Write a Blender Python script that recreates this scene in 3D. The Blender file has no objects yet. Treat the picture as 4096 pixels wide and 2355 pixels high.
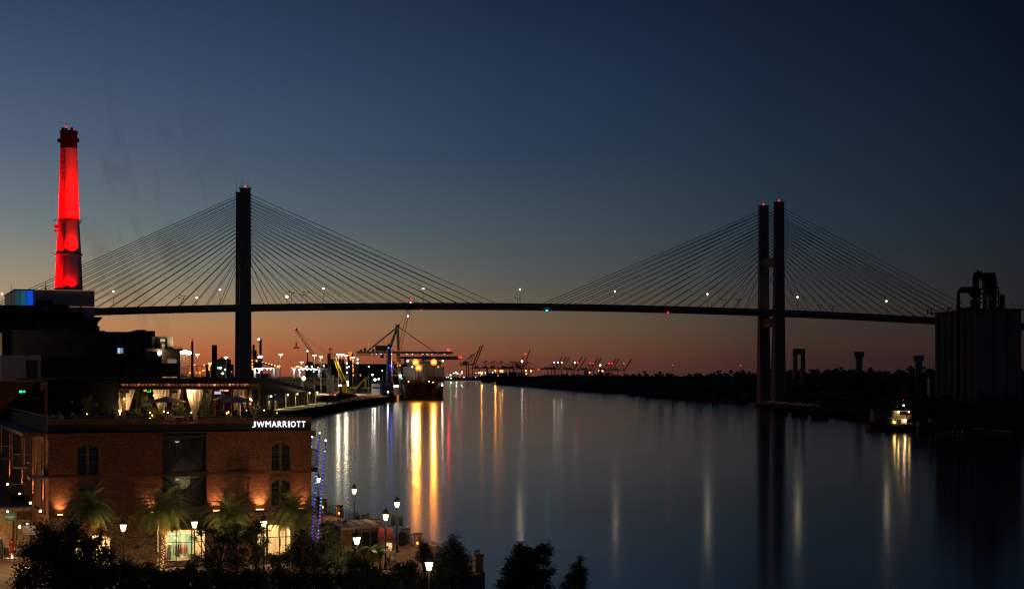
import bpy, math, random
from mathutils import Vector, Matrix
random.seed(7)
R = math.radians
SC = bpy.context.scene
COL = SC.collection
# ---------------------------------------------------------------- camera
F = 7000.0      # focal length in photograph pixels
EYE = 20.0      # metres above the river
cd = bpy.data.cameras.new('camera'); cam = bpy.data.objects.new('camera', cd); COL.objects.link(cam)
cam.location = (0, 0, EYE); cam.rotation_euler = (R(90), 0, 0)
cd.sensor_width = 36; cd.lens = F/4096*36; cd.shift_y = 322.5/4096; cd.clip_start = 1; cd.clip_end = 60000
SC.camera = cam
# ---------------------------------------------------------------- render settings
SC.view_settings.view_transform = 'Standard'; SC.view_settings.look = 'None'
SC.view_settings.exposure = 0.0; SC.view_settings.gamma = 1.0; SC.view_settings.use_curve_mapping = False
SC.render.engine = 'CYCLES'
cy = SC.cycles
cy.use_denoising = True
try: cy.denoiser = 'OPENIMAGEDENOISE'
except Exception: pass
cy.max_bounces = 5; cy.diffuse_bounces = 2; cy.glossy_bounces = 3; cy.transmission_bounces = 3; cy.transparent_max_bounces = 6
cy.sample_clamp_indirect = 3.0; cy.caustics_reflective = False; cy.caustics_refractive = False
cy.use_light_tree = True
SC.render.film_transparent = False
cy.pixel_filter_type = 'BLACKMAN_HARRIS'; cy.filter_width = 1.3
# ---------------------------------------------------------------- world: dusk sky
def srgb(c):
    return tuple(((v/255)/12.92 if v/255 <= 0.04045 else (((v/255)+0.055)/1.055)**2.4) for v in c)
wd = bpy.data.worlds.new('World'); SC.world = wd; wd.use_nodes = True
nt = wd.node_tree; nt.nodes.clear()
N = nt.nodes.new; LK = nt.links.new
def mth(op, a, b=None, c=None, clamp=False):
    n = N('ShaderNodeMath'); n.operation = op; n.use_clamp = clamp
    for i, v in enumerate((a, b, c)):
        if v is None: continue
        if isinstance(v, (int, float)): n.inputs[i].default_value = v
        else: LK(v, n.inputs[i])
    return n.outputs[0]
tc = N('ShaderNodeTexCoord'); sx = N('ShaderNodeSeparateXYZ'); LK(tc.outputs['Generated'], sx.inputs[0])
el = mth('MULTIPLY', mth('ARCSINE', sx.outputs[2]), 180/math.pi)          # elevation, degrees
az = mth('MULTIPLY', mth('ARCTAN2', sx.outputs[0], sx.outputs[1]), 180/math.pi)   # 0 ahead, negative left
SUNAZ = -34.0                                                              # the sun has set here
dz = mth('ABSOLUTE', mth('SUBTRACT', az, SUNAZ))
dz = mth('MINIMUM', dz, mth('SUBTRACT', 360, dz))                          # degrees away from the sunset
# colours seen at these elevations (degrees) for five azimuths from the sunset outwards; the last rows lie out of view
ELS = [0.0, 0.45, 0.85, 1.65, 2.45, 3.3, 4.9, 7.3, 9.7, 12.1, 30, 90]
SKY = {
 17.7: [(160,84,54),(178,100,64),(190,118,76),(186,134,92),(168,144,114),(147,138,119),(113,123,124),(84,98,120),(66,82,110),(49,64,92),(26,38,62),(17,26,44)],
 25.7: [(148,76,52),(164,88,56),(172,100,64),(166,122,84),(140,124,100),(116,118,108),(84,100,108),(67,83,104),(52,69,97),(41,56,82),(22,33,54),(17,26,44)],
 34.0: [(96,54,50),(112,64,50),(118,76,54),(112,90,70),(98,90,78),(84,87,86),(66,80,90),(46,63,84),(36,53,76),(26,41,64),(16,26,44),(17,26,44)],
 42.3: [(54,35,38),(60,40,38),(66,46,40),(64,54,46),(58,56,53),(50,57,62),(40,54,64),(30,46,62),(22,37,55),(15,29,46),(12,21,36),(17,26,44)],
 50.3: [(34,26,30),(40,29,31),(43,33,32),(40,36,36),(36,36,39),(32,36,42),(25,33,43),(16,27,40),(12,20,35),(8,15,30),(9,15,28),(17,26,44)],
 90.0: [(19,16,20),(22,18,21),(24,20,21),(23,21,22),(21,21,23),(19,21,25),(15,20,26),(11,17,26),(9,14,24),(8,13,23),(10,16,29),(17,26,44)],
 150.0: [(26,24,33),(29,26,35),(31,28,38),(33,30,42),(35,31,45),(36,33,47),(37,35,51),(37,36,54),(36,37,55),(34,36,55),(26,32,50),(17,26,44)],  # unseen sky behind the camera, brightened to add lavender fill on the terrace
}
def elramp(cols):
    u = mth('DIVIDE', el, 90.0, clamp=True)
    u = mth('POWER', u, 0.5)
    r = N('ShaderNodeValToRGB'); r.color_ramp.interpolation = 'LINEAR'
    e = r.color_ramp.elements
    while len(e) < len(ELS): e.new(0.5)
    for i, (d, c) in enumerate(zip(ELS, cols)):
        e[i].position = math.sqrt(d/90.0); e[i].color = (*srgb(c), 1)
    LK(u, r.inputs[0]); return r.outputs[0]
keys = sorted(SKY)
cur = elramp(SKY[keys[0]])
for k0, k1 in zip(keys, keys[1:]):
    t = mth('DIVIDE', mth('SUBTRACT', dz, k0), k1-k0, clamp=True)
    m = N('ShaderNodeMix'); m.data_type = 'RGBA'; LK(t, m.inputs[0]); LK(cur, m.inputs[6]); LK(elramp(SKY[k1]), m.inputs[7])
    cur = m.outputs[2]
# thin drifting smoke, slightly darker wisps
mp = N('ShaderNodeMapping'); mp.inputs['Scale'].default_value = (62, 30, 19)
m0 = N('ShaderNodeMapping'); m0.inputs['Rotation'].default_value = (0, R(22), 0); LK(tc.outputs['Generated'], m0.inputs[0]); LK(m0.outputs[0], mp.inputs[0])
nz = N('ShaderNodeTexNoise'); nz.inputs['Scale'].default_value = 1.0; nz.inputs['Detail'].default_value = 5; nz.inputs['Distortion'].default_value = 0.8
LK(mp.outputs[0], nz.inputs[0])
w1 = mth('MULTIPLY', mth('SUBTRACT', nz.outputs[0], 0.5, clamp=True), 1.0)
band = mth('MULTIPLY', mth('MULTIPLY', mth('DIVIDE', mth('SUBTRACT', 25.6, dz), 2.6, clamp=True), mth('DIVIDE', mth('SUBTRACT', dz, 19.3), 1.5, clamp=True)), mth('DIVIDE', mth('SUBTRACT', 11, el), 4, clamp=True))
dark = mth('SUBTRACT', 1.0, mth('MULTIPLY', w1, band))
mm = N('ShaderNodeMix'); mm.data_type = 'RGBA'; mm.blend_type = 'MULTIPLY'; mm.inputs[0].default_value = 1
LK(cur, mm.inputs[6]); cb = N('ShaderNodeCombineColor'); LK(dark, cb.inputs[0]); LK(dark, cb.inputs[1]); LK(dark, cb.inputs[2]); LK(cb.outputs[0], mm.inputs[7])
bg = N('ShaderNodeBackground'); bg.inputs[1].default_value = 1.0; LK(mm.outputs[2], bg.inputs[0])
# the physical sky far below its daylight strength: the last scattered light over the horizon
st = N('ShaderNodeTexSky'); st.sky_type = 'NISHITA'; st.sun_disc = False; st.sun_elevation = R(-4); st.sun_rotation = R(SUNAZ); st.altitude = 20
bg2 = N('ShaderNodeBackground'); bg2.inputs[1].default_value = 0.008; LK(st.outputs[0], bg2.inputs[0])
ad = N('ShaderNodeAddShader'); LK(bg.outputs[0], ad.inputs[0]); LK(bg2.outputs[0], ad.inputs[1])
wo = N('ShaderNodeOutputWorld'); LK(ad.outputs[0], wo.inputs[0])
# ---------------------------------------------------------------- helpers
def WX(px, d): return (px-2048)/F*d
def WZ(py, d): return EYE-(py-1500)/F*d
def W(px, py, d): return Vector((WX(px, d), d, WZ(py, d)))
def DG(py, z=4.0): return (EYE-z)*F/(py-1500)       # distance of a ground point of height z seen at row py
MATS = {}
def mat(name, col, rough=0.7, metal=0.0, var=0.0, scale=3.0, bump=0.0, spec=0.3, island=0.0, col2=None, stretch=None):
    if name in MATS: return MATS[name]
    m = bpy.data.materials.new(name); m.use_nodes = True; t = m.node_tree; b = t.nodes['Principled BSDF']
    b.inputs['Roughness'].default_value = rough; b.inputs['Metallic'].default_value = metal
    b.inputs['Specular IOR Level'].default_value = spec
    b.inputs['Base Color'].default_value = (*col, 1)
    c2 = col2 or tuple(min(1, v*(1+var)+.002) for v in col); c1 = col if col2 else tuple(v*(1-var) for v in col)
    if var or bump or island or col2:
        tcn = t.nodes.new('ShaderNodeTexCoord'); nn = t.nodes.new('ShaderNodeTexNoise'); nn.inputs['Scale'].default_value = scale; nn.inputs['Detail'].default_value = 6
        src = tcn.outputs['Object']
        if stretch:
            mpn = t.nodes.new('ShaderNodeMapping'); mpn.inputs['Scale'].default_value = stretch; t.links.new(src, mpn.inputs[0]); src = mpn.outputs[0]
        t.links.new(src, nn.inputs[0])
        rp = t.nodes.new('ShaderNodeValToRGB'); rp.color_ramp.elements[0].position = .32; rp.color_ramp.elements[1].position = .68
        rp.color_ramp.elements[0].color = (*c1, 1); rp.color_ramp.elements[1].color = (*c2, 1)
        t.links.new(nn.outputs[0], rp.inputs[0]); out = rp.outputs[0]
        if island:
            g = t.nodes.new('ShaderNodeNewGeometry'); r2 = t.nodes.new('ShaderNodeMapRange')
            r2.inputs[3].default_value = 1-island; r2.inputs[4].default_value = 1+island
            t.links.new(g.outputs['Random Per Island'], r2.inputs[0])
            oi = t.nodes.new('ShaderNodeObjectInfo'); ma = t.nodes.new('ShaderNodeMath'); ma.operation = 'MULTIPLY_ADD'; ma.inputs[1].default_value = island; ma.inputs[2].default_value = -island*.5
            t.links.new(oi.outputs['Random'], ma.inputs[0]); aa = t.nodes.new('ShaderNodeMath'); t.links.new(r2.outputs[0], aa.inputs[0]); t.links.new(ma.outputs[0], aa.inputs[1])
            mx = t.nodes.new('ShaderNodeVectorMath'); mx.operation = 'SCALE'; t.links.new(out, mx.inputs[0]); t.links.new(aa.outputs[0], mx.inputs['Scale']); out = mx.outputs[0]
        t.links.new(out, b.inputs['Base Color'])
        if bump:
            bn = t.nodes.new('ShaderNodeBump'); bn.inputs['Strength'].default_value = bump; bn.inputs['Distance'].default_value = .05
            t.links.new(nn.outputs[0], bn.inputs['Height']); t.links.new(bn.outputs[0], b.inputs['Normal'])
    MATS[name] = m; return m
def emi(name, col, s, sample=False):
    if name in MATS: return MATS[name]
    m = bpy.data.materials.new(name); m.use_nodes = True; b = m.node_tree.nodes['Principled BSDF']
    b.inputs['Base Color'].default_value = (*[min(1, c) for c in col], 1)
    b.inputs['Emission Color'].default_value = (*col, 1); b.inputs['Emission Strength'].default_value = s
    if not sample: m.cycles.emission_sampling = 'NONE'      # the lamp object beside it does the lighting
    MATS[name] = m; return m
class MB:
    """collects simple solids as ONE mesh"""
    def __init__(s): s.v = []; s.f = []; s.sm = False
    def add(s, vs, fs):
        o = len(s.v); s.v += [Vector(v) for v in vs]; s.f += [tuple(i+o for i in f) for f in fs]; return s
    def box(s, c, d, rz=0.0, M=None):
        x, y, z = d[0]/2, d[1]/2, d[2]/2
        vs = [Vector((a, b, e)) for a in (-x, x) for b in (-y, y) for e in (-z, z)]
        if M is not None: vs = [M @ v for v in vs]
        elif rz: m = Matrix.Rotation(rz, 3, 'Z'); vs = [m @ v for v in vs]
        c = Vector(c); vs = [v+c for v in vs]
        return s.add(vs, [(0,1,3,2),(4,6,7,5),(0,4,5,1),(2,3,7,6),(0,2,6,4),(1,5,7,3)])
    def bb(s, x0, y0, z0, x1, y1, z1):
        return s.box(((x0+x1)/2, (y0+y1)/2, (z0+z1)/2), (abs(x1-x0), abs(y1-y0), abs(z1-z0)))
    def bar(s, p, q, w, h=None):
        p = Vector(p); q = Vector(q); h = h or w; a = (q-p); L = a.length
        if L < 1e-6: return s
        a.normalize(); up = Vector((0,0,1)) if abs(a.z) < .98 else Vector((0,1,0))
        b = a.cross(up).normalized(); c = b.cross(a)
        vs = []
        for o in (p, q):
            for i, j in ((-1,-1),(1,-1),(1,1),(-1,1)): vs.append(o+b*(i*w/2)+c*(j*h/2))
        return s.add(vs, [(3,2,1,0),(4,5,6,7),(0,1,5,4),(1,2,6,5),(2,3,7,6),(3,0,4,7)])
    def tube(s, p, q, r, r2=None, n=8):
        p = Vector(p); q = Vector(q); r2 = r if r2 is None else r2; a = (q-p).normalized()
        up = Vector((0,0,1)) if abs(a.z) < .98 else Vector((0,1,0)); b = a.cross(up).normalized(); c = b.cross(a)
        vs = [o+(b*math.cos(2*math.pi*k/n)+c*math.sin(2*math.pi*k/n))*rr for o, rr in ((p, r), (q, r2)) for k in range(n)]
        fs = [(k, (k+1) % n, n+(k+1) % n, n+k) for k in range(n)]
        return s.add(vs, fs+[tuple(range(n))[::-1], tuple(range(n, 2*n))])
    def path(s, pts, r, n=6):
        for i in range(len(pts)-1): s.tube(pts[i], pts[i+1], r if isinstance(r, (int, float)) else r[i], r if isinstance(r, (int, float)) else r[i+1], n)
        return s
    def lathe(s, prof, c=(0,0,0), n=12, caps=True):
        c = Vector(c); vs = [c+Vector((r*math.cos(2*math.pi*k/n), r*math.sin(2*math.pi*k/n), z)) for r, z in prof for k in range(n)]
        fs = [(i*n+k, i*n+(k+1) % n, (i+1)*n+(k+1) % n, (i+1)*n+k) for i in range(len(prof)-1) for k in range(n)]
        if caps: fs += [tuple(range(n))[::-1], tuple(range((len(prof)-1)*n, len(prof)*n))]
        return s.add(vs, fs)
    def prism(s, poly, z0, z1):
        n = len(poly); vs = [(x, y, z0) for x, y in poly]+[(x, y, z1) for x, y in poly]
        return s.add(vs, [(k, (k+1) % n, n+(k+1) % n, n+k) for k in range(n)]+[tuple(range(n))[::-1], tuple(range(n, 2*n))])
    def loft(s, a, b):
        n = len(a); return s.add(list(a)+list(b), [(k, (k+1) % n, n+(k+1) % n, n+k) for k in range(n)]+[tuple(range(n))[::-1], tuple(range(n, 2*n))])
    def ball(s, c, r, n=8, m=5, sz=1.0):
        c = Vector(c); pr = [(r*math.sin(math.pi*i/m), -r*sz*math.cos(math.pi*i/m)) for i in range(m+1)]
        pr[0] = (r*.02, -r*sz); pr[-1] = (r*.02, r*sz); return s.lathe(pr, c, n)
    def octa(s, c, r):
        c = Vector(c); vs = [c+Vector(v)*r for v in ((1,0,0),(-1,0,0),(0,1,0),(0,-1,0),(0,0,1),(0,0,-1))]
        return s.add(vs, [(0,2,4),(2,1,4),(1,3,4),(3,0,4),(2,0,5),(1,2,5),(3,1,5),(0,3,5)])
    def build(s, name, m, parent=None, smooth=False):
        off = Vector((0,0,0)); p = parent
        while p is not None: off += p.location; p = p.parent
        me = bpy.data.meshes.new(name); me.from_pydata([tuple(v-off) for v in s.v], [], s.f); me.update()
        if m is not None: me.materials.append(m)
        if smooth or s.sm: me.shade_smooth()
        o = bpy.data.objects.new(name, me); COL.objects.link(o)
        if parent is not None: o.parent = parent
        return o
def thing(name, label, cat, loc=(0,0,0), group=None):
    o = bpy.data.objects.new(name, None); COL.objects.link(o); o.location = loc; o.empty_display_size = .5
    o['label'] = label; o['category'] = cat
    if group: o['group'] = group
    return o
def tag(o, label, cat, group=None, kind=None):
    if kind: o['kind'] = kind
    else: o['category'] = cat
    if label: o['label'] = label
    if group: o['group'] = group
    return o
def struct(o): o['kind'] = 'structure'; return o
def kids(o): return [c for c in COL.objects if c.parent is o]
KC = {}
def copy_tree(o, loc=None, rz=None, label=None, scale=None, group=None, first=True):
    c = o.copy(); COL.objects.link(c)
    if o.name not in KC: KC[o.name] = list(o.children)
    for ch in KC[o.name]:
        d = copy_tree(ch, first=False); d.parent = c
    if loc is not None: c.location = loc
    if rz is not None: c.rotation_euler = (0, 0, rz)
    if label: c['label'] = label
    if group: c['group'] = group
    if scale is not None: c.scale = (scale,)*3 if isinstance(scale, (int, float)) else scale
    return c
def flood(parent, pos, col, power, rad=.4, ang=165):
    return spot('lamp_light', pos, Vector(pos)+Vector((0,-1,-.15)), col, power, ang, .3, parent, rad)
def spot(name, loc, aim, col, power, ang=60, blend=.6, parent=None, rad=.05):
    l = bpy.data.lights.new(name, 'SPOT'); l.color = col; l.energy = power; l.spot_size = R(ang); l.spot_blend = blend; l.shadow_soft_size = rad
    o = bpy.data.objects.new(name, l); COL.objects.link(o)
    off = Vector((0,0,0)); p = parent
    while p is not None: off += p.location; p = p.parent
    o.location = Vector(loc)-off; o.rotation_euler = (Vector(aim)-Vector(loc)).to_track_quat('-Z', 'Y').to_euler()
    if parent is not None: o.parent = parent
    return o
_a='first second third fourth fifth sixth seventh eighth ninth tenth eleventh twelfth thirteenth fourteenth fifteenth sixteenth seventeenth eighteenth nineteenth'.split()
ORD=_a+['twentieth']+['twenty-'+q for q in _a[:9]]+['thirtieth']
def glint(parent, pos, col, power, rad=.4):
    l = bpy.data.lights.new('lamp_light', 'POINT'); l.color = col; l.energy = power; l.shadow_soft_size = rad
    o = bpy.data.objects.new('lamp_light', l); COL.objects.link(o); off = Vector((0,0,0)); p = parent
    while p is not None: off += p.location; p = p.parent
    o.location = Vector(pos)-off; o.parent = parent; return o
# materials
M_conc = mat('concrete', (.21,.18,.155), .85, var=.18, scale=.4, bump=.1)
M_concd = mat('weathered_concrete', (.16,.15,.14), .9, var=.3, scale=.15, bump=.1)
M_cable = mat('cable_sheath', (.12,.12,.12), .6)
M_black = mat('black_paint', (.012,.012,.013), .45)
M_iron = mat('dark_iron', (.03,.03,.032), .5, metal=.4)
M_steel = mat('galvanised_steel', (.32,.32,.31), .45, metal=.5, var=.15, scale=2)
M_dark = mat('charcoal_cladding', (.035,.034,.036), .6, var=.25, scale=.6)
M_clad = mat('ribbed_metal_cladding', (.7,.6,.55), .5, metal=.2, var=.15, scale=.8)
M_roof = mat('dark_roof', (.02,.02,.02), .8, var=.3, scale=.5)
M_white = mat('white_paint', (.75,.74,.72), .5, var=.05, scale=2)
M_glass = mat('dark_window_glass', (.015,.018,.022), .06, spec=.9)
M_brick = mat('red_brick', (.18,.068,.037), .85, var=.35, scale=9, island=.42)
M_brick2 = mat('tumbled_brick', (.40,.25,.145), .88, var=.4, scale=7, island=.5)
M_mortar = mat('mortar', (.17,.12,.09), .95, var=.25, scale=5, bump=.3)
M_ground = mat('yard_concrete', (.24,.22,.19), .85, var=.2, scale=.06)
M_paver = mat('brick_paving', (.22,.12,.08), .8, var=.25, scale=2, bump=.3, island=.2)
M_slab = mat('paving_slab', (.38,.28,.19), .8, var=.25, scale=1.2, bump=.2, island=.12)
M_earth = mat('dark_earth', (.035,.033,.022), 1.0, var=.4, scale=.05, spec=0.0)
M_bark = mat('bark', (.06,.045,.035), .9, var=.35, scale=8, bump=.5)
M_leaf = mat('leaf', (.06,.08,.03), .6, var=.4, scale=2, island=.35)
M_leafd = mat('dark_leaf', (.045,.06,.026), .6, var=.4, scale=2, island=.35)
M_palm = mat('palm_frond', (.12,.145,.045), .5, var=.3, scale=3, island=.25)
M_palmdry = mat('dry_palm_frond', (.42,.26,.06), .6, var=.3, scale=3, island=.25)
M_blue = mat('blue_paint', (.03,.06,.28), .45, var=.15)
M_yel = mat('yellow_paint', (.45,.30,.02), .5, var=.2)
M_red = mat('red_paint', (.38,.03,.03), .4, var=.1)
M_shed = mat('cream_sheet_metal', (.34,.31,.22), .6, var=.15, scale=.5)
E_mast = emi('mast_flood', (1,.80,.50), 10)
E_white = emi('white_lamp', (1,.93,.8), 6)
E_cool = emi('cool_lamp', (.7,.88,1), 4)
E_warm = emi('warm_lamp', (1,.62,.25), 4)
E_orange = emi('sodium_lamp', (1,.25,.02), 3)
E_red = emi('red_beacon', (1,.01,.02), 5)
E_green = emi('green_lamp', (.06,1,.4), 3.5)
E_blue = emi('blue_lamp', (.03,.12,1), 5)
E_street = emi('street_lantern_light', (1,.74,.40), 2.2)
E_strw = emi('white_lantern_light', (.95,1,.80), 2.4)
# ================================================================ SETTING
# river
def river():
    m = bpy.data.materials.new('river_water'); m.use_nodes = True; t = m.node_tree; b = t.nodes['Principled BSDF']
    b.inputs['Base Color'].default_value = (.012,.016,.02,1); b.inputs['IOR'].default_value = 1.333; b.inputs['Roughness'].default_value = .17
    b.inputs['Specular IOR Level'].default_value = .75
    tcn = t.nodes.new('ShaderNodeTexCoord'); mpn = t.nodes.new('ShaderNodeMapping'); mpn.inputs['Scale'].default_value = (.9,.9,1); t.links.new(tcn.outputs['Object'], mpn.inputs[0])
    n1 = t.nodes.new('ShaderNodeTexNoise'); n1.inputs['Scale'].default_value = 2.2; n1.inputs['Detail'].default_value = 2; t.links.new(mpn.outputs[0], n1.inputs[0])
    n2 = t.nodes.new('ShaderNodeTexNoise'); n2.inputs['Scale'].default_value = 1; n2.inputs['Detail'].default_value = 6; mq = t.nodes.new('ShaderNodeMapping'); mq.inputs['Scale'].default_value = (.02,.05,1); t.links.new(tcn.outputs['Object'], mq.inputs[0]); t.links.new(mq.outputs[0], n2.inputs[0])
    mr = t.nodes.new('ShaderNodeMapRange'); mr.inputs[1].default_value = .35; mr.inputs[2].default_value = .65; mr.inputs[3].default_value = .112; mr.inputs[4].default_value = .126
    t.links.new(n2.outputs[0], mr.inputs[0]); t.links.new(mr.outputs[0], b.inputs['Roughness'])
    bn = t.nodes.new('ShaderNodeBump'); bn.inputs['Strength'].default_value = .05; bn.inputs['Distance'].default_value = .01
    t.links.new(n1.outputs[0], bn.inputs['Height']); t.links.new(bn.outputs[0], b.inputs['Normal'])
    o = MB().add([(-9000,-200,0),(9000,-200,0),(9000,14000,0),(-9000,14000,0)], [(0,1,2,3)]).build('river_water', m); struct(o)
river()
# left bank: promenade, terminal yard and land behind as one raised block
left_poly = [(40,-150),(40,122),(-7,122),(-6,131),(-2.2,142.3),(-22,207),(-97,447),(-97,1080),(-90,1360),(-92,1900),(-250,3600),(-255,6660),(-80,6450),(30,6500),(2500,9500),(2500,13500),(-8000,13500),(-8000,-150)]
struct(MB().prism(left_poly, -1.5, 4.0).build('left_bank_ground', M_ground))
# right bank
right_poly = [(-38,3560),(29,2979),(59,2545),(88,2121),(121,1892),(124,1555),(158,1215),(150,800),(148,700),(152,650),(168,650),(168,634),(240,630),(420,520),(6000,400),(6000,7200),(300,6200),(20,4600)]
struct(MB().prism(right_poly, -1.5, 1.6).build('right_bank_ground', M_earth))
# far horizon land
struct(MB().prism([(-9000,12500),(9000,12500),(9000,14500),(-9000,14500)], -1.5, 6).build('far_land', M_earth))
# quay face (timber piled) in front of the yard
struct(MB().prism([(-97.4,447),(-96.6,447),(-96.6,1080),(-89.6,1360),(-90.4,1360),(-97.4,1080)], -1.2, 4.25).build('quay_wall', mat('quay_timber', (.012,.009,.006), 1.0, var=.4, scale=.3, spec=0.0)))
# promenade paving near the fence
def paving():
    s = struct(MB().add([(-2.5,142.3,4.004),(-22.3,207,4.004),(-34,207,4.004),(-30,150,4.004),(-12,131,4.004),(-6.3,131.4,4.004)], [(0,1,2,3,4,5)]).build('promenade_pavement', M_paver))
    mb = MB(); rnd = random.Random(3)
    e = Vector((-19.8,64.7,0)).normalized(); n = Vector((-e.y, e.x, 0))
    P0 = Vector((-2.5,142.3,4.006))
    for i in range(0, 60):
        for j in range(0, 22):
            c = P0+e*(i*.42+.3)+n*(j*.42+.4)
            mb.box(c+Vector((0,0,rnd.uniform(0,.006)+.008)), (.395,.395,.02), math.atan2(e.y, e.x))
    o = mb.build('paver', M_paver, s); o['kind'] = 'stuff'
    # alley slabs on the left, each its own piece
    a = struct(MB().add([(-55,90,4.004),(-30,90,4.004),(-38,152,4.004),(-60,165,4.004)], [(0,1,2,3)]).build('alley_pavement', M_slab))
    me = None
    for i in range(15):
        for j in range(11):
            x = -50.5+j*1.36; y = 128+i*1.82
            if me is None:
                p = MB().box((0,0,.02), (1.34,1.8,.04)).build('paving_slab', M_slab, a); me = p.data
            else:
                p = bpy.data.objects.new('paving_slab', me); COL.objects.link(p); p.parent = a
            p.location = (x, y, 4.004+rnd.uniform(0,.006))
            if me.users == 1: p.location = (x, y, 4.004)
paving()
# the yard apron: a lighter slab along the quay, seen under the lamps
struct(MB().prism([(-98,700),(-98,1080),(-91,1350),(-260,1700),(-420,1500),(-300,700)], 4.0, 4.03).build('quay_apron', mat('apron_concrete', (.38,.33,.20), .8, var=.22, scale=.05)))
# woods on the right bank: far-off mass, nobody could count the trees
def clump_mass(name, line, hmin, hmax, r0, r1, n, depth, seed, base=1.6):
    rnd = random.Random(seed); mb = MB(); L = []
    for a, b in zip(line, line[1:]): L.append((Vector((*a,0))-Vector((*b,0))).length)
    tot = sum(L)
    for k in range(n):
        t = rnd.random()*tot; i = 0
        while t > L[i] and i < len(L)-1: t -= L[i]; i += 1
        a = Vector((*line[i],0)); b = Vector((*line[i+1],0)); p = a.lerp(b, t/L[i])
        nn = Vector((-(b-a).y, (b-a).x, 0)).normalized(); w = rnd.random()**.8
        p += nn*(w*depth); h = hmin+(hmax-hmin)*(rnd.random()**1.4)*(.55+.45*w)
        r = rnd.uniform(r0, r1)
        z = base+h-r*.7
        for q in range(5):    # ragged leafy tufts round the crown
            c = p+Vector((rnd.gauss(0,r*.45), rnd.gauss(0,r*.45), z+rnd.gauss(0,r*.4)))
            rr = r*rnd.uniform(.35,.7); vs = []
            for v in ((1,0,0),(-1,0,0),(0,1,0),(0,-1,0),(0,0,.8),(0,0,-.9)):
                vs.append(c+Vector(v)*rr*rnd.uniform(.6,1.25))
            mb.add(vs, [(0,2,4),(2,1,4),(1,3,4),(3,0,4),(2,0,5),(1,2,5),(3,1,5),(0,3,5)])
        mb.add([p+Vector((-r*.7,0,base)), p+Vector((r*.7,0,base)), p+Vector((r*.6,0,z)), p+Vector((-r*.6,0,z))], [(0,1,2,3)])
    o = mb.build(name, M_leafd); o['kind'] = 'stuff'; o['label'] = 'dark woods along the far river bank'
    return o
clump_mass('woods', [(-30,3600),(32,3000),(62,2560),(92,2140),(126,1900),(130,1570),(165,1225)], 6, 21, 3, 7, 2600, 120, 11)
clump_mass('undergrowth', [(-36,3560),(31,2979),(61,2545),(90,2121),(122.5,1892),(125.5,1555),(159.5,1215)], 1.5, 5, 1.5, 3, 1500, 9, 33)
clump_mass('woods', [(310,1560),(760,1820)], 14, 25, 4, 8, 900, 200, 12)
clump_mass('woods', [(162,1205),(165,960),(190,860),(240,760),(330,640)], 3, 9, 2, 4, 900, 60, 13)
clump_mass('woods', [(150,655),(168,651),(169,634),(190,632),(330,600)], 5, 12.5, 1.5, 3, 700, 7, 19)
clump_mass('undergrowth', [(158,900),(156,780),(200,690),(240,640),(330,560)], 1.5, 6, 1.2, 3, 900, 40, 14)
clump_mass('woods', [(-330,2600),(-900,3400)], 8, 19, 4, 8, 500, 200, 15, 4)
clump_mass('woods', [(-240,5200),(-500,6900)], 8, 16, 5, 9, 300, 200, 16, 4)
# a band of individually distinct trees standing above the wood on the skyline
def skyline_tree(seed, pine):
    rnd = random.Random(seed); t = thing('tree', 'x', 'tree')
    MB().tube((0,0,0), (0,0,15), .45, .2, 6).build('trunk', M_bark, t)
    mb = MB()
    for k in range(46):
        if pine: h = rnd.uniform(12,22); r = 1.1+2.6*math.sin((h-11)/11*math.pi)*.8
        else: h = rnd.uniform(8,21); r = 1.4+3.6*math.sin((h-7)/14.5*math.pi)
        a = rnd.uniform(0,6.28); d = r*math.sqrt(rnd.random())
        c = Vector((math.cos(a)*d, math.sin(a)*d, h)); rr = rnd.uniform(.7,1.5)
        mb.add([c+Vector(v)*rr*rnd.uniform(.6,1.3) for v in ((1,0,0),(-1,0,0),(0,1,0),(0,-1,0),(0,0,.6),(0,0,-.6))], [(0,2,4),(2,1,4),(1,3,4),(3,0,4),(2,0,5),(1,2,5),(3,1,5),(0,3,5)])
    mb.build('crown', M_leafd, t)
    return t
G = 'trees rising over the wooded right bank'
protos = [skyline_tree(21, False), skyline_tree(22, True), skyline_tree(23, False)]
spots = [(2640,1330,1.0,0),(2690,1340,.86,1),(2790,1300,.95,2),(2870,1320,1.05,0),(2900,1290,.9,1),(2960,1310,.92,2),(3010,1300,.95,0),(3160,1300,.95,1),(3250,1280,1.08,2),(3270,1290,1.02,1),(3300,1270,1.0,0),(3340,1300,1.12,2),(3380,1260,1.04,0),(3412,1290,1.02,1),(3450,1280,1.0,2),(3500,1300,1.02,0),(3550,1280,1.0,2),(3600,1300,1.0,1),(3650,1290,.98,0),(3700,1240,1.15,2),(3715,1260,1.1,0),(4085,1100,1.0,1),(2560,1700,.9,0),(2580,1710,1.0,1)]
used = set()
spots.sort()
for qi, (px, d, s, k) in enumerate(spots):
    L = ('dark bushy tree' if k != 1 else 'narrow tufted pine')+' on the right bank skyline, %s standout tree from left' % ORD[qi]
    loc = (WX(px, d), d, 1.6)
    if k not in used: used.add(k); o = protos[k]; o.location = loc; o['label'] = L; o['group'] = G; o.scale = (s,)*3
    else: copy_tree(protos[k], loc, random.uniform(0,6), L, s, G)
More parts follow.
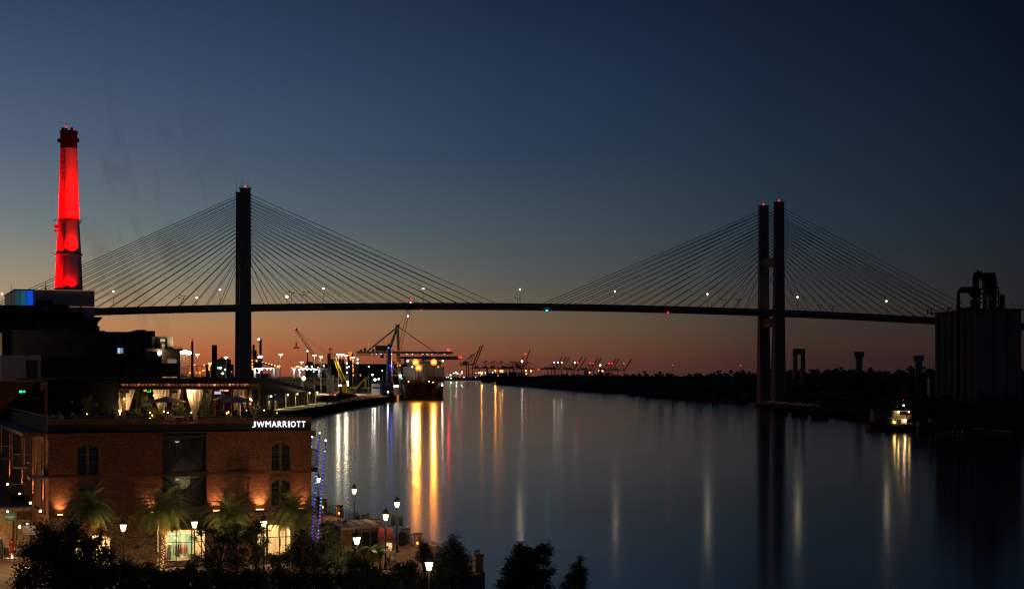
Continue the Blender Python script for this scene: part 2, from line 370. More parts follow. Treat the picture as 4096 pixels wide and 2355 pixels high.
# ================================================================ BRIDGE
BL = Vector((-156,1024,0)); BE = Vector((.9696,.2446,0)).normalized(); BN = Vector((-.2446,.9696,0)).normalized(); BW = 26.0; SPAN = 335.2
def bp(s, n, z): return BL+BE*s+BN*n+Vector((0,0,z))
def deck_z(s): return 62.9-8.2e-5*(s-167.6)**2
def bridge():
    br = thing('cable_stayed_bridge', 'long cable-stayed bridge with two concrete towers crossing the river', 'bridge', bp(167.6, 13, 0))
    # deck girder
    S = [-520, -400]+list(range(-320, 640, 16))+[700, 800, 900]
    mb = MB()
    for a, b in zip(S, S[1:]):
        def sec(s):
            z = deck_z(s) if s > -330 and s < 700 else deck_z(max(-330, min(700, s)))-.05*abs(s-max(-330, min(700, s)))
            return [bp(s, 1.2, z), bp(s, BW-1.2, z), bp(s, BW-1.2, z-1.6), bp(s, BW-4, z-2.8), bp(s, 4, z-2.8), bp(s, 1.2, z-1.6)]
        mb.loft(sec(a), sec(b))
    mb.build('deck', M_conc, br)
    for n0 in (1.5, BW-1.5):
        m2 = MB()
        for a, b in zip(S, S[1:]):
            if a < -330 or b > 700: continue
            m2.bar(bp(a, n0, deck_z(a)+.45), bp(b, n0, deck_z(b)+.45), .35, .9)
        m2.build('parapet', M_conc, br)
    # towers
    for s0 in (0.0, SPAN):
        hw = 3.1
        for side in (0, 1):
            if side == 0: nb, nt = (-2.0, 6.6), (-.6, 2.2)
            else: nb, nt = (BW-3.7, BW+3.4), (BW-1.2, BW+1.6)
            def ring(z, nn, w): return [bp(s0-w, nn[0], z), bp(s0+w, nn[0], z), bp(s0+w, nn[1], z), bp(s0-w, nn[1], z)]
            def mixn(t): return (nb[0]*(1-t)+nt[0]*t, nb[1]*(1-t)+nt[1]*t)
            m = MB(); zs = [(-1, 0, 3.7), (56, .72, 3.35), (100, .94, 3.1), (128.8, 1, 3.0)]
            for (z0, t0, w0), (z1, t1, w1) in zip(zs, zs[1:]): m.loft(ring(z0, mixn(t0), w0), ring(z1, mixn(t1), w1))
            leg = m.build('tower_leg', M_conc, br)
            cap = MB(); c = bp(s0, (nt[0]+nt[1])/2, 129)
            cap.box(c+Vector((0,0,.2)), (7, 3.6, .5), math.atan2(BE.y, BE.x))
            for sx_ in (-3.2, 3.2):
                for sy_ in (-1.5, 1.5): cap.tube(c+BE*sx_+BN*sy_, c+BE*sx_+BN*sy_+Vector((0,0,1.4)), .06, n=4)
            for sy_ in (-1.5, 1.5): cap.bar(c+BE*-3.2+BN*sy_+Vector((0,0,1.4)), c+BE*3.2+BN*sy_+Vector((0,0,1.4)), .08)
            cap.build('tower_top_platform', M_iron, br)
            if s0 > 0 or side == 0:
                MB().ball(c+Vector((.0,0,1.3)), .42, 8, 5).build('beacon', E_red, br)
        for z0, z1 in ((89.2, 94.7), (50.6, 56.4)):
            m = MB(); a, b = 1.5, BW-1
            m.loft([bp(s0-1.9, a, z0), bp(s0+1.9, a, z0), bp(s0+1.9, a, z1), bp(s0-1.9, a, z1)], [bp(s0-1.9, b, z0), bp(s0+1.9, b, z0), bp(s0+1.9, b, z1), bp(s0-1.9, b, z1)])
            m.build('crossbeam', M_conc, br)
        m = MB().box(bp(s0, 13, .6), (16, BW+16, 3.4), math.atan2(BE.y, BE.x)); m.build('pier_base', M_concd, br)
        for q in (-3.2, 3.2):
            MB().box(bp(s0+q*1.25, .6, 58.3), (2.2, 2.5, 2.4), math.atan2(BE.y, BE.x)).build('deck_bearing_bracket', M_conc, br)
    for dx, hh in ((-2.2, 8), (-1, 5), (1.5, 5.5)): MB().tube(bp(dx, 0, 129), bp(dx, 0, 129+hh), .1, .05, 5).build('antenna', M_iron, br)
    MB().tube(bp(-3, BW, 129), bp(-3, BW, 137), .1, .05, 5).build('antenna', M_iron, br)
    MB().tube(bp(SPAN, 1, 129), bp(SPAN, 1, 137), .1, .05, 5).build('antenna', M_iron, br)
    # stay cables, two planes, two fans each side of each tower
    NC = 18
    for s0, sg in ((0, 1), (0, -1), (SPAN, 1), (SPAN, -1)):
        for n0 in (.7, BW-.7):
            for k in range(NC):
                t = k/(NC-1)
                zt = 86+(125.6-86)*(t**.85)
                sd = s0+sg*(14+(152-14)*(t**1.0))
                p = bp(s0+sg*3.0, n0, zt); q = bp(sd, n0+(.5 if n0 < 5 else -.5), deck_z(sd)+.2)
                MB().tube(p, q, .17, n=5).build('stay_cable', M_cable, br)
            # anchor boxes on the leg face
        for n0 in (.7,):
            for k in range(NC):
                t = k/(NC-1); zt = 86+(125.6-86)*(t**.85)
                MB().box(bp(s0+sg*3.15, n0, zt), (.9, .8, .9), math.atan2(BE.y, BE.x)).build('cable_anchor', M_conc, br)
    for k in range(-22, 60):     # brackets under the deck edge
        s = 8.3*k+4
        MB().loft([bp(s-.3, 1.3, deck_z(s)-1.5), bp(s+.3, 1.3, deck_z(s)-1.5), bp(s+.3, 4.2, deck_z(s)-2.7), bp(s-.3, 4.2, deck_z(s)-2.7)],
                  [bp(s-.3+1.6, .9, deck_z(s)-3.3), bp(s+.3+1.6, .9, deck_z(s)-3.3), bp(s+.3+1.6, 3.2, deck_z(s)-3.5), bp(s-.3+1.6, 3.2, deck_z(s)-3.5)]).build('deck_bracket', M_conc, br)
    def s_of(px, n):
        p = (px-2048)/F; o = BL+BN*n
        return (p*o.y-o.x)/(BE.x-p*BE.y)
    for px, e in ((1684, E_red), (2190, E_blue), (2672, E_red), (2186, E_green)):
        s = s_of(px, 2); MB().ball(bp(s, 2, deck_z(s)-3.3), .42, 6, 4).build('navigation_light', e, br)
    # lamp posts standing on the deck
    G = 'lit lamp posts along the bridge deck'
    posts = [(8,1175,'by the left edge of the view'),(453,1165,'right of the red chimney'),(787,1190,'short one in the left cable fan'),(880,1158,'just left of the left tower'),(1147,1186,'first right of the left tower, brightest'),(1293,1154,'second right of the left tower'),(1693,1154,'above the container crane'),(2080,1157,'at the middle of the main span'),(2460,1165,'in the left half of the right cable fan'),(2830,1176,'nearest left of the right tower'),(3190,1188,'just right of the right tower'),(3546,1204,'left of the grain silo')]
    for px, py, w in posts:
        s = s_of(px, 3); b = bp(s, 3, deck_z(s)); h = WZ(py, b.y)-b.z
        t = thing('bridge_lamp_post', 'lit lamp post on the bridge deck, '+w, 'lamp post', b, G)
        MB().tube(b, b+Vector((0,0,h)), .16, .09, 6).build('pole', M_steel, t)
        MB().ball(b+Vector((0,0,h)), .52 if px != 1147 else .8, 8, 5, .8).build('lamp_head', emi('bridge_lamp', (1,.80,.52), 9), t); (None if px in (1147,1293,1693) else glint(t, b+Vector((0,-1.2,h)), (1,.82,.5), 330, .8))
    G2 = 'unlit twin-armed posts on the bridge'
    for px, hh, w in ((725,6,'left of the left tower'),(732,7.5,'tallest of those left of the left tower'),(1166,8.3,'first right of the left tower'),(1207,7,'second right of the left tower'),(1225,8.6,'third right of the left tower'),(2070,5,'beside the mid-span lamp'),(2895,7,'left of the right tower'),(2952,7.4,'closest to the right tower'),(3278,6,'right of the right tower'),(3330,6,'farther right of the right tower')):
        s = s_of(px, 20); b = bp(s, 20, deck_z(s))
        t = thing('bridge_post', 'unlit twin-headed post on the bridge, '+w, 'post', b, G2)
        MB().tube(b, b+Vector((0,0,hh)), .12, n=5).build('pole', M_iron, t)
        a = MB(); a.bar(b+BE*-1.4+Vector((0,0,hh)), b+BE*1.4+Vector((0,0,hh-.5)), .12); a.build('arm', M_iron, t)
        for q, z in ((-1.4, 0), (1.4, -.5)): MB().box(b+BE*q+Vector((0,0,hh+z+.1)), (.9,.5,.6)).build('lamp_head', M_iron, t)
bridge()
# piers standing on the right bank beyond the bridge
def piers():
    t = thing('portal_pier', 'concrete portal pier with a square opening right of the right bridge tower', 'pier', (WX(3198,1250),1250,1.6))
    d = 1250; x0, x1, x2, x3 = [WX(p, d) for p in (3176, 3190, 3207, 3221)]
    z = WZ(1394, d)
    MB().bb(x0-.2, d, 1.6, x1, d+5, z-3).build('leg', M_conc, t); MB().bb(x2, d, 1.6, x3, d+5, z-3).build('leg', M_conc, t)
    MB().bb(x0-.2, d-.1, z-4.2, x3, d+5.1, z).build('crossbeam', M_conc, t)
    for px, y0, w, dd, lb in ((3438, 1406, 19, 1250, 'tall T-headed concrete pier left of the grain silo, the farther left one'), (3676, 1421, 20, 1260, 'T-headed concrete pier next to the grain silo')):
        t = thing('hammerhead_pier', lb, 'pier', (WX(px, dd), dd, 1.6), 'T-headed piers beyond the bridge')
        x = WX(px, dd); z = WZ(y0, dd); hw = w/F*dd
        MB().bb(x-hw*.62, dd, 1.6, x+hw*.62, dd+3.5, z-3.6).build('column', M_conc, t)
        MB().loft([(x-hw*.66, dd-.2, z-4.6), (x+hw*.66, dd-.2, z-4.6), (x+hw*.66, dd+3.7, z-4.6), (x-hw*.66, dd+3.7, z-4.6)], [(x-hw, dd-.2, z-3), (x+hw, dd-.2, z-3), (x+hw, dd+3.7, z-3), (x-hw, dd+3.7, z-3)]).bb(x-hw, dd-.2, z-3, x+hw, dd+3.7, z).build('pier_head', M_conc, t)
piers()
# fender dolphins at the right tower and the walkway joining them
def dolphins():
    G = 'piled dolphins at the foot of the right tower'
    for px, y, w, lb in ((3125,1652,26,'first round piled dolphin, right under the right tower'),(3198,1662,30,'second round piled dolphin, right of the tower foot'),(3280,1670,32,'third round piled dolphin, farthest right of the tower foot')):
        d = 20*F/(y-1500); x = WX(px, d); r = w/F*d; t = thing('dolphin', lb, 'dolphin', (x, d, 0), G)
        MB().tube((x,d,3.2), (x,d,4.4), r*1.05, n=14).build('cap', M_concd, t)
        for k in range(14):
            a = 2*math.pi*k/14; p = Vector((x+r*.95*math.cos(a), d+r*.95*math.sin(a), -1)); MB().tube(p, p+Vector((0,0,4.3)), .5, n=6).build('pile', mat('wet_timber', (.03,.022,.016), .7), t)
    t = thing('walkway', 'railed walkway bridging the piled dolphins at the right tower', 'walkway', (WX(3180,960),960,3.5))
    p0 = Vector((WX(3050,1010),1010,4.2)); p1 = Vector((WX(3285,830),830,4.8))
    MB().bar(p0, p1, 1.6, .3).build('deck', M_concd, t)
    for dz_ in (.6, 1.15): MB().bar(p0+Vector((0,0,dz_)), p1+Vector((0,0,dz_)), .08).build('rail', M_steel, t)
    for k in range(14):
        q = p0.lerp(p1, k/13); MB().tube(q, q+Vector((0,0,1.15)), .06, n=4).build('post', M_steel, t)
    q = Vector((WX(3243,850),850,4.9)); tb = thing('marker_board', 'small pale marker board on the walkway by the dolphins', 'sign', q)
    MB().box(q+Vector((0,0,1)), (1.0,.1,1.1)).build('board', M_white, tb); MB().tube(q, q+Vector((0,0,.5)), .08, n=4).build('post', M_steel, tb)
dolphins()
# ================================================================ PORT
GZ = 4.0
def lattice(mb, p, q, w0, w1, n, r):
    """square lattice boom between two points"""
    p = Vector(p); q = Vector(q); a = (q-p).normalized(); b = a.cross(Vector((0,1,0))).normalized(); c = b.cross(a)
    def cor(t, i): w = (w0*(1-t)+w1*t)/2; s = ((-1,-1),(1,-1),(1,1),(-1,1))[i]; return p.lerp(q, t)+b*(s[0]*w)+c*(s[1]*w)
    for i in range(4): mb.bar(cor(0,i), cor(1,i), r*1.6)
    for k in range(n):
        t0, t1 = k/n, (k+1)/n
        for i in range(4):
            j = (i+1) % 4
            mb.bar(cor(t0, i if k % 2 else j), cor(t1, j if k % 2 else i), r)
# ---- floodlight masts
def mast_proto():
    t = thing('floodlight_mast', 'x', 'floodlight mast')
    MB().tube((0,0,0), (0,0,29.4), .34, .16, 8).build('pole', M_steel, t)
    MB().tube((0,0,29.2), (0,0,29.45), 1.15, n=10).build('crown_ring', M_iron, t)
    for k in range(6):
        a = k*math.pi/3+.3; MB().box((1.35*math.cos(a), 1.35*math.sin(a), 29.3), (.62,.4,.34), a+math.pi/2).build('floodlight', E_mast, t)
    spot('yard_flood', (0,0,28.9), (0,0,0), (1,.80,.50), 70000, 135, .8, t, .5)
    return t
G = 'floodlight masts in the port yard'
mp_ = mast_proto(); first = True
for px, py, lb in ((789,1416,'right of the slim red-lit chimney'),(840,1452,'low one left of the dark tapered stack'),(904,1428,'between the dark stack and the left bridge tower'),(1123,1416,'standing alone right of the left bridge tower'),(1207,1447,'low one above the cream shed'),(1258,1420,'left of a close pair over the cream shed'),(1284,1426,'right of a close pair over the cream shed'),(1354,1417,'brightest, left of the yellow boom'),(1368,1416,'middle of three close masts at the yellow boom'),(1384,1421,'right of three close masts at the yellow boom'),(1411,1428,'last before the container crane')):
    d = 14*F/(1500-py+.0); d = (GZ+33-EYE)*F/(1500-py)
    d = min(d, 1500); s = ((1500-py)/F*d+EYE-GZ)/29.4
    L = 'tall lit floodlight mast, '+lb
    loc = (WX(px, d), d, GZ)
    if first: mp_.location = loc; mp_['label'] = L; mp_['group'] = G; mp_.scale = (1,1,s); first = False
    else: q_ = copy_tree(mp_, loc, None, L, (1,1,s), G)
    if px in (1354,1384): glint(None, (loc[0],d-2,WZ(py+3,d)), (1,.88,.6), 4500, .9).name = 'mast_light'
# ---- single yard lamps
_o, _w, _r, _g = (1,.32,.04), (1,.93,.8), (1,.01,.02), (.15,1,.4)
GL = {(1215,1512):((1,.74,.3),2500),(1500,1518):(_w,1200),(1490,1498):(_w,700),(1552,1567):(_w,500),(1927,1494):(_o,60000),(1982,1482):(_o,60000),(2001,1483):(_o,25000),(2010,1482):(_o,15000),(2088,1444):(_w,2500),(2217,1449):(_w,6000),(2232,1449):(_w,6000),(2247,1449):(_w,4000),(2299,1450):(_w,4000),(2311,1451):(_r,5000),(1802,1500):(_g,9000),(1825,1490):(_w,7000),(1847,1491):(_w,3000)}
def lamp(px, py, d, e, r, label, base=None, group='scattered lights of the far port', name='yard_lamp'):
    z = WZ(py, d); x = WX(px, d); g = GZ if base is None else base
    t = thing(name, label, 'lamp', (x, d, g), group)
    MB().tube((x, d, g), (x, d, z), .14, .09, 5).build('pole', M_steel, t)
    MB().ball((x, d, z), r*.7, 6, 4).build('lamp_head', e, t)
    if (px,py) in GL: glint(t, (x,d-r-.3,z), GL[(px,py)][0], GL[(px,py)][1], .5)
    return t
lamp(1215,1512,950,emi('yellow_yard_lamp', (1,.74,.25), 8),1.5,'big yellow-white yard lamp in front of the cream shed',group=None)
lamp(1500,1518,1500,E_white,1.5,'bright white twin yard lamp left of the blue mobile crane, left one',group='twin white yard lamps')
lamp(1515,1515,1500,E_white,1.1,'bright white twin yard lamp left of the blue mobile crane, right one',group='twin white yard lamps')
lamp(1490,1498,1550,E_white,1.1,'white yard lamp above the twin lamps left of the blue crane')
lamp(1552,1567,1290,E_white,.75,'white lamp low on the quay at the foot of the blue crane')
lamp(1395,1466,1500,E_cool,.8,'pale twin-head light low between the masts and the conveyor')
lamp(1475,1466,1500,E_cool,.8,'pale greenish lamp before the long dark warehouse')
lamp(1529,1482,1500,E_cool,.7,'pale lamp behind the blue crane tower')
for i,(x,y) in enumerate(((1388,1452),(1388,1470),(1388,1489))): lamp(x,y,1450,E_white,.8,('white lamp hung at the %s of three stacked ones right of the masts' % ('top','middle','bottom')[i]))
for x,y,w in ((1411,1445,'upper'),(1411,1463,'second'),(1413,1475,'middle'),(1412,1483,'lower'),(1414,1500,'lowest'),(1441,1500,'lone right'),(1429,1478,'brighter right')): lamp(x,y,1700,E_orange,1.0,'orange lamp, %s one of the cluster beside the dark silos' % w)
for x,y,w in ((1342,1428,'lowest left'),(1345,1432,'lowest right'),(1397,1411,'top left'),(1406,1411,'top right'),(1396,1419,'second row left'),(1402,1419,'second row right'),(1401,1431,'third row'),(1403,1437,'fourth row')): lamp(x,y,2300,E_orange,1.2,'orange lamp on the far process tower, '+w)
for x,y,w in ((1511,1473,'first'),(1521,1478,'second'),(1533,1480,'third')): lamp(x,y,1900,E_orange,1.3,'orange lamp over the long dark warehouse, %s from left' % w)
for x,y,e,w in ((760,1490,E_orange,'first'),(769,1490,E_orange,'second'),(786,1490,E_orange,'third'),(799,1490,E_orange,'fourth'),(809,1482,E_orange,'upper left'),(818,1481,E_orange,'upper right'),(778,1460,E_orange,'gallery left'),(816,1460,E_orange,'gallery right')): lamp(x,y,2200,e,1.6,'orange lamp around the slim red-lit chimney, '+w)
for x,y,w in ((1008,1441,'top left'),(1026,1443,'top right'),(1009,1454,'second'),(1009,1465,'third'),(1009,1475,'lowest'),(1029,1493,'bottom middle'),(1041,1496,'bottom right'),(1108,1471,'far left pair'),(1115,1471,'far right pair')): lamp(x,y,2000,E_orange,1.5,'orange lamp on the mill right of the left bridge tower, '+w)
for k,(x,y) in enumerate(((1041,1447),(1050,1449),(1063,1452),(1075,1456),(1087,1459),(1099,1462),(1111,1465),(1119,1463))): lamp(x,y,2000,E_warm,1.0,'small warm lamp number %s along the sloping conveyor gallery' % ('one two three four five six seven eight'.split()[k]))
for x,y,e,w in ((882,1471,E_white,'brightest white'),(891,1493,E_white,'lower white'),(871,1471,E_green,'green'),(902,1478,E_cool,'right pale'),(924,1487,E_orange,'orange')): lamp(x,y,1900,e,1.5,'lamp between dark stack and left tower, '+w)
for x,y,e,w in ((1187,1467,E_warm,'yellow left'),(1194,1466,E_warm,'yellow middle'),(1204,1468,E_warm,'yellow right'),(1166,1470,E_orange,'small red'),(1179,1470,E_orange,'small orange'),(1223,1468,E_green,'green'),(1229,1465,E_warm,'high yellow'),(1247,1465,E_cool,'white'),(1272,1469,E_orange,'orange'),(1295,1463,E_cool,'right white')): lamp(x,y,1700,e,1.0,'tiny lamp above the white-lit frame, '+w)
# low string of lights on the far bank right of the ship
rnd = random.Random(5); XS = sorted(rnd.random() for _ in range(30))
for k in range(30):
    x = 1786+XS[k]*250; y = 1485+rnd.random()*24; e = rnd.choice([E_white,E_cool,E_cool,E_warm,E_green,E_orange])
    lamp(x,y,5200+rnd.random()*900,e,rnd.uniform(1.0,1.9),'tiny port light on the far bank near the horizon, %s from left' % ORD[k],group='tiny lights of the far terminal')
for x,y,e,r,w in ((1825,1490,E_white,3.2,'white'),(1831,1494,E_cool,2.4,'pale'),(1802,1500,E_green,3.2,'green'),(1804,1512,E_warm,2.8,'yellow'),(1916,1491,E_white,3,'first white of the far pair'),(1921,1489,E_white,2.6,'second white'),(1847,1491,E_white,2.6,'third white'),(1927,1494,E_orange,4.2,'orange at the bow of the far ship')): lamp(x,y,5600,e,r,'brighter far port light at the river end, '+w)
# ---- buildings of the port
def shed():
    d = 1560; x0, x1 = WX(880,d), WX(1362,d); t = thing('transit_shed', 'long cream metal shed with a raised clerestory and dark doorway behind the yard', 'warehouse', ((x0+x1)/2,d,GZ))
    zt = WZ(1509,d); z1 = WZ(1516,d); z2 = WZ(1528,d)
    dx0, dx1, dz_ = WX(1262,d), WX(1318,d), WZ(1540,d)
    m = MB(); m.bb(x0,d,GZ,dx0,d+30,z2); m.bb(dx1,d,GZ,x1-2,d+30,z2); m.bb(dx0,d,dz_,dx1,d+30,z2); m.build('wall', M_shed, t)
    MB().bb(dx0,d+6,GZ,dx1,d+6.3,dz_).build('doorway', M_black, t)
    MB().bb(x0,d-.6,z2-.2,x1-1.2,d+30,z2+.5).build('lower_roof', M_shed, t)
    MB().bb(x0,d+4,z2+.5,x1-2,d+28,z1).build('clerestory_wall', M_shed, t)
    n = 34
    for k in range(n):
        a = x0+2+(x1-x0-6)*k/n; MB().bb(a,d+3.9,z2+.9,a+(x1-x0-6)/n*.72,d+4.05,z1-.3).build('clerestory_pane', mat('dusty_pane', (.12,.14,.12), .3), t)
    MB().bb(x0-1,d+2.5,z1,x1,d+29,zt).build('upper_roof', M_shed, t)
    MB().bb(WX(1236,d),d-.9,WZ(1524,d),WX(1296,d),d-.3,WZ(1517,d)).build('red_fascia', mat('rust_red_panel', (.30,.07,.03), .6), t)
    for k in range(4): MB().bb(WX(1182+14*k,d),d-.15,GZ+.2,WX(1194+14*k,d),d-.02,z2-4).build('shed_door', mat('tan_door', (.30,.26,.17), .6), t)
shed()
def frame(pxs, x0, x1, yt, yb, d, lb, white):
    t = thing('loading_frame', lb, 'loading frame', (WX((x0+x1)/2,d),d,GZ), 'white-lit concrete frames')
    MB().bb(WX(x0,d),d,WZ(yt+5,d),WX(x1,d),d+8,WZ(yt,d)).build('roof_beam', M_white, t)
    for p in pxs: MB().bb(WX(p,d),d+.5,GZ,WX(p+7,d),d+3,WZ(yt+5,d)).build('column', M_white, t)
    for p in white: MB().ball((WX(p,d),d-1.2,WZ(yt+5,d)-.4), .45, 6, 4).build('lamp_head', emi('frame_lamp',(.75,.9,1),6), t); glint(t, (WX(p,d),d-1.9,WZ(yt+5,d)-.6), (.75,.9,1), 900, .3)
frame((1015,1033,1093,1107), 1012, 1112, 1470, 1500, 1720, 'low white-lit concrete loading frame right of the left tower', (1018,1036,1050,1070,1083))
frame((1172,1194,1252,1272,1302), 1170, 1312, 1472, 1500, 1720, 'longer white-lit concrete loading frame above the cream shed', (1176,1198,1212,1230,1244,1264))
def dark_warehouse():
    d = 1780; t = thing('long_warehouse', 'long dark flat-roofed warehouse behind the container crane', 'warehouse', (WX(1430,d),d,GZ))
    MB().bb(WX(1221,d),d,GZ,WX(1634,d),d+40,WZ(1457,d)).build('wall', M_dark, t)
    MB().bb(WX(1219,d),d-.6,WZ(1457,d),WX(1636,d),d+41,WZ(1455,d)).build('roof', M_roof, t)
    for k in range(26): p = 1226+k*15.6; MB().bb(WX(p,d),d-.35,GZ,WX(p,d)+.5,d-.02,WZ(1458,d)).build('wall_rib', M_roof, t)
    t = thing('silo_block', 'dark ribbed silo block behind the floodlight masts', 'silo', (WX(1345,1650),1650,GZ))
    for k in range(4): MB().tube((WX(1329+k*13,1650),1652,GZ),(WX(1329+k*13,1650),1652,WZ(1435+(k%2),1650)),1.75,n=12).build('silo', M_dark, t)
    t = thing('process_tower', 'dark steel process tower with orange lamps', 'tower', (WX(1402,2310),2312,GZ))
    m = MB()
    for a in (1394,1410):
        for b in (2306,2316): m.bb(WX(a,2310)-.5,b-.5,GZ,WX(a,2310)+.5,b+.5,WZ(1410,2310))
    for z in range(12,50,6): m.bb(WX(1393,2310),2305,z,WX(1411,2310),2317,z+.6)
    m.build('frame', M_iron, t); MB().bb(WX(1398,2310),2307,GZ,WX(1406,2310),2314,WZ(1440,2310)).build('vessel', M_dark, t)
    t = thing('lit_hopper', 'white-topped small hopper tower right of the process tower', 'tower', (WX(1431,1700),1700,GZ))
    MB().lathe([(2.4,GZ),(2.4,20),(1.6,26),(1.3,30)],(WX(1431,1700),1700,0),10).build('body', M_conc, t)
    for y in (1436,1451): MB().ball((WX(1431,1700),1698,WZ(y,1700)),.8,6,4).build('lamp_head', E_cool, t)
dark_warehouse()
# ---- mill and stacks on the left skyline
def mill():
    d = 2150
    t = thing('slim_chimney', 'slim concrete chimney with red beacons left of the port masts', 'chimney', (WX(769,d),d,GZ))
    MB().lathe([(2.0,GZ),(1.75,22),(1.35,WZ(1358,d)-.2)],(WX(769,d),d,0),12).build('shaft', M_conc, t)
    MB().lathe([(1.5,0),(1.5,.6)],(WX(769,d),d,WZ(1358,d)),12).build('rim', M_iron, t)
    for q in (-1.1, 1.8): MB().ball((WX(769,d)+q,d-1.5,WZ(1361,d)),.75,6,4).build('beacon', E_red, t)
    MB().bb(WX(758,d),d-.4,WZ(1451,d),WX(782,d),d+.4,WZ(1450,d)).build('gallery_arm', M_iron, t)
    d = 1350
    t = thing('tapered_stack', 'broad dark tapered brick stack left of the left bridge tower', 'chimney', (WX(858,d),d,GZ))
    MB().lathe([(2.4,GZ),(2.02,WZ(1384,d)),(2.05,WZ(1380,d))],(WX(858,d),d,0),14).build('shaft', mat('sooty_brick', (.05,.03,.025), .9, var=.3, scale=1), t)
    MB().lathe([(2.15,0),(2.15,.5)],(WX(858,d),d,WZ(1382,d)),14).build('rim', M_iron, t)
    d = 2000
    t = thing('mill_chimney', 'straight dark chimney with white lights right of the left bridge tower', 'chimney', (WX(1042,d),d,GZ))
    MB().lathe([(1.45,GZ),(1.45,WZ(1358,d))],(WX(1042,d),d,0),12).build('shaft', M_dark, t)
    MB().lathe([(1.65,0),(1.65,.8)],(WX(1042,d),d,WZ(1358,d)),12).build('rim', M_iron, t)
    for x,y in ((1036,1357),(1036,1427),(1047,1427)): MB().ball((WX(x,d),d-2,WZ(y,d)),.7,6,4).build('beacon', emi('white_beacon',(1,.8,.9),60), t)
    t = thing('mill_building', 'dark mill with a pipe tower right of the left bridge tower', 'building', (WX(1016,d),d,GZ))
    MB().bb(WX(1000,d),d,GZ,WX(1040,d),d+20,WZ(1434,d)).build('body', M_dark, t)
    MB().bb(WX(1010,d),d+2,WZ(1434,d),WX(1021,d),d+12,WZ(1400,d)).build('tower_block', M_dark, t)
    m = MB()
    for a,b,y in ((1009,1412,0),(1020,1412,0)): m.bar((WX(a,d),d,WZ(1434,d)),(WX(1015,d),d,WZ(1382,d)),.5)
    m.tube((WX(1015,d),d,WZ(1400,d)),(WX(1015,d),d,WZ(1378,d)),1.1); m.bar((WX(996,d),d,WZ(1424,d)),(WX(1012,d),d,WZ(1402,d)),.8); m.bar((WX(1018,d),d,WZ(1408,d)),(WX(1036,d),d,WZ(1428,d)),.8)
    m.bar((WX(1009,d),d,WZ(1386,d)),(WX(1020,d),d,WZ(1386,d)),.5); m.bar((WX(1010,d),d,WZ(1386,d)),(WX(1010,d),d,WZ(1430,d)),.4)
    m.build('pipework', M_iron, t)
    t = thing('conveyor_gallery', 'sloping conveyor gallery on trestles falling right from the mill', 'conveyor', (WX(1080,d),d,GZ))
    a = Vector((WX(1044,d),d-3,WZ(1449,d))); b = Vector((WX(1105,d),d-3,WZ(1467,d))); MB().bar(a,b,2,1.4).build('gallery', M_iron, t)
    for k in range(7): q = a.lerp(b,k/6); MB().bar(q,(q.x,q.y,GZ),.4).build('trestle', M_iron, t)
    d = 1900
    t = thing('plant_building', 'stepped pale-grey plant building between the dark stack and the left tower', 'building', (WX(900,d),d,GZ))
    MB().bb(WX(868,d),d,GZ,WX(912,d),d+20,WZ(1437,d)).build('main_block', M_concd, t); MB().bb(WX(905,d),d-2,GZ,WX(926,d),d+15,WZ(1457,d)).build('low_block', M_concd, t)
    for a,b,y in ((873,882,1432),(886,893,1434),(898,910,1434)): MB().bb(WX(a,d),d+4,WZ(1437,d),WX(b,d),d+10,WZ(y,d)).build('roof_unit', M_dark, t)
    for a,y in ((883,1423),(887,1426),(908,1430)): MB().tube((WX(a,d),d+5,WZ(1436,d)),(WX(a,d),d+5,WZ(y,d)),.4).build('vent_pipe', M_iron, t)
    t = thing('pipe_bridge', 'thin pipe bridge on posts passing the slim chimney', 'pipe bridge', (WX(790,2180),2180,GZ))
    MB().bb(WX(745,2180),2178,WZ(1464,2180),WX(828,2180),2180,WZ(1462,2180)).build('pipe', M_iron, t)
    for p in (752,785,807): MB().bb(WX(p,2180),2179,GZ,WX(p,2180)+.5,2179.5,WZ(1463,2180)).build('post', M_iron, t)
    t = thing('dark_shed', 'small dark block with orange lamps left of the dark stack', 'building', (WX(832,1900),1900,GZ))
    MB().bb(WX(823,1900),1900,GZ,WX(846,1900),1915,WZ(1458,1900)).build('wall', M_dark, t)
    for y in (1460,1467,1473,1479): MB().ball((WX(838,1900),1898,WZ(y,1900)),.8,6,4).build('lamp_head', E_orange, t)
    d = 1790
    t = thing('small_stack', 'thin stack with a blue light above the long dark warehouse', 'chimney', (WX(1230,1770),1770,GZ))
    MB().tube((WX(1230,1770),1770,GZ),(WX(1230,1770),1770,WZ(1405,1770)),.75,.6).build('shaft', M_dark, t); MB().ball((WX(1230,1770),1770,WZ(1404,1770)),.7,6,4).build('beacon', emi('cyan_beacon',(.1,.75,1),30), t)
    MB().bb(WX(1227,1775),1772,GZ,WX(1250,1775),1779,WZ(1446,1775)).build('base_block', M_dark, t)
mill()
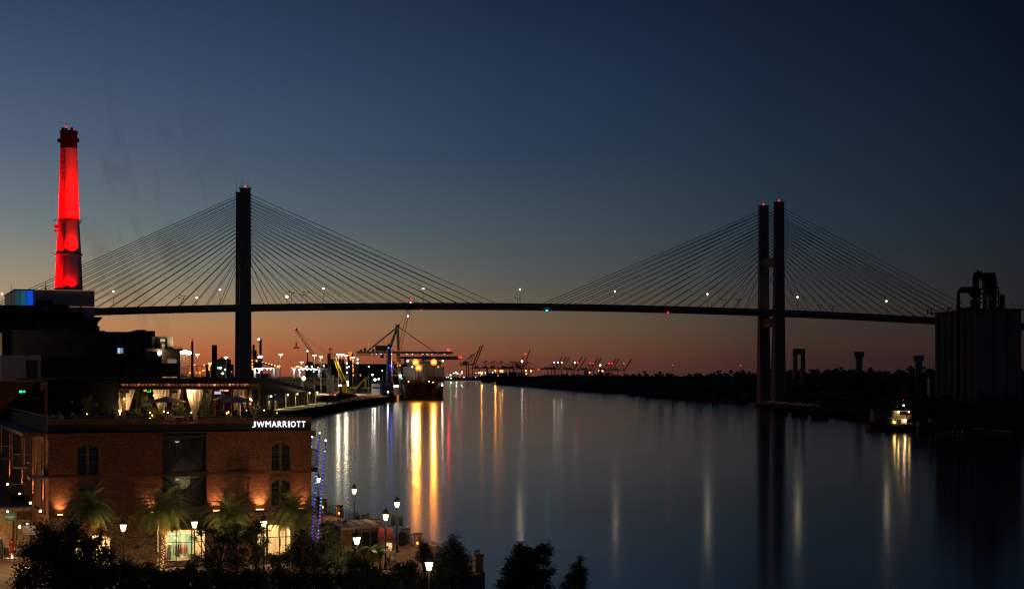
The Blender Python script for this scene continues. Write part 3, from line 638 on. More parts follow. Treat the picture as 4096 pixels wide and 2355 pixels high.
# ---- bright lattice floodlight stand and dark yard warehouse row
def flood_stand():
    d = 304; t = thing('floodlight_stand', 'row of very bright floodlights on a lattice stand left of the slim chimney', 'floodlight', (WX(736,d),d,GZ))
    for p in (724,736,748):
        x = WX(p,d); z = WZ(1420,d); m = MB(); m.bar((x,d,GZ),(x,d,z),.12); m.build('post', M_iron, t)
    for a, b in ((724,736),(736,748)):
        for k in range(2):
            y0, y1 = 1460+k*26, 1486+k*26; m = MB(); m.bar((WX(a,d),d,WZ(y0,d)),(WX(b,d),d,WZ(y1,d)),.1); m.bar((WX(b,d),d,WZ(y0,d)),(WX(a,d),d,WZ(y1,d)),.1); m.build('brace', M_iron, t)
    for k,p in enumerate((713,725,735,746,758)): MB().ball((WX(p,d),d-.3,WZ(1404+k*1.7,d)),.43,8,5,.8).build('floodlight', emi('bright_flood',(1,.86,.6),12), t); glint(t, (WX(p,d),d-1.3,WZ(1404,d)), (1,.8,.5), 700, .3)
    MB().bb(WX(708,d),d,WZ(1419,d),WX(762,d),d+.3,WZ(1416,d)).build('crossbar', M_iron, t)
flood_stand()
def quay_warehouse():
    X0, X1 = -113, -137; t = thing('quay_warehouse', 'long metal warehouse with a black gable roof and glowing wall lamps on the quay', 'warehouse', (-125, 900, GZ))
    ze, zr = 11.4, WZ(1519, 1010)
    MB().bb(-161, 560, GZ, X0, 1010, ze).build('wall', mat('grey_sheet_wall', (.30,.29,.25), .6, var=.2, scale=.5), t)
    MB().add([(X0+1.6,558,ze-.3),(X0+1.6,1012,ze-.3),(X1,1012,zr),(X1,558,zr),(-162.6,558,ze-.3),(-162.6,1012,ze-.3)], [(0,1,2,3),(3,2,5,4),(0,3,4),(1,5,2)]).build('roof', M_roof, t)
    lamps = [(1063,1569),(1091,1562),(1156,1570),(1186,1564),(1238,1560),(1270,1556)]
    lamps = [(1083,),(1108,),(1150,),(1188,),(1237,),(1268,)]
    for i, (px,) in enumerate(lamps):
        d = (X0+.9)*F/(px-2048); d = min(d, 1008)
        f = MB(); f.bb(X0, d-.1, 10.1, X0+.8, d+.1, 10.25); ff = f.build('lamp_bracket', M_iron, t)
        MB().ball((X0+1.1, d, 10.2), .36, 8, 5).build('lamp_head', emi('wall_lamp', (1,.85,.5), 8), t); spot('wall_wash', (X0+1.0,d,9.6), (X0-.1,d,6), (1,.83,.48), 1600, 90, 1, t, .1); spot('wall_wash', (X0+2.0,d,9.6), (X0+5,d,4), (1,.83,.48), 5000, 120, 1, t, .1)
    for k in range(24):
        d = 700+k*13.1; MB().bb(X0, d, GZ, X0+.12, d+6, 8.6).build('roller_door', mat('roller_door', (.22,.21,.18), .5, var=.2, scale=1), t)
        MB().bb(X0, d-3.8, GZ, X0+.5, d-3.3, ze-.4).build('wall_pier', mat('grey_pier', (.2,.19,.17), .7), t)
quay_warehouse()
# quay bollards / fence stubs
G = 'stubby posts along the quay edge'
pr = None
for k, py in enumerate((1637,1629,1622,1618,1614,1611,1607,1604,1601,1598,1595)):
    d = DG(py); L = 'short yellowish post on the quay edge, %s from the near end' % ('first second third fourth fifth sixth seventh eighth ninth tenth eleventh'.split()[k])
    loc = (-97.3 if d < 1080 else -97.3+(d-1080)*.025, d, GZ)
    if pr is None:
        pr = thing('quay_post', L, 'post', loc, G); MB().tube(loc, Vector(loc)+Vector((0,0,1.3)), .35, .3, 8).build('shaft', M_yel, pr); MB().tube(Vector(loc)+Vector((0,0,1.3)), Vector(loc)+Vector((0,0,1.5)), .42, n=8).build('cap', M_yel, pr)
    else: copy_tree(pr, loc, None, L)
# ---- container crane on the quay
def gantry(d, near=True):
    t = thing('container_crane', 'large grey ship-to-shore container crane lowered over the cargo ship', 'crane', (WX(1575,d),d,GZ))
    c = mat('crane_grey', (.42,.38,.33), .6, var=.15, scale=.4)
    zg = WZ(1409,d); hb = 2.0
    def P(px, py, dy=0): return Vector((WX(px,d), d+dy, WZ(py,d)))
    for dy in (0, 16):
        for px_b, px_t, nm in ((1546,1551,'leg'),(1604,1590,'leg')):
            MB().bar(Vector((WX(px_b,d),d+dy,GZ)), P(px_t,1404,dy), 1.9, 1.9).build(nm, c, t)
        MB().bar(P(1551,1404,dy), P(1588,1306,dy*.6+3), 1.1).build('pylon', c, t)
        MB().bar(P(1591,1400,dy), P(1589,1306,dy*.6+3), 1.3).build('pylon', c, t)
        MB().bar(P(1548,1500,dy), P(1599,1500,dy), 1.2).build('leg_tie', c, t)
        MB().bar(P(1549,1450,dy), P(1597,1498,dy), .7).build('leg_brace', c, t)
    for px in (1546,1604): MB().bar((WX(px,d),d-2,GZ+1.5),(WX(px,d),d+18,GZ+1.5),2.2,2).build('bogie', c, t)
    for dy in (5, 11):
        MB().bar(P(1424,1409,dy), P(1600,1409,dy), 1.1, hb).build('girder', c, t)
        MB().bar(P(1601,1409,dy), P(1808,1411,dy), 1.1, hb).build('boom', c, t)
        MB().bar(P(1588,1306,dy), P(1466,1404,dy), .9).build('backstay', c, t)
        MB().bar(P(1590,1306,dy), P(1733,1404,dy), .6).build('forestay', c, t)
    MB().box(P(1588,1303,8), (3,8,2.6)).build('apex_head', c, t)
    MB().bb(WX(1500,d),d+3,WZ(1403,d),WX(1545,d),d+13,WZ(1381,d)).build('machinery_house', M_dark, t)
    for a,b,y in ((1452,1461,1391),(1487,1493,1394),(1549,1556,1374),(1436,1444,1397)): MB().bb(WX(a,d),d+5,WZ(1404,d),WX(b,d),d+10,WZ(y,d)).build('equipment_box', M_dark, t)
    MB().bb(WX(1521,d),d+2,WZ(1431,d),WX(1533,d),d+7,WZ(1417,d)).build('operator_cab', M_dark, t)
    m = MB()
    for k in range(30):
        a = 1425+k*2.9; m.bar(P(a,1413,3), P(a+1.4,1424,3), .12); m.bar(P(a+1.4,1424,3), P(a+2.9,1413,3), .12)
    m.build('festoon_cable', M_iron, t)
    m = MB()
    m.bar(P(1424,1404,3), P(1808,1406,3), .12)
    for k in range(60): m.bar(P(1424+k*6.5,1409,3), P(1424+k*6.5,1404,3), .1)
    m.build('walkway_rail', M_iron, t)
    for px in (1485,1503,1522,1565,1626,1648,1690,1707,1727,1776): MB().ball(P(px,1415.5,5), .3, 6, 4).build('boom_lamp', E_cool, t)
    MB().ball(P(1793,1398,8), 1.0, 8, 5).build('beacon', emi('strong_red_beacon',(1,.01,.03),6), t); glint(t, P(1793,1398,6.4), (1,.01,.03), 1100, .5)
    for px,py,e in ((1601,1460,E_orange),(1602,1502,E_white),(1607,1512,E_green)): MB().ball(P(px,py,-2), .6 if px!=1602 else .95, 8, 5).build('leg_lamp', e, t)
    m = MB()
    for q in range(6): m.bar(P(1695+q*1.5,1409,8), P(1690+q*3,1424,8), .25)
    m.bb(WX(1686,d),d+5,WZ(1430,d),WX(1710,d),d+11,WZ(1424,d)); m.build('spreader', M_iron, t)
gantry(1480)
def boom2():
    d = 1750; t = thing('second_container_crane', 'boom tip of a second container crane with a red light behind the ship lamps', 'crane', (WX(1700,d),d,GZ))
    for y, w in ((1427,1.2),(1434,1.8)): MB().bar((WX(1690,d),d,WZ(y,d)),(WX(1838,d),d,WZ(y,d)),w*1.1).build('boom', M_concd, t)
    for a in (1836,1843): MB().ball((WX(a,d),d-1,WZ(1428,d)),.8,6,4).build('beacon', E_red, t)
    MB().bar((WX(1841,d),d,WZ(1428,d)),(WX(1843,d),d,WZ(1462,d)),.35).build('hanging_chain', M_iron, t)
    for a in (1620,1690): MB().bar((WX(a,d),d+3,GZ),(WX(a,d),d+3,WZ(1430,d)),2).build('leg', M_concd, t)
    MB().bar((WX(1600,d),d,WZ(1430,d)),(WX(1700,d),d,WZ(1430,d)),2.2).build('girder', M_concd, t)
boom2()
def mobile_crane():
    d = 1350; P = lambda px,py,dy=0: Vector((WX(px,d),d+dy,WZ(py,d)))
    t = thing('mobile_harbour_crane', 'blue mobile harbour crane with its lattice boom raised across the bridge deck', 'crane', (WX(1562,d),d,GZ))
    MB().bb(WX(1537,d),d-5,WZ(1560,d),WX(1574,d),d+5,WZ(1529,d)).build('machine_house', M_blue, t)
    MB().bb(WX(1541,d),d-5.1,WZ(1541,d),WX(1564,d),d-5.02,WZ(1532,d)).build('name_panel', M_white, t)
    MB().bb(WX(1535,d),d-6,GZ,WX(1577,d),d+6,GZ+2.5).build('chassis', M_black, t)
    for k in range(6): MB().tube((WX(1537+k*7.5,d),d-6.4,GZ+.8),(WX(1537+k*7.5,d),d-5.8,GZ+.8),.85,n=12).build('wheel', M_black, t)
    m = MB(); m.loft([P(1552,1530,-1.6),P(1569,1530,-1.6),P(1569,1530,1.6),P(1552,1530,1.6)],[P(1554,1388,-1.1),P(1564,1388,-1.1),P(1564,1388,1.1),P(1554,1388,1.1)]); m.build('tower', M_blue, t)
    MB().bb(WX(1550,d),d-1.6,WZ(1388,d),WX(1570,d),d+1.6,WZ(1380,d)).build('tower_head', M_iron, t)
    m = MB(); lattice(m, P(1572,1505), P(1642,1212), 3.0, 1.7, 26, .13); m.build('boom', M_steel, t)
    m = MB(); m.bar(P(1562,1382), P(1641,1208), .12); m.bar(P(1558,1382), P(1640,1206), .12); m.bar(P(1570,1400), P(1600,1420), .5); m.bar(P(1569,1440,0), P(1585,1470,0), .8); m.build('luffing_rope', M_iron, t)
    MB().ball(P(1643,1207), 1.1, 8, 5).build('sheave_head', M_iron, t)
    MB().ball(P(1645,1200), .8, 6, 4).build('beacon', E_red, t)
    for px, py in ((1643,1211),(1632,1264)): MB().ball(P(px,py,-1.2), .65, 6, 4).build('boom_lamp', E_cool, t)
    MB().bar(P(1645,1206), P(1646,1385), .1).build('hoist_rope', M_iron, t)
    for px, py in ((1555,1390),(1566,1463),(1569,1545)): MB().ball(P(px,py,-1.9), .55, 6, 4).build('blue_lamp', E_blue, t)
    glint(t, P(1566,1463,-3.4), (.05,.2,1), 350, .4); spot('tower_wash', P(1566,1460,-3.2), P(1563,1512,-.8), (.08,.25,1), 450, 60, .7, t, .3)
    spot('tower_wash', P(1555,1392,-3.2), P(1558,1440,-.8), (.08,.25,1), 300, 40, .7, t, .3)
mobile_crane()
def crawler():
    d = 1500; P = lambda px,py,dy=0: Vector((WX(px,d),d+dy,WZ(py,d)))
    t = thing('lattice_boom_crane', 'dark crane whose lattice boom leans left with a spreader hanging over the yard', 'crane', (WX(1312,d),d,GZ))
    m = MB(); lattice(m, P(1308,1497), P(1186,1320), 2.6, 1.5, 24, .14); m.build('boom', M_iron, t)
    m = MB(); m.bar(P(1186,1318), P(1316,1418), .13); m.bar(P(1186,1322), P(1312,1422), .13); m.build('stay_rope', M_iron, t)
    MB().ball(P(1185,1317), 1.2, 8, 5).build('sheave_head', M_iron, t); MB().ball(P(1181,1314,-1), .6, 6, 4).build('beacon', E_red, t)
    MB().bar(P(1185,1320), P(1185,1376), .1).build('hoist_rope', M_iron, t)
    m = MB(); m.bar(P(1185,1368), P(1185,1386), .9); m.bar(P(1185,1380), P(1178,1390), .3); m.bar(P(1185,1380), P(1192,1390), .3); m.bar(P(1174,1391), P(1197,1391), .9); m.bar(P(1175,1386), P(1175,1394), .5); m.bar(P(1196,1386), P(1196,1394), .5); m.build('spreader', M_iron, t)
    m = MB(); m.bar(P(1317,1500), P(1316,1420), 2.6); m.bar(P(1310,1416), P(1323,1416), 1.6); m.build('mast', M_iron, t)
    MB().bb(WX(1308,d),d-4,GZ,WX(1332,d),d+4,WZ(1500,d)).build('machine_house', M_dark, t)
    d = 1420; t = thing('yellow_boom_crane', 'yellow lattice-boom crane with its boom bent over at the top', 'crane', (WX(1378,d),d,GZ))
    m = MB(); lattice(m, P(1376,1526), P(1324,1397), 3.0, 1.6, 20, .15); m.build('boom', M_yel, t)
    m = MB(); m.bar(P(1324,1397), P(1317,1392), 1.0); m.bar(P(1317,1392), P(1317,1410), .5); m.bar(P(1324,1398), P(1329,1393), .5); m.build('boom_head', M_yel, t)
    MB().bb(WX(1368,d),d-3,GZ,WX(1388,d),d+3,WZ(1536,d)).build('machine_house', M_yel, t); MB().tube((WX(1378,d),d,GZ),(WX(1378,d),d,GZ+2),3,n=12).build('turntable', M_iron, t)
    MB().bar(P(1316,1392), P(1375,1526), .1).build('hoist_rope', M_iron, t)
    t = thing('yellow_loader', 'yellow triangular cargo loader on the quay yard', 'loader', (WX(1440,1480),1480,GZ)); d = 1480
    MB().bar(P(1419,1557), P(1463,1511), 1.5).build('inclined_arm', M_yel, t); MB().bar(P(1461,1514), P(1461,1556), 1.7).build('column', M_yel, t); MB().bar(P(1397,1551), P(1424,1549), 1.3).build('conveyor', M_yel, t); MB().bar(P(1455,1510), P(1469,1510), 1.0).build('head', M_yel, t)
    MB().bb(WX(1396,d),d,GZ,WX(1424,d),d+4,WZ(1552,d)).build('brick_base', M_concd, t)
    for a in (1443,1465): MB().bb(WX(a,d),d-2,WZ(1554,d),WX(a+19,d),d+3,WZ(1549,d)).build('canopy', M_shed, t); 
    for a in (1444,1451,1459,1470,1478): MB().bb(WX(a,d),d-1.5,GZ,WX(a,d)+.4,d-1.1,WZ(1553,d)).build('canopy_post', M_yel, t)
crawler()
def lit_gatehouse():
    d = 1440; P = lambda px,py,dy=0: Vector((WX(px,d),d+dy,WZ(py,d)))
    t = thing('lamp_gantry', 'low gantry carrying a bright row of white lamps beside the yellow boom crane', 'gantry', (WX(1373,d),d,GZ))
    MB().bar(P(1354,1542), P(1393,1539), .7).build('beam', M_iron, t)
    for k in range(6): MB().ball(P(1356+k*7.2,1541.5-k*.55,-.6), .75, 6, 4).build('lamp_head', emi('pinkwhite_lamp',(1,.82,.78),8), t)
    for px in (1357,1390): MB().bar((WX(px,d),d,GZ), P(px,1541), .5).build('post', M_iron, t)
    lamp(1391,1527,1460,emi('canopy_yellow',(1,.8,.25),60),.9,'yellow lamp on the pitched canopy beside the lamp gantry')
    t = thing('white_tank', 'white storage container with a blue frame left of the blue crane', 'tank', (WX(1505,1450),1450,GZ)); d = 1450
    MB().bb(WX(1486,d),d,GZ,WX(1520,d),d+6,WZ(1534,d)).build('body', M_white, t); MB().bb(WX(1520,d),d-1,GZ,WX(1531,d),d+5,WZ(1522,d)).build('blue_end', M_blue, t); MB().bb(WX(1488,d),d-.2,WZ(1553,d),WX(1518,d),d-.02,WZ(1547,d)).build('blue_brace', M_blue, t)
    t = thing('white_office', 'small pale office with a lit strip between the blue crane and the ship', 'building', (WX(1582,1440),1440,GZ)); d = 1440
    MB().bb(WX(1573,d),d,GZ,WX(1597,d),d+6,WZ(1541,d)).build('wall', M_white, t); MB().bb(WX(1572,d),d-.4,WZ(1541,d),WX(1598,d),d+6.4,WZ(1539,d)).build('roof', M_white, t); MB().bb(WX(1574,d),d-.12,WZ(1546,d),WX(1594,d),d-.02,WZ(1541.5,d)).build('light_strip', emi('office_strip',(1,.95,.75),10), t)
lit_gatehouse()
# ---- parked cars on the quay
def car(col, loc, rz, label, m):
    t = thing('parked_car', label, 'car', (0,0,0), 'cars parked on the quay')
    b = MB(); pr = [(-2.2,.35),(-2.25,.85),(-1.9,1.0),(-1.3,1.42),(.5,1.45),(1.15,1.0),(2.1,.9),(2.2,.45),(2.1,.3),(-2.1,.3)]
    b.loft([(x,-.85,z) for x,z in pr],[(x,.85,z) for x,z in pr]); b.build('body', m, t)
    w = [(-1.75,1.02),(-1.25,1.38),(.45,1.40),(1.0,1.02)]; MB().loft([(x,-.87,z) for x,z in w],[(x,.87,z) for x,z in w]).build('window', M_glass, t)
    for x in (-1.35,1.35):
        for y in (-.86,.86): MB().tube((x,y-.09,.33),(x,y+.09,.33),.33,n=10).build('wheel', M_black, t)
    for y in (-.6,.6): MB().box((2.2,y,.7),(.08,.3,.16)).build('headlight', M_white, t)
    t.location = loc; t.rotation_euler = (0,0,rz); t.scale = (1.15,1.15,1.15)
car(0,(WX(1338,1435),1435,GZ),.2,'red car parked nearest the planted bank on the quay',M_red)
car(0,(WX(1346,1520),1520,GZ),.3,'red car behind the nearest red one on the quay',M_red)
car(0,(WX(1326,1540),1540,GZ),.5,'dark car left of the red ones on the quay',M_black)
car(0,(WX(1382,1545),1545,GZ),.1,'red car parked right, under the lamp gantry',M_red)
# ---- ship
def ship():
    X0, X1 = WX(1607,1400), WX(1772,1400); xc = WX(1674,1400); cx = (X0+X1)/2; hw = (X1-X0)/2
    t = thing('container_ship', 'loaded container ship moored at the quay with blazing orange deck lamps', 'ship', (cx, 1500, 0))
    hull = mat('ship_hull', (.10,.045,.035), .5, var=.3, scale=.15); 
    zt = WZ(1532, 1402)
    def sec(y, wl, wd, cxx, z1):
        out = []
        for s in (-1, 1):
            pass
        return [Vector((cxx-wl, y, -1)), Vector((cxx-wl*1.0, y, 3.2)), Vector((cxx-wd, y, z1)), Vector((cxx+wd, y, z1)), Vector((cxx+wl*1.0, y, 3.2)), Vector((cxx+wl, y, -1))]
    m = MB(); st = [(1401,.3,hw*.80,zt+.0),(1406,hw*.42,hw*.98,zt),(1416,hw*.8,hw,zt),(1432,hw*.98,hw,zt),(1560,hw*.93,hw*.93,zt)]
    ss = []
    for y, a, b, z in st: ss.append(sec(y, a, b, cx-max(0,y-1410)*.045, z))
    for a, b in zip(ss, ss[1:]): m.loft(a, b)
    m.build('hull', hull, t)
    MB().loft([Vector((v.x, v.y+.0, v.z)) for v in [Vector((cx-hw*1.01,1410,-.5)),Vector((cx+hw*1.01,1410,-.5)),Vector((cx-7+hw*.94,1555,-.5)),Vector((cx-7-hw*.93,1555,-.5))]],[Vector((cx-hw*1.01,1410,1.6)),Vector((cx+hw*1.01,1410,1.6)),Vector((cx-7+hw*.94,1555,1.6)),Vector((cx-7-hw*.93,1555,1.6))]).build('boot_topping', mat('boot_red',(.10,.02,.015),.6), t)
    MB().bb(cx-hw*.95,1404,zt,cx+hw*.95,1406,zt+1.0).build('bulwark', hull, t)
    MB().bar((WX(1673,1402),1402,zt),(WX(1673,1402),1402,WZ(1474,1402)),.7).build('foremast', mat('mast_red',(.25,.06,.03),.6), t)
    for q in (1668,1679): MB().bar((WX(q,1402),1402,zt),(WX(1673,1402),1402,WZ(1495,1402)),.25).build('mast_stay', M_iron, t)
    sup = mat('ship_white', (.55,.52,.46), .5, var=.1)
    MB().bb(cx-6-hw*.86,1535,zt,cx-6+hw*.86,1552,WZ(1452,1535)).build('superstructure', sup, t)
    MB().bb(cx-6-hw,1536,WZ(1452,1535),cx-6+hw,1542,WZ(1444,1535)).build('bridge_wing', sup, t)
    MB().bar((cx-6,1540,WZ(1444,1535)),(cx-6,1540,WZ(1418,1535)),1.2).build('radar_mast', sup, t)
    m = MB()
    for q in (-1,1): m.bar((cx+q*1.5,1560,zt+12),(cx+q*6,1558,WZ(1436,1560)),.6)
    m.build('deck_crane', sup, t)
    E_sh = emi('ship_sodium',(1,.6,.18),7)
    for px, py in ((1663,1448),(1735,1448),(1674,1471)):  # boxes added behind the lamps to keep their light off the containers
        p = W(px,py,1403); MB().ball(p, .85, 8, 6).build('deck_floodlight', E_sh, t); flood(t, (p.x,1399.5,p.z), (1,.30,.03), 80000 if px != 1674 else 40000, .8); MB().bb(p.x-1.5,1404.2,p.z-1.5,p.x+1.5,1404.6,p.z+1.5).build('added_light_shield', M_iron, t); MB().tube((p.x,1404.0,p.z),(p.x,1404.15,p.z),2.6,n=20).build('halo_disc', emi('halo_glow',(1,.29,.02),1.5), t); MB().bb(p.x-1.0,1403,p.z-1.7,p.x+1.0,1404.3,p.z-1.5).build('added_light_shield', M_iron, t)  # glowing disc behind each lamp paints its orange halo
        if py < 1460: MB().bar((p.x,1403,WZ(1480,1403)), (p.x,1403,p.z-.6), .3).build('lamp_post', M_iron, t); MB().bar((p.x,1403,zt), (p.x,1403,WZ(1480,1403)), .3).build('lamp_post', M_iron, t)
    for px,py,e,r in ((1631,1443,E_white,.9),(1771,1443,E_white,.8),(1649,1467,E_white,.6),(1753,1467,E_orange,.8),(1634,1525,E_warm,.6),(1716,1525,E_warm,.6),(1732,1528,E_warm,.6),(1769,1540,emi('bright_white',(1,.9,.8),8),.8),(1769,1533,E_green,.45)):
        MB().ball(W(px,py,1402.5), r*.8, 6, 4).build('ship_lamp', e, t)
        if px in (1631,1649,1769,1771): glint(t, W(px,py,1400.8), (1,.86,.68), 330 if px != 1649 else 1500, .4)
    for px in (1631,1771): MB().bar(W(px,1443,1403), (WX(px,1403),1403,zt), .2).build('lamp_post', M_iron, t)
    # emblem-like lettering on the bow is illegible; the anchor recess is not
    MB().box((cx-hw*.45,1403.2,7.5),(1.6,.8,2.2)).build('anchor', M_iron, t)
    # containers, thirteen abreast in the front bay, each a thing of its own
    cols = {'white': (.36,.35,.33), 'brown': (.14,.045,.03), 'red': (.28,.045,.03), 'orange': (.34,.10,.03), 'blue': (.05,.09,.2), 'grey': (.3,.3,.3)}
    pro = {}
    def cont(c):
        if c in pro: return pro[c], False
        mm = mat('container_'+c, cols[c], .55, var=.2, scale=.6); o = thing('shipping_container', 'x', 'container')
        b = MB(); b.bb(-1.18,.06,.06,1.18,11.9,2.5); b.build('shell', mm, o)
        for s in (-.59,.59): MB().bb(s-.55,-.02,.12,s+.55,.05,2.46).build('door', mm, o)
        f = MB()
        for s in (-.9,-.3,.3,.9): f.tube((s,-.06,.15),(s,-.06,2.45),.035,n=4)
        f.build('lock_rod', M_steel, o); g = MB()
        for s in (-1.17,1.17): g.bb(s-.06,-.04,0,s+.06,.06,2.56)
        g.build('corner_post', mm, o)
        pro[c] = o; return o, True
    rr = random.Random(9); wn = 'port side|second from the port side|third from the port side|fourth from the port side|fifth from the port side|sixth from the port side|middle|sixth from the starboard side|fifth from the starboard side|fourth from the starboard side|third from the starboard side|second from the starboard side|starboard side'.split('|')
    tn = ['lowest tier','second tier','third tier','fourth tier','fifth tier','top tier']
    z0 = zt+.2
    for tier in range(6):
        for c in range(13):
            if tier == 5 and not (3 <= c <= 11): continue
            if tier == 4 and c < 0: continue
            col = rr.choice(['brown','red','red','orange','brown','grey'] if tier == 0 else (['red','orange','brown','white','grey'] if tier == 1 else ['white','white','white','grey','white','white']))
            if tier == 1 and c in (3,6,7): col = 'white'
            o, new = cont(col); x = cx-hw+1.35+c*2.535; loc = (x, 1412+tier*.02, z0+tier*2.62+.0)
            L = '%s container, %s, column %s, front stack of the ship' % (col, tn[tier], wn[c].replace('from the ','from '))
            if new: o.location = loc; o['label'] = L; o['group'] = 'containers stacked on the ship'
            else: copy_tree(o, loc, None, L, None, 'containers stacked on the ship')
    m = MB()
    for c in range(14):
        x = cx-hw+.1+c*2.535; m.bb(x-.05,1411.6,zt,x+.05,1411.8,z0+9)
    m.build('lashing_bridge', M_iron, t)
ship()
# stacked containers seen over the cream shed roof
pr = {}
G = 'containers stacked behind the cream shed'
k = 0
for px, py, c, w in ((1246,1500,'white','first pale'),(1256,1500,'white','second pale'),(1296,1504,'blue','first blue'),(1329,1505,'red','lone red'),(1340,1504,'blue','blue by the red'),(1352,1503,'blue','blue under the boom'),(1344,1494,'red','upper red'),(1352,1494,'red','second upper red'),(1030,1500,'blue','blue near tower'),(1055,1503,'grey','grey'),(1070,1502,'grey','second grey')):
    d = 1640; z = WZ(py+3,d); n = z
    o = thing('yard_container', '%s container stacked behind the cream shed roof' % w, 'container', (WX(px,d),d,z), G)
    col = {'white':(.5,.5,.48),'blue':(.12,.2,.32),'red':(.3,.06,.04),'grey':(.2,.2,.2)}[c]
    mm = mat('yardbox_'+c, col, .6, var=.2)
    MB().bb(WX(px,d)-1.3,d,z,WX(px,d)+1.3,d+12,z+2.7).build('shell', mm, o); MB().bb(WX(px,d)-1.1,d-.06,z+.15,WX(px,d)-.04,d-.01,z+2.5).build('door', mm, o); MB().bb(WX(px,d)+.04,d-.06,z+.15,WX(px,d)+1.1,d-.01,z+2.5).build('door', mm, o)
    g = MB(); g.bb(WX(px,d)-1.3,d,GZ,WX(px,d)+1.3,d+12,z-.02); g.build('stack_below', mm, o)
# ---- far cranes on the horizon
def far_crane(up):
    t = thing('far_crane', 'x', 'crane'); c = mat('far_steel', (.10,.09,.09), .8)
    for x in (-12, 12):
        for y in (0, 18): MB().bar((x,y,0),(x,y,38),2.4).build('leg', c, t)
    MB().bar((-38,9,38),(14,9,38),3.2,2.6).build('girder', c, t)
    m = MB(); m.bar((10,9,40),(8,9,62),2); m.bar((-6,9,40),(8,9,62),1.6); m.bar((8,9,62),(-34,9,40),1.3); m.build('a_frame', c, t)
    MB().bb(-26,5,40,-12,13,45).build('machinery_house', c, t)
    if up:
        MB().bar((14,9,39),(42,9,84),3.6).build('raised_boom', c, t); m = MB(); m.bar((8,9,62),(32,9,70),.8); m.build('stay', c, t)
    else:
        MB().bar((14,9,38),(62,9,38),2.8,2.4).build('lowered_boom', c, t); m = MB(); m.bar((8,9,62),(50,9,40),1.1); m.bar((8,9,62),(30,9,40),.8); m.build('stay', c, t)
    MB().bar((-12,0,14),(12,0,14),2).build('portal_beam', c, t)
    return t
up = far_crane(True); dn = far_crane(False); fu = fd = True
G = 'quay cranes far off on the horizon'
def putc(px, d, k, label, sc=1.0, rz=0.0, lights=()):
    global fu, fd
    base = up if k else dn; loc = (WX(px,d), d, GZ)
    if (k and fu) or (not k and fd):
        o = base; o.location = loc; o['label'] = label; o['group'] = G; o.scale = sc if isinstance(sc, tuple) else (sc,)*3; o.rotation_euler = (0,0,rz)
        if k: fu = False
        else: fd = False
    else: o = copy_tree(base, loc, rz, label, sc, G)
    return o
o1 = 'first second third fourth fifth sixth seventh eighth ninth tenth'.split()
for i, px in enumerate((1946,1979,2009,2052,2066,2084,2115)): putc(px-14, 5400+i*60, False, 'far crane with lowered boom, %s from left by the river end' % o1[i], .98)
for i, (px, s) in enumerate(((1884,1.28),(1893,1.28))): putc(px-6, 5300-i*150, True, 'far crane with boom raised steeply, %s of the close pair at left' % ('left one','right one')[i], (s*.62,1,s*.98))
putc(2086, 5250, True, 'far crane with steep raised boom and a red tip right of the lowered ones', (.62,1,1.12))
for i, (tx, ty) in enumerate(((2250,1431),(2266,1432),(2280,1431),(2330,1432),(2347,1436),(2395,1438),(2409,1438),(2470,1439),(2482,1440),(2531,1440))):
    d = 6200; o = putc(tx-42*F/d*.97, d+i*10, True, 'far crane with raised boom over the woods, %s from left in the right-hand row' % o1[i], .97-(ty-1431)*.008)
E_fr = emi('far_red',(1,.01,.02),5); E_fw = emi('far_white',(.95,.95,1),6); E_fo = emi('far_orange',(1,.34,.05),6)
def tiplamp(px, py, d, e, r, lb): lamp(px, py, d, e, r, lb, group='lamps on the far cranes', name='crane_top_lamp')
for i,(px,py) in enumerate(((2217,1449),(2232,1449),(2247,1449),(2299,1450))): tiplamp(px,py,6150,E_fw,2.6,'white lamp on the far crane row over the woods, %s white one' % o1[i])
for i,(px,py) in enumerate(((2311,1451),(2360,1452),(2373,1452),(2436,1453),(2448,1453),(2496,1453))): tiplamp(px,py,6150,E_fr,2.8,'red lamp on the far crane row over the woods, %s red one' % o1[i])
for px,py,e,r,w in ((2102,1415,E_fr,3.2,'red at the tallest raised boom'),(2088,1444,E_fw,3.6,'white left of the tallest raised boom'),(2089,1449,E_fr,2.0,'red below the white one'),(2154,1476,E_fr,3.0,'red at the end of the lowered booms'),(2401,1460,E_fw,3.6,'white above the two orange ship lamps')): tiplamp(px,py,5200,e,r,'far crane lamp, '+w)
for i,(px,py) in enumerate(((1982,1482),(2001,1483),(2010,1482),(2104,1482),(2124,1483),(2105,1494),(2396,1483),(2410,1483),(2359,1489),(1984,1503),(1992,1504),(1953,1506))): lamp(px,py,5050,E_fo if i not in (9,10,11) else E_orange,3.6 if i in (3,4,6,7) else 2.3,'orange ship lamp near the horizon, %s from left of its row' % ('first second third fourth fifth sixth seventh eighth ninth tenth eleventh twelfth'.split()[i]),group='orange lamps of the far ships',name='far_ship_lamp')
lamp(2690,1460,1600,E_fr,.5,'small red mast light above the right bank woods',base=1.6,group=None,name='mast_light')
lamp(2962,1460,1500,E_fr,.6,'red mast light left of the right bridge tower',base=1.6,group=None,name='mast_light')
def far_ship():
    d = 5000; t = thing('far_ship', 'dark cargo ship moored at the river end with a white deckhouse', 'ship', (WX(1980,d),d,0))
    z = WZ(1505,d); pr = [(WX(1912,d),z+1),(WX(1925,d),0),(WX(2140,d),0),(WX(2142,d),z)]
    MB().loft([(x,d,q) for x,q in pr],[(x,d+30,q) for x,q in pr]).build('hull', M_black, t)
    MB().bb(WX(2070,d),d+5,z,WX(2100,d),d+25,WZ(1489,d)).build('deckhouse', M_white, t)
    for a,b,y in ((1950,1990,1492),(1994,2030,1490),(2034,2066,1487)): MB().bb(WX(a,d),d+3,z,WX(b,d),d+27,WZ(y,d)).build('container_stack', M_dark, t)
far_ship()
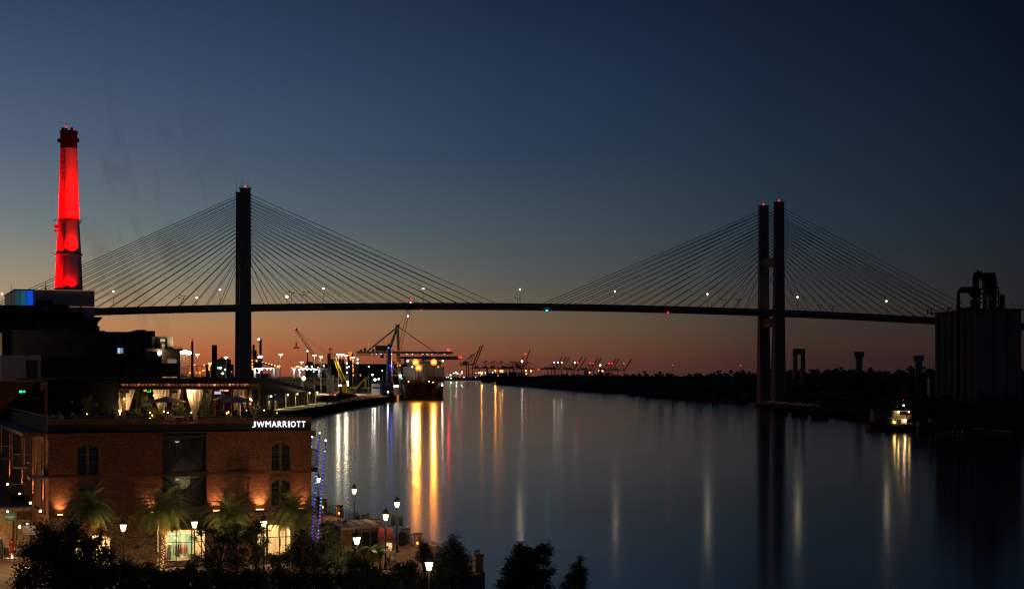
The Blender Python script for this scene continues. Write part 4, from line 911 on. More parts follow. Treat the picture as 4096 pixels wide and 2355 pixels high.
# planted bank on the quay with low shrubs
clump_mass('shrubbery', [(-108,1075),(-112,1200),(-118,1330)], 1.5, 3.4, .6, 1.5, 160, 12, 31, 4)['label'] = 'yellowish shrubs on the quay in front of the parked cars'
# ================================================================ CHIMNEY AND THE DARK BLOCKS AT LEFT
def chimney():
    d = 330; P = lambda px,py: (WX(px,d), WZ(py,d)); cx = WX(275,d); k = F/d
    zt = WZ(526,d); zb = GZ
    def rad(py): return ((54+(py-590)*0 if py < 590 else 0) or 0)
    t = thing('power_plant_chimney', 'tall tapered chimney glowing red with a dark top band above the hotel', 'chimney', (cx, d, GZ))
    # radii in photograph pixels by row
    prof = [(526,33),(590,33.2),(872,40.5),(1011,48.5),(1163,55),(1500,70)]
    def r_at(py):
        for (a,ra),(b,rb) in zip(prof, prof[1:]):
            if a <= py <= b: return (ra+(rb-ra)*(py-a)/(b-a))/k
        return prof[-1][1]/k
    M_st = mat('pale_render', (.62,.56,.52), .75, var=.14, scale=.5, bump=.15)
    def seg(y0, y1, nm, m):
        n = 8; return MB().lathe([(r_at(y1+(y0-y1)*i/n), WZ(y1+(y0-y1)*i/n, d)) for i in range(n+1)], (cx,d,0), 48, False).build(nm, m, t, True)
    seg(594, 872, 'upper_shaft', M_st); seg(886, 1011, 'middle_shaft', M_st); seg(1017, 1600, 'lower_shaft', M_st)
    seg(526, 594, 'dark_top_band', mat('soot_band', (.012,.01,.01), .8, var=.2))
    for py, h in ((872,14),(1011,6)): MB().lathe([(r_at(py)+.03, WZ(py+h,d)),(r_at(py)+.03, WZ(py,d))], (cx,d,0), 32).build('dark_band', mat('dark_band', (.04,.02,.02), .8), t)
    for py, w in ((886,.3),(1017,.3)):
        z = WZ(py,d); r = r_at(py); MB().lathe([(r, z-.18),(r+w, z-.18),(r+w, z+.05),(r, z+.05)], (cx,d,0), 28).build('ring_platform', M_st, t)
    z = zt; MB().lathe([(r_at(526)+.12, z-.3),(r_at(526)+.12, z+.05)], (cx,d,0), 24).build('top_rim', M_iron, t)
    for q in (-.8,-.2,.9): MB().box((cx+q, d-1.3, z+.3), (.5,.2,.45)).build('rim_lamp_box', M_iron, t)
    MB().ball((cx-.15, d-1.3, z+.62), .16, 6, 4).build('beacon', E_red, t)
    for a in (-1,1):
        for py in (563,): MB().box((cx+a*(r_at(py)+.2), d-.3, WZ(py,d)), (.5,.4,.7)).build('antenna_bracket', M_iron, t)
    # caged ladder
    m = MB(); xs = -0.55
    for py in range(536, 1160, 7):
        r = r_at(py); dx = xs*1.0; yy = d-math.sqrt(max(.1, r*r-dx*dx))-.28; z = WZ(py,d); m.bar((cx+dx-.27,yy,z),(cx+dx+.27,yy,z),.06)
        if py % 21 < 7:
            m.bar((cx+dx-.38,yy,z),(cx+dx-.38,yy-.6,z),.05); m.bar((cx+dx+.38,yy,z),(cx+dx+.38,yy-.6,z),.05); m.bar((cx+dx-.38,yy-.6,z),(cx+dx+.38,yy-.6,z),.05)
    for s in (-.27,.27,-.38,.38):
        a = None
        for py in (536, 700, 872, 1011, 1160):
            r = r_at(py); p = Vector((cx+xs+s, d-math.sqrt(r*r-xs*xs)-.28-(.3 if abs(s) > .3 else 0), WZ(py,d)))
            if a is not None: m.bar(a, p, .06)
            a = p
    m.build('caged_ladder', M_iron, t)
    for py in (903,910,924): MB().box((cx-r_at(py)-.3, d-.4, WZ(py,d)), (.6,.4,.35)).build('floodlight', M_red, t)
    red = (1,.0,.0)
    def fl(ang, py, dr, aimpy, P_, cone):
        r = r_at(py)+dr; a = R(ang); z = WZ(py,d)+.3
        p = (cx+r*math.cos(a), d+r*math.sin(a), z); ra = r_at(aimpy)*.5
        MB().box((p[0],p[1],z-.3), (.16,.16,.14)).build('floodlight', M_iron, t)
        spot('red_flood', p, (cx+ra*math.cos(a), d+ra*math.sin(a), WZ(aimpy,d)), red, P_, cone, .8, t, .15)
    for ang in (-165,-135,-105,-75,-45,-15): fl(ang, 884, .85, 690, 26000, 100); fl(ang, 880, .5, 862, 500, 140)
    for ang in (-158,-112): fl(ang, 1014, .8, 930, 4500 if ang < -120 else 3000, 110)
    fl(-140, 1160, 1.2, 1085, 9000, 100); fl(-165, 1160, 1.0, 1060, 9000, 100); fl(-105,1156,.9,1080,900,120); fl(-65,1156,.9,1080,350,120)
    fl(-60, 1014, .8, 930, 2600, 110)
chimney()
def turn(t, pc, d):
    """swing a block built square to the view so that it stands parallel to the hotel"""
    U = Vector((.9397,.342,0)); V = Vector((-.342,.9397,0)); A = Vector((WX(pc,d), d, 0)); o0 = t.location.copy()
    for o in [c for c in COL.objects if c.parent is t and c.type == 'MESH']:
        for v in o.data.vertices:
            q = v.co+o0; p = q.x/d; L = (p*A.y-A.x)/(U.x-p*U.y); Q = A+U*L+V*(q.y-d); v.co = Vector((Q.x, Q.y, q.z))-o0
def blocks():
    # metal-clad box with three glowing panels
    d = 318; t = thing('turbine_hall_penthouse', 'ribbed metal box with three blue-green glowing panels at the chimney foot', 'building', (WX(218,d),d,GZ))
    x0, x1 = WX(58,d), WX(378,d); z1 = WZ(1161,d); z0 = WZ(1290,d)
    MB().bb(x0,d,GZ,x1,d+26,z1-.12).build('wall', M_clad, t)
    MB().bb(x0-.1,d-.12,z1-.12,x1+.1,d+26,z1+.12).build('roof_edge', mat('bronze_trim', (.10,.07,.05), .5), t)
    m = MB()
    for k in range(86):
        x = WX(136,d)+.2+k*(x1-WX(136,d)-.3)/86; m.bb(x,d-.09,z0,x+.06,d-.005,z1-.16)
    o = m.build('cladding_rib', M_clad, t)
    for a, b, c, s in ((60,82,(.012,.05,.05),1.0),(84.5,106.5,(.008,.08,.14),1.0),(109,131.5,(.004,.06,.62),1.0)):
        MB().bb(WX(a,d),d-.1,WZ(1222,d),WX(b,d),d-.02,WZ(1164,d)).build('glowing_panel', emi('panel_%d' % a, c, s), t)
    MB().bb(WX(148,d),d-1.5,WZ(1220,d),WX(207,d),d-.2,WZ(1200,d)).build('plant_unit', M_dark, t)
    MB().bb(WX(200,d),d-1.8,WZ(1244,d),WX(272,d),d-.2,WZ(1219,d)).build('plant_unit', M_dark, t)
    MB().bb(WX(317,d),d-.8,WZ(1262,d),WX(324,d),d-.2,WZ(1224,d)).build('flue', M_dark, t)
    MB().bb(WX(272,d),d-.14,WZ(1226,d),x1,d-.1,WZ(1225,d)).bb(WX(136,d),d-.35,z1+.0,x1,d-.28,z1+.06).build('light_line', emi('amber_strip',(1,.6,.3),.35), t)
    # roof with antennas in front
    turn(t, 218, 318)
    d = 305; t = thing('slab_roof_building', 'flat-roofed dark block with a bluish roof edge at the left margin', 'building', (WX(80,d),d,GZ))
    MB().bb(WX(-160,d),d,GZ,WX(165,d),d+12,WZ(1236,d)).build('wall', M_dark, t); MB().bb(WX(-160,d),d-2,WZ(1236,d),WX(168,d),d+14,WZ(1222,d)).build('roof_slab', mat('blue_reflection_roof', (.05,.06,.09), .5), t)  # blue reflection is put into the roof slab's colour
    for px, y0 in ((45,1136),(183,1127)):
        a = thing('antenna', 'thin rooftop antenna %s of the glowing panels' % ('left' if px < 60 else 'right'), 'antenna', (WX(px,304),304,WZ(1222,304)), 'thin antennas beside the glowing panels')
        MB().tube((WX(px,304),304,WZ(1222,304)),(WX(px,304),304,WZ(y0,304)),.06 if px<60 else .1,.04,5).build('pole', M_iron, a)
        if px > 60: m = MB(); m.bar((WX(165,304),304,WZ(1145,304)),(WX(190,304),304,WZ(1144,304)),.06); m.bar((WX(178,304),304,WZ(1158,304)),(WX(188,304),304,WZ(1143,304)),.12); m.build('crossarm', M_iron, a)
    # dark block with flared cornice
    turn(t, 80, 305)
    d = 290; t = thing('corniced_block', 'near-black block with a flared cornice, a green exit sign and a door below the chimney', 'building', (WX(150,d),d,GZ))
    x1 = WX(391,d); zt = WZ(1267,d)
    MB().bb(WX(-300,d),d,GZ,x1,d+14,WZ(1290,d)).build('wall', M_dark, t)
    MB().loft([(WX(-300,d),d,WZ(1290,d)),(x1,d,WZ(1290,d)),(x1,d+14,WZ(1290,d)),(WX(-300,d),d+14,WZ(1290,d))],[(WX(-300,d),d-.8,zt),(WX(410,d),d-.8,zt),(WX(410,d),d+14,zt),(WX(-300,d),d+14,zt)]).build('flared_cornice', M_dark, t)
    MB().bb(WX(391,d),d+1,GZ,WX(401,d),d+6,WZ(1303,d)).build('side_duct', M_dark, t)
    MB().bb(WX(139,d),d-.08,WZ(1320,d),WX(166,d),d-.01,WZ(1289,d)).build('door', mat('grey_door', (.14,.12,.12), .6), t)
    MB().bb(WX(150,d),d-.12,WZ(1281,d),WX(157.5,d),d-.02,WZ(1274.5,d)).build('exit_sign', emi('exit_green', (.02,1,.35), 1.6), t)
    m = MB()
    for a,b,y in ((142,160,1255),(160,172,1247),(172,205,1240),(205,340,1248),(150,340,1256)): m.bb(WX(a,d),d+2,zt,WX(b,d),d+4,WZ(y,d))
    m.build('roof_plant', M_iron, t)
    m = MB()
    for k in range(24): m.tube((WX(140+k*9,d),d+1,zt),(WX(140+k*9,d),d+1,zt+1.1),.04,n=4)
    m.bar((WX(140,d),d+1,zt+1.1),(WX(347,d),d+1,zt+1.1),.06); m.bar((WX(140,d),d+1,zt+.55),(WX(347,d),d+1,zt+.55),.05); m.build('roof_rail', M_iron, t)
    for px in (298,): MB().bb(WX(px-3,d),d-.4,WZ(1320,d),WX(px+3,d),d-.1,WZ(1312,d)).build('wall_box', mat('pale_box', (.4,.38,.36)), t)
    # long dark block with big windows
    turn(t, 300, 290)
    d = 268; t = thing('guest_wing', 'long near-black wing with a strip of tall windows and one lit pane', 'building', (WX(320,d),d,GZ))
    MB().bb(WX(-300,d),d,GZ,WX(420,d),d+16,WZ(1322,d)).build('wall', M_dark, t); MB().bb(WX(420,d),d+1.2,GZ,WX(580,d),d+16,WZ(1326,d)).build('window_bay_wall', M_dark, t)
    MB().bb(WX(420,d),d-.1,WZ(1352,d),WX(580,d),d+1.2,WZ(1326,d)).build('fascia', M_dark, t); MB().bb(WX(420,d),d-.1,WZ(1424,d),WX(580,d),d+1.2,WZ(1420,d)).build('window_ledge', M_dark, t)
    MB().bb(WX(544,d),d+2,WZ(1326,d),WX(628,d),d+12,WZ(1320,d)).build('roof_box', M_dark, t); MB().bb(WX(565,d),d+3,WZ(1320,d),WX(594,d),d+8,WZ(1315,d)).build('roof_hatch', M_dark, t); MB().bb(WX(603,d),d+2,WZ(1343,d),WX(628,d),d+12,WZ(1326,d)).build('roof_box', M_dark, t)
    for a, b in ((425,437),(437,460),(463,496),(499,534),(537,571)):
        MB().bb(WX(a,d)+.05,d+1.05,WZ(1419,d),WX(b,d)-.05,d+1.12,WZ(1353,d)).build('window', mat('dim_curtain_glass', (.06,.08,.085), .25, var=.2, scale=1, stretch=(6,6,.3)), t)
    for x in (461.5,497.5,535.5,572): MB().bb(WX(x,d)-.05,d+.9,WZ(1420,d),WX(x,d)+.05,d+1.1,WZ(1352,d)).build('mullion', M_black, t)
    MB().bb(WX(425,d),d+.96,WZ(1378,d)-.04,WX(571,d),d+1.03,WZ(1378,d)).build('transom', M_black, t)
    MB().bb(WX(474,d),d+1.0,WZ(1412,d),WX(485,d),d+1.04,WZ(1391,d)).build('lit_pane', emi('pane_blue', (.5,.78,1), .75), t); MB().bb(WX(487,d),d+1.0,WZ(1412,d),WX(496,d),d+1.04,WZ(1391,d)).build('lit_pane', emi('pane_blue2', (.4,.6,.8), .4), t)
    # ribbed pale wall and long dark box
    turn(t, 420, 268)
    d = 250; t = thing('ribbed_wall_block', 'pale ribbed metal wall joined to a long black box over the terrace', 'building', (WX(350,d),d,GZ))
    MB().bb(WX(5,d),d,GZ,WX(165,d),d+9,WZ(1422,d)).build('ribbed_wall', M_clad, t)
    m = MB()
    for k in range(34): x = WX(6,d)+k*.168; m.bb(x,d-.08,WZ(1560,d),x+.07,d-.005,WZ(1423,d))
    m.build('wall_rib', M_clad, t)
    MB().bb(WX(165,d),d-1,GZ,WX(485,d),d+9,WZ(1428,d)).build('black_box', M_dark, t)
    MB().bb(WX(480,d),d-2,GZ,WX(632,d),d+9,WZ(1431,d)).build('black_box', M_dark, t); MB().bb(WX(485,d),d-3,GZ,WX(705,d),d-2.02,WZ(1452,d)).build('black_screen', M_black, t)
    MB().bb(WX(190,d),d-1.12,WZ(1504,d),WX(236,d),d-1.02,WZ(1450,d)).build('grey_door', mat('grey_panel', (.05,.045,.045), .6), t)
    MB().bb(WX(103,d),d-.3,WZ(1510,d),WX(150,d),d-.1,WZ(1440,d)).build('louvre', mat('grey_panel2', (.08,.07,.07), .6), t)
    for a,b in ((637,656),(661,666),(671,694)): MB().bb(WX(a,d),d-3.1,WZ(1510,d),WX(b,d),d-3.02,WZ(1506,d)).build('slit_window', emi('slit_glow', (1,.55,.2), .35), t)
    # lit sliver at the very left
    turn(t, 400, 250)
    d = 262; t = thing('lit_facade_edge', 'narrow strip of warmly lit facade at the left margin', 'building', (WX(-20,d),d,GZ))
    MB().bb(WX(-160,d),d-2,GZ,WX(4.5,d),d-.5,WZ(1332,d)).build('wall', mat('lit_stone', (.5,.4,.28), .8, var=.2), t)
    spot('facade_flood', (WX(-30,d),d-12,WZ(1440,d)), (WX(0,d),d-2,WZ(1440,d)), (1,.75,.4), 900, 110, .8, t, .3)
    # pale stone building with balcony lit by the floodlights
    turn(t, 0, 262)
    d = 300; t = thing('stone_corner_building', 'pale stone building with a balcony lit warm by the floodlights', 'building', (WX(640,d),d,GZ))
    st = mat('warm_limestone', (.42,.34,.24), .85, var=.12, scale=.8); bs = mat('tan_brick', (.36,.21,.11), .9, var=.2, scale=6)
    MB().bb(WX(584,d),d+3,WZ(1393,d),WX(703,d),d+14,WZ(1345,d)).build('upper_wall', mat('taupe_render', (.26,.22,.17), .8, var=.1), t)
    MB().bb(WX(583,d),d+2.7,WZ(1345,d),WX(704,d),d+14,WZ(1343.5,d)).build('roof_edge', M_dark, t)
    MB().bb(WX(578,d),d-1.2,WZ(1405,d),WX(728,d),d+14,WZ(1394,d)).build('balcony_slab', st, t)
    MB().bb(WX(648,d),d,GZ,WX(721,d),d+14,WZ(1405,d)).build('corner_wall', st, t)
    MB().bb(WX(656,d),d-.1,WZ(1530,d),WX(719,d),d-.01,WZ(1407,d)).build('brick_infill', bs, t)
    MB().bb(WX(578,d),d+3,GZ,WX(648,d),d+14,WZ(1405,d)).build('recessed_wall', M_dark, t)
    MB().bb(WX(569,d),d+1,WZ(1394,d),WX(612,d),d+3,WZ(1334,d)).build('side_frame', st, t); MB().bb(WX(576,d),d+.85,WZ(1392,d),WX(608,d),d+.98,WZ(1343,d)).build('dark_curtain_opening', M_dark, t)
    for a,b,y0,y1,c in ((651,670,1354,1364,'light'),(657,669,1375,1392,'light'),(671,680,1353,1391,'glass'),(640,651,1353,1391,'glass')):
        MB().bb(WX(a,d),d+2.86,WZ(y1,d),WX(b,d),d+2.96,WZ(y0,d)).build('window', emi('warm_pane', (.75,.62,.35), .35) if c == 'light' else M_glass, t)
    MB().bb(WX(670,d),d-.18,WZ(1452,d),WX(706,d),d-.11,WZ(1436,d)).build('window', emi('dim_pane', (.5,.42,.25), .25), t); MB().bb(WX(660,d),d-.2,WZ(1426,d),WX(708,d),d-.12,WZ(1425,d)).build('moulding', M_dark, t)
    m = MB()
    for k in range(26): x = WX(580+k*5.7,d); m.tube((x,d-1.1,WZ(1394,d)),(x,d-1.1,WZ(1386,d)),.03,n=4)
    m.bar((WX(580,d),d-1.1,WZ(1386,d)),(WX(724,d),d-1.1,WZ(1386,d)),.06); m.build('balcony_rail', M_iron, t)
    MB().ball((WX(633,d),d-1.5,WZ(1412,d)),.32,8,5,1.3).build('globe_lamp', emi('globe', (1,.85,.6), 8), t); MB().bar((WX(633,d),d-1.5,WZ(1414,d)),(WX(627,d),d-.5,WZ(1430,d)),.2).build('lamp_arm', st, t)
    turn(t, 650, 300)
    p = thing('potted_cypress', 'small dark conical shrub in a pot on the lit stone balcony', 'shrub', (WX(629,d),d-.5,WZ(1394,d)))
    MB().lathe([(.5,0),(.45,.4),(.02,2.0)],(WX(629,d),d-.5,WZ(1391,d)),8).build('foliage', M_leafd, p); MB().tube((WX(629,d),d-.5,WZ(1394,d)),(WX(629,d),d-.5,WZ(1390.5,d)),.3,.36).build('pot', M_concd, p)
blocks()
# ================================================================ BRICK HOTEL
HO = Vector((-37.8,142.7,0)); HU = Vector((.9397,.342,0)); HV = Vector((-.342,.9397,0)); HL = 21.9; HA = math.atan2(.342,.9397)
def H(u, v, z): return HO+HU*u+HV*v+Vector((0,0,z))
def ub(px, v=0.0):
    p = (px-2048)/F; o = HO+HV*v; return (p*o.y-o.x)/(HU.x-p*HU.y)
def uz(px, py, v=0.0): q = H(ub(px, v), v, 0); return WZ(py, q.y)
def HB(mb, u0, v0, z0, u1, v1, z1):
    c = H((u0+u1)/2, (v0+v1)/2, (z0+z1)/2); return mb.box(c, (abs(u1-u0), abs(v1-v0), abs(z1-z0)), HA)
hotel = thing('brick_hotel', 'four-storey red brick hotel with arched windows, a lit name sign and a roof terrace', 'hotel', (HO.x, HO.y, GZ))
uB0, uB1 = ub(649), ub(827)            # glazed bay
ZC, ZS, ZP, ZR = 14.75, 8.5, 16.35, 15.3   # cornice, stone base, parapet, terrace deck
wins = [(ub(308), ub(396), 11.77, 14.27, 'glass'), (ub(308), ub(396), 8.9, 10.85, 'glass'),
        (ub(904), ub(996), 11.95, 14.15, 'blind'), (ub(904), ub(996), 8.75, 11.05, 'blind'),
        (ub(1085), ub(1161), 11.85, 14.2, 'glass'), (ub(1085), ub(1161), 8.9, 11.1, 'glass')]
shops = [(ub(300), ub(443), 4.35, 6.95, True), (ub(657), ub(822), 4.45, 7.15, False), (ub(1022), ub(1165), 4.6, 7.35, True)]
def arch_h(u, u0, u1, rise):      # height above spring line at u
    t = (u-(u0+u1)/2)/((u1-u0)/2); return rise*(1-t*t)
def walls():
    # mortar-coloured backing walls, with the openings left out
    def wall_with(u0, u1, z0, z1, holes, name, v0=.02, v1=.4, rise=.32):
        m = MB(); us = sorted(set([u0, u1]+[h[0] for h in holes]+[h[1] for h in holes]))
        for a, b in zip(us, us[1:]):
            if b-a < 1e-4: continue
            mid = (a+b)/2; hs = sorted([h for h in holes if h[0] < mid < h[1]], key=lambda h: h[2]); z = z0
            for h in hs:
                if h[2] > z: HB(m, a, v0, z, b, v1, h[2])
                z = h[3]
            if z < z1: HB(m, a, v0, z, b, v1, z1)
        for h in holes:   # arch spandrels
            if len(h) > 4 and h[4]:
                n = 10
                for i in range(n):
                    a = h[0]+(h[1]-h[0])*i/n; b = h[0]+(h[1]-h[0])*(i+1)/n; zz = h[3]-rise+arch_h((a+b)/2, h[0], h[1], rise)
                    if h[3]-zz > .01: HB(m, a, v0, zz, b, v1, h[3])
        return m.build(name, M_mortar, hotel)
    L = [(w[0], w[1], w[2], w[3], True) for w in wins]
    wall_with(0, uB0, ZS, ZC, [l for l in L if l[1] < uB0], 'upper_wall'); wall_with(uB1, HL, ZS, ZC, [l for l in L if l[0] > uB1], 'upper_wall')
    wall_with(0, HL, GZ, ZS, [(s[0], s[1], s[2], s[3], s[4]) for s in shops], 'ground_floor_wall', -.13, .4)
    # bulk of the building behind
    m = MB(); HB(m, .4, 9, GZ, HL-.02, 46, ZR-.3); HB(m, .4, .4, ZS-.1, uB0-.3, 9, ZR-.3); HB(m, uB1+.3, .4, ZS-.1, HL-.02, 9, ZR-.3); HB(m, uB0-.3, 2.5, ZS+.3, uB1+.3, 9, ZR-.3)
    m.build('core', M_dark, hotel)
    # ---- bricks: real ones
    rnd = random.Random(4)
    def bricks(u0, u1, z0, z1, holes, v, ch, bl, mt, name, keep=None, rise=.32, ring=.42):
        m = MB(); solo = []; row = 0; z = z0
        while z+ch*.6 < z1:
            u = u0-(bl/2 if row % 2 else 0)
            while u < u1:
                a = max(u, u0)+.006; b = min(u+bl, u1)-.006
                if b-a > .03:
                    c = (a+b)/2; zc = z+ch/2; ok = True
                    for h in holes:
                        if h[0]-.02 < b and a < h[1]+.02 and h[2]-.03 < zc:
                            top = h[3]-rise+arch_h(max(h[0], min(h[1], c)), h[0], h[1], rise) if h[4] else h[3]
                            if h[4]: top += ring
                            if h[0]-.2 < c < h[1]+.2 and zc < top: ok = (c < h[0] or c > h[1]) and zc < h[3]-rise-.02 and (b < h[0]+.05 or a > h[1]-.05)
                            if ok and h[0] < c < h[1] and zc < top: ok = False
                    if ok:
                        pr = rnd.uniform(.012,.022); q = [H(a, v-pr, z+.006), H(b, v-pr, z+.006), H(b, v-pr, z+ch-.006), H(a, v-pr, z+ch-.006)]; w = [p+HV*(.03+pr) for p in q]
                        if keep and keep(c, zc) and len(solo) < 60: solo.append((q, w))
                        else: m.add(q+w, [(0,1,2,3),(1,0,4,5),(2,1,5,6),(3,2,6,7),(0,3,7,4)])
                u += bl
            z += ch; row += 1
        o = m.build(name, mt, hotel); o['kind'] = 'stuff'
        for q, w in solo: MB().add(q+w, [(0,1,2,3),(1,0,4,5),(2,1,5,6),(3,2,6,7),(0,3,7,4)]).build('brick', mt, hotel)
    Lg = [(s[0], s[1], s[2], s[3], s[4]) for s in shops]
    bricks(0, uB0, ZS+.05, ZC, [l for l in L if l[1] < uB0], .02, .0755, .215, M_brick, 'brick_courses', lambda u, z: u < 2.2 and 8.9 < z < 9.7)
    bricks(uB1, HL, ZS+.05, ZC, [l for l in L if l[0] > uB1], .02, .0755, .215, M_brick, 'brick_courses')
    bricks(0, HL, GZ+.1, ZS-.12, Lg, -.13, .085, .235, M_brick2, 'brick_courses', lambda u, z: 5.5 < u < 8 and 5.2 < z < 6.4, .55, .34)
    bricks(0, HL, ZP-.42, ZP-.06, [], .1, .0755, .215, M_brick, 'brick_courses')
    # arch rings of soldier bricks, every one its own piece
    def ring(u0, u1, ztop, rise, h, v, mt, n):
        for i in range(n):
            t = -1+2*(i+.5)/n; uc = (u0+u1)/2+t*(u1-u0)/2*1.12; du = (u1-u0)*1.12/n*.86
            slope = -2*rise*t/((u1-u0)/2); ang = math.atan(slope); zb = ztop-rise+arch_h(uc, u0-(u1-u0)*.06, u1+(u1-u0)*.06, rise)
            c = H(uc, v-.012, 0)+Vector((0,0,zb+h/2)); X = HU*math.cos(ang)+Vector((0,0,math.sin(ang))); Z = Vector((0,0,1))*math.cos(ang)-HU*math.sin(ang)
            M = Matrix((X, HV, Z)).transposed(); MB().box(c, (du, .09, h), M=M).build('voussoir', mt, hotel)
    for w in wins: ring(w[0], w[1], w[3], .32, .36, .0, M_brick, 22)
    for s in shops:
        if s[4]: ring(s[0], s[1], s[3], .55, .3, -.15, M_brick2, 34)
    m = MB()
    for a, b in ((-.12, uB0+.05), (uB1-.05, HL+.35)):
        HB(m, a, -.16, ZC+.32, b, .4, ZC+.5); HB(m, a, -.06, ZC, b, .4, ZC+.32)
    HB(m, 0, -.03, 11.62, uB0, .03, 11.66); HB(m, uB1, -.03, 11.62, HL, .03, 11.66); HB(m, uB1, -.02, 8.44, HL, .1, 8.52); HB(m, 0, -.2, ZS-.12, HL, .1, ZS)
    m.build('cornice', mat('brick_trim', (.17,.075,.045), .85, var=.3, scale=8), hotel)
    m = MB(); u = -.1
    while u < HL+.3:
        if not (uB0 < u < uB1): HB(m, u, -.12, ZC+.06, u+.1, -.05, ZC+.32)
        u += .21
    o = m.build('dentil_course', M_brick, hotel); o['kind'] = 'stuff'
    m = MB(); HB(m, -.05, .12, ZC+.5, HL, .45, ZP-.42); m.build('dark_fascia', mat('black_fascia', (.018,.017,.018), .5, var=.2), hotel)
    m = MB(); HB(m, -.05, .12, ZP-.42, uB0, .45, ZP); HB(m, uB1-.1, .12, ZP-.42, HL, .45, ZP); m.build('parapet', M_mortar, hotel)
    m = MB(); HB(m, -.1, .02, ZP, uB0+.05, .5, ZP+.06); HB(m, uB1-.12, .02, ZP, HL+.05, .5, ZP+.06); m.build('coping', M_concd, hotel)
    m = MB(); HB(m, uB0, -.05, ZC+.42, uB1, .5, ZC+.5); m.build('bay_coping', mat('blue_grey_metal', (.12,.13,.15), .4), hotel)
    m = MB(); HB(m, -2, .45, ZR-.3, HL, 46, ZR); m.build('terrace_deck', mat('terrace_decking', (.12,.09,.07), .7, var=.2, scale=1), hotel)
walls()
def windows():
    wf = mat('bronze_frame', (.14,.11,.07), .5)
    for u0, u1, z0, z1, k in wins:
        if k == 'blind':
            m = MB(); HB(m, u0, .1, z0, u1, .38, z1); m.build('blind_panel', M_mortar, hotel)
            mm = MB(); r = 0; z = z0+.01
            while z+.07 < z1:
                u = u0-(.1 if r % 2 else 0)
                while u < u1:
                    a = max(u, u0)+.006; b = min(u+.215, u1)-.006
                    if b-a > .03 and z+.04 < z1-.32+arch_h((a+b)/2, u0, u1, .32): q = [H(a,.085,z), H(b,.085,z), H(b,.085,z+.064), H(a,.085,z+.064)]; w = [p+HV*.03 for p in q]; mm.add(q+w, [(0,1,2,3),(1,0,4,5),(2,1,5,6),(3,2,6,7),(0,3,7,4)])
                    u += .215
                z += .0755; r += 1
            o = mm.build('infill_bricks', M_brick, hotel); o['kind'] = 'stuff'
            if z0 > 11: m = MB(); HB(m, u0-.02, -.04, z0-.22, u1+.02, .1, z0+.02); m.build('dark_sill', M_black, hotel)
            continue
        w = MB(); HB(w, u0, .22, z0, u1, .26, z1); wo_ = w.build('window', mat('room_glass', (.02,.026,.03), .12, spec=.8, var=.35, scale=1.5, stretch=(8,8,.4)), hotel)
        m = MB(); c = (u0+u1)/2; HB(m, c-.1, .12, z0, c+.1, .22, z1-.03); HB(m, u0, .12, z0, u0+.06, .22, z1-.3); HB(m, u1-.06, .12, z0, u1, .22, z1-.3); HB(m, u0, .12, z0, u1, .22, z0+.07)
        m.build('frame', wf, wo_)
        for zz in (z0+(z1-z0)*.42, z0+(z1-z0)*.68): b = MB(); HB(b, u0+.06, .15, zz, c-.1, .2, zz+.04); HB(b, c+.1, .15, zz, u1-.06, .2, zz+.04); b.build('glazing_bar', wf, wo_)
        m = MB(); HB(m, u0-.05, -.06, z0-.09, u1+.05, .2, z0); m.build('sill', M_brick, hotel)
        m = MB()
        for k2 in range(9): uu = u0+.06+(u1-u0-.12)*k2/8; HB(m, uu-.012, .0, z0+.05, uu+.012, .02, z0+.85)
        HB(m, u0+.04, -.01, z0+.85, u1-.04, .03, z0+.9); m.build('guard_rail', M_iron, hotel)
    # glazed bay: two storeys with X bracing
    a, b = uB0, uB1; fr = mat('bay_steel', (.05,.04,.035), .5, metal=.3)
    for z0, z1 in ((11.95,14.75),(8.95,11.55)):
        g = MB(); HB(g, a+.1, .55, z0, b-.1, .58, z1); go = g.build('window', mat('clear_glass_dim', (.03,.04,.045), .1, spec=.6), hotel)
        gm = MATS['clear_glass_dim']; bs = gm.node_tree.nodes['Principled BSDF']; bs.inputs['Alpha'].default_value = .45
        for uu in (a+(b-a)*.30, a+(b-a)*.66): m = MB(); HB(m, uu-.025, .5, z0, uu+.025, .56, z1); m.build('mullion', fr, go)
        m = MB(); HB(m, a+.1, .5, z1-.32, b-.1, .56, z1-.28); m.build('transom', fr, go)
        m = MB(); m.bar(H(a+.15,.3,z1-.05), H(b-.15,.3,z0+.05), .1); m.bar(H(a+.15,.22,z0+.05), H(b-.15,.22,z1-.05), .1); m.box(H((a+b)/2,.25,(z0+z1)/2), (.42,.12,.36), HA); m.build('cross_brace', fr, hotel)
        # the room behind, curtains and a lamp
        cur = mat('net_curtain', (.42,.42,.40), .9, var=.25, scale=1.0, stretch=(7,7,.15))
        for c0, c1 in ((a+.1, a+.95), (a+2.2, b-.15)):
            mb = MB(); n = int((c1-c0)/.09)
            for i in range(n):
                u0_ = c0+(c1-c0)*i/n; u1_ = c0+(c1-c0)*(i+1)/n; v0_ = .8+(.05 if i % 2 else 0); v1_ = .8+(.05 if (i+1) % 2 else 0)
                mb.add([H(u0_,v0_,z0), H(u1_,v1_,z0), H(u1_,v1_,z1-.3), H(u0_,v0_,z1-.3)], [(0,1,2,3)])
            mb.build('net_curtain', cur, hotel)
        m = MB(); HB(m, a, 2.3, z0-.2, b, 2.4, z1+.1); m.build('room_wall', mat('room_wall', (.25,.24,.22), .9), hotel)
        m = MB(); HB(m, a+1.62, 1.2, z0, a+1.95, 1.3, z1-.35); m.build('white_column', M_white, hotel)
        m = MB(); HB(m, a+1.3, 2.2, z0+1.2, a+1.5, 2.28, z1-.5); m.build('picture', M_dark, hotel)
        m = MB(); m.lathe([(.05,z1-.42),(.22,z1-.36),(.22,z1-.31)], H(a+1.48,1.6,0), 10); m.build('ceiling_lamp', emi('room_lamp', (1,.9,.72), 2.5, True), hotel)
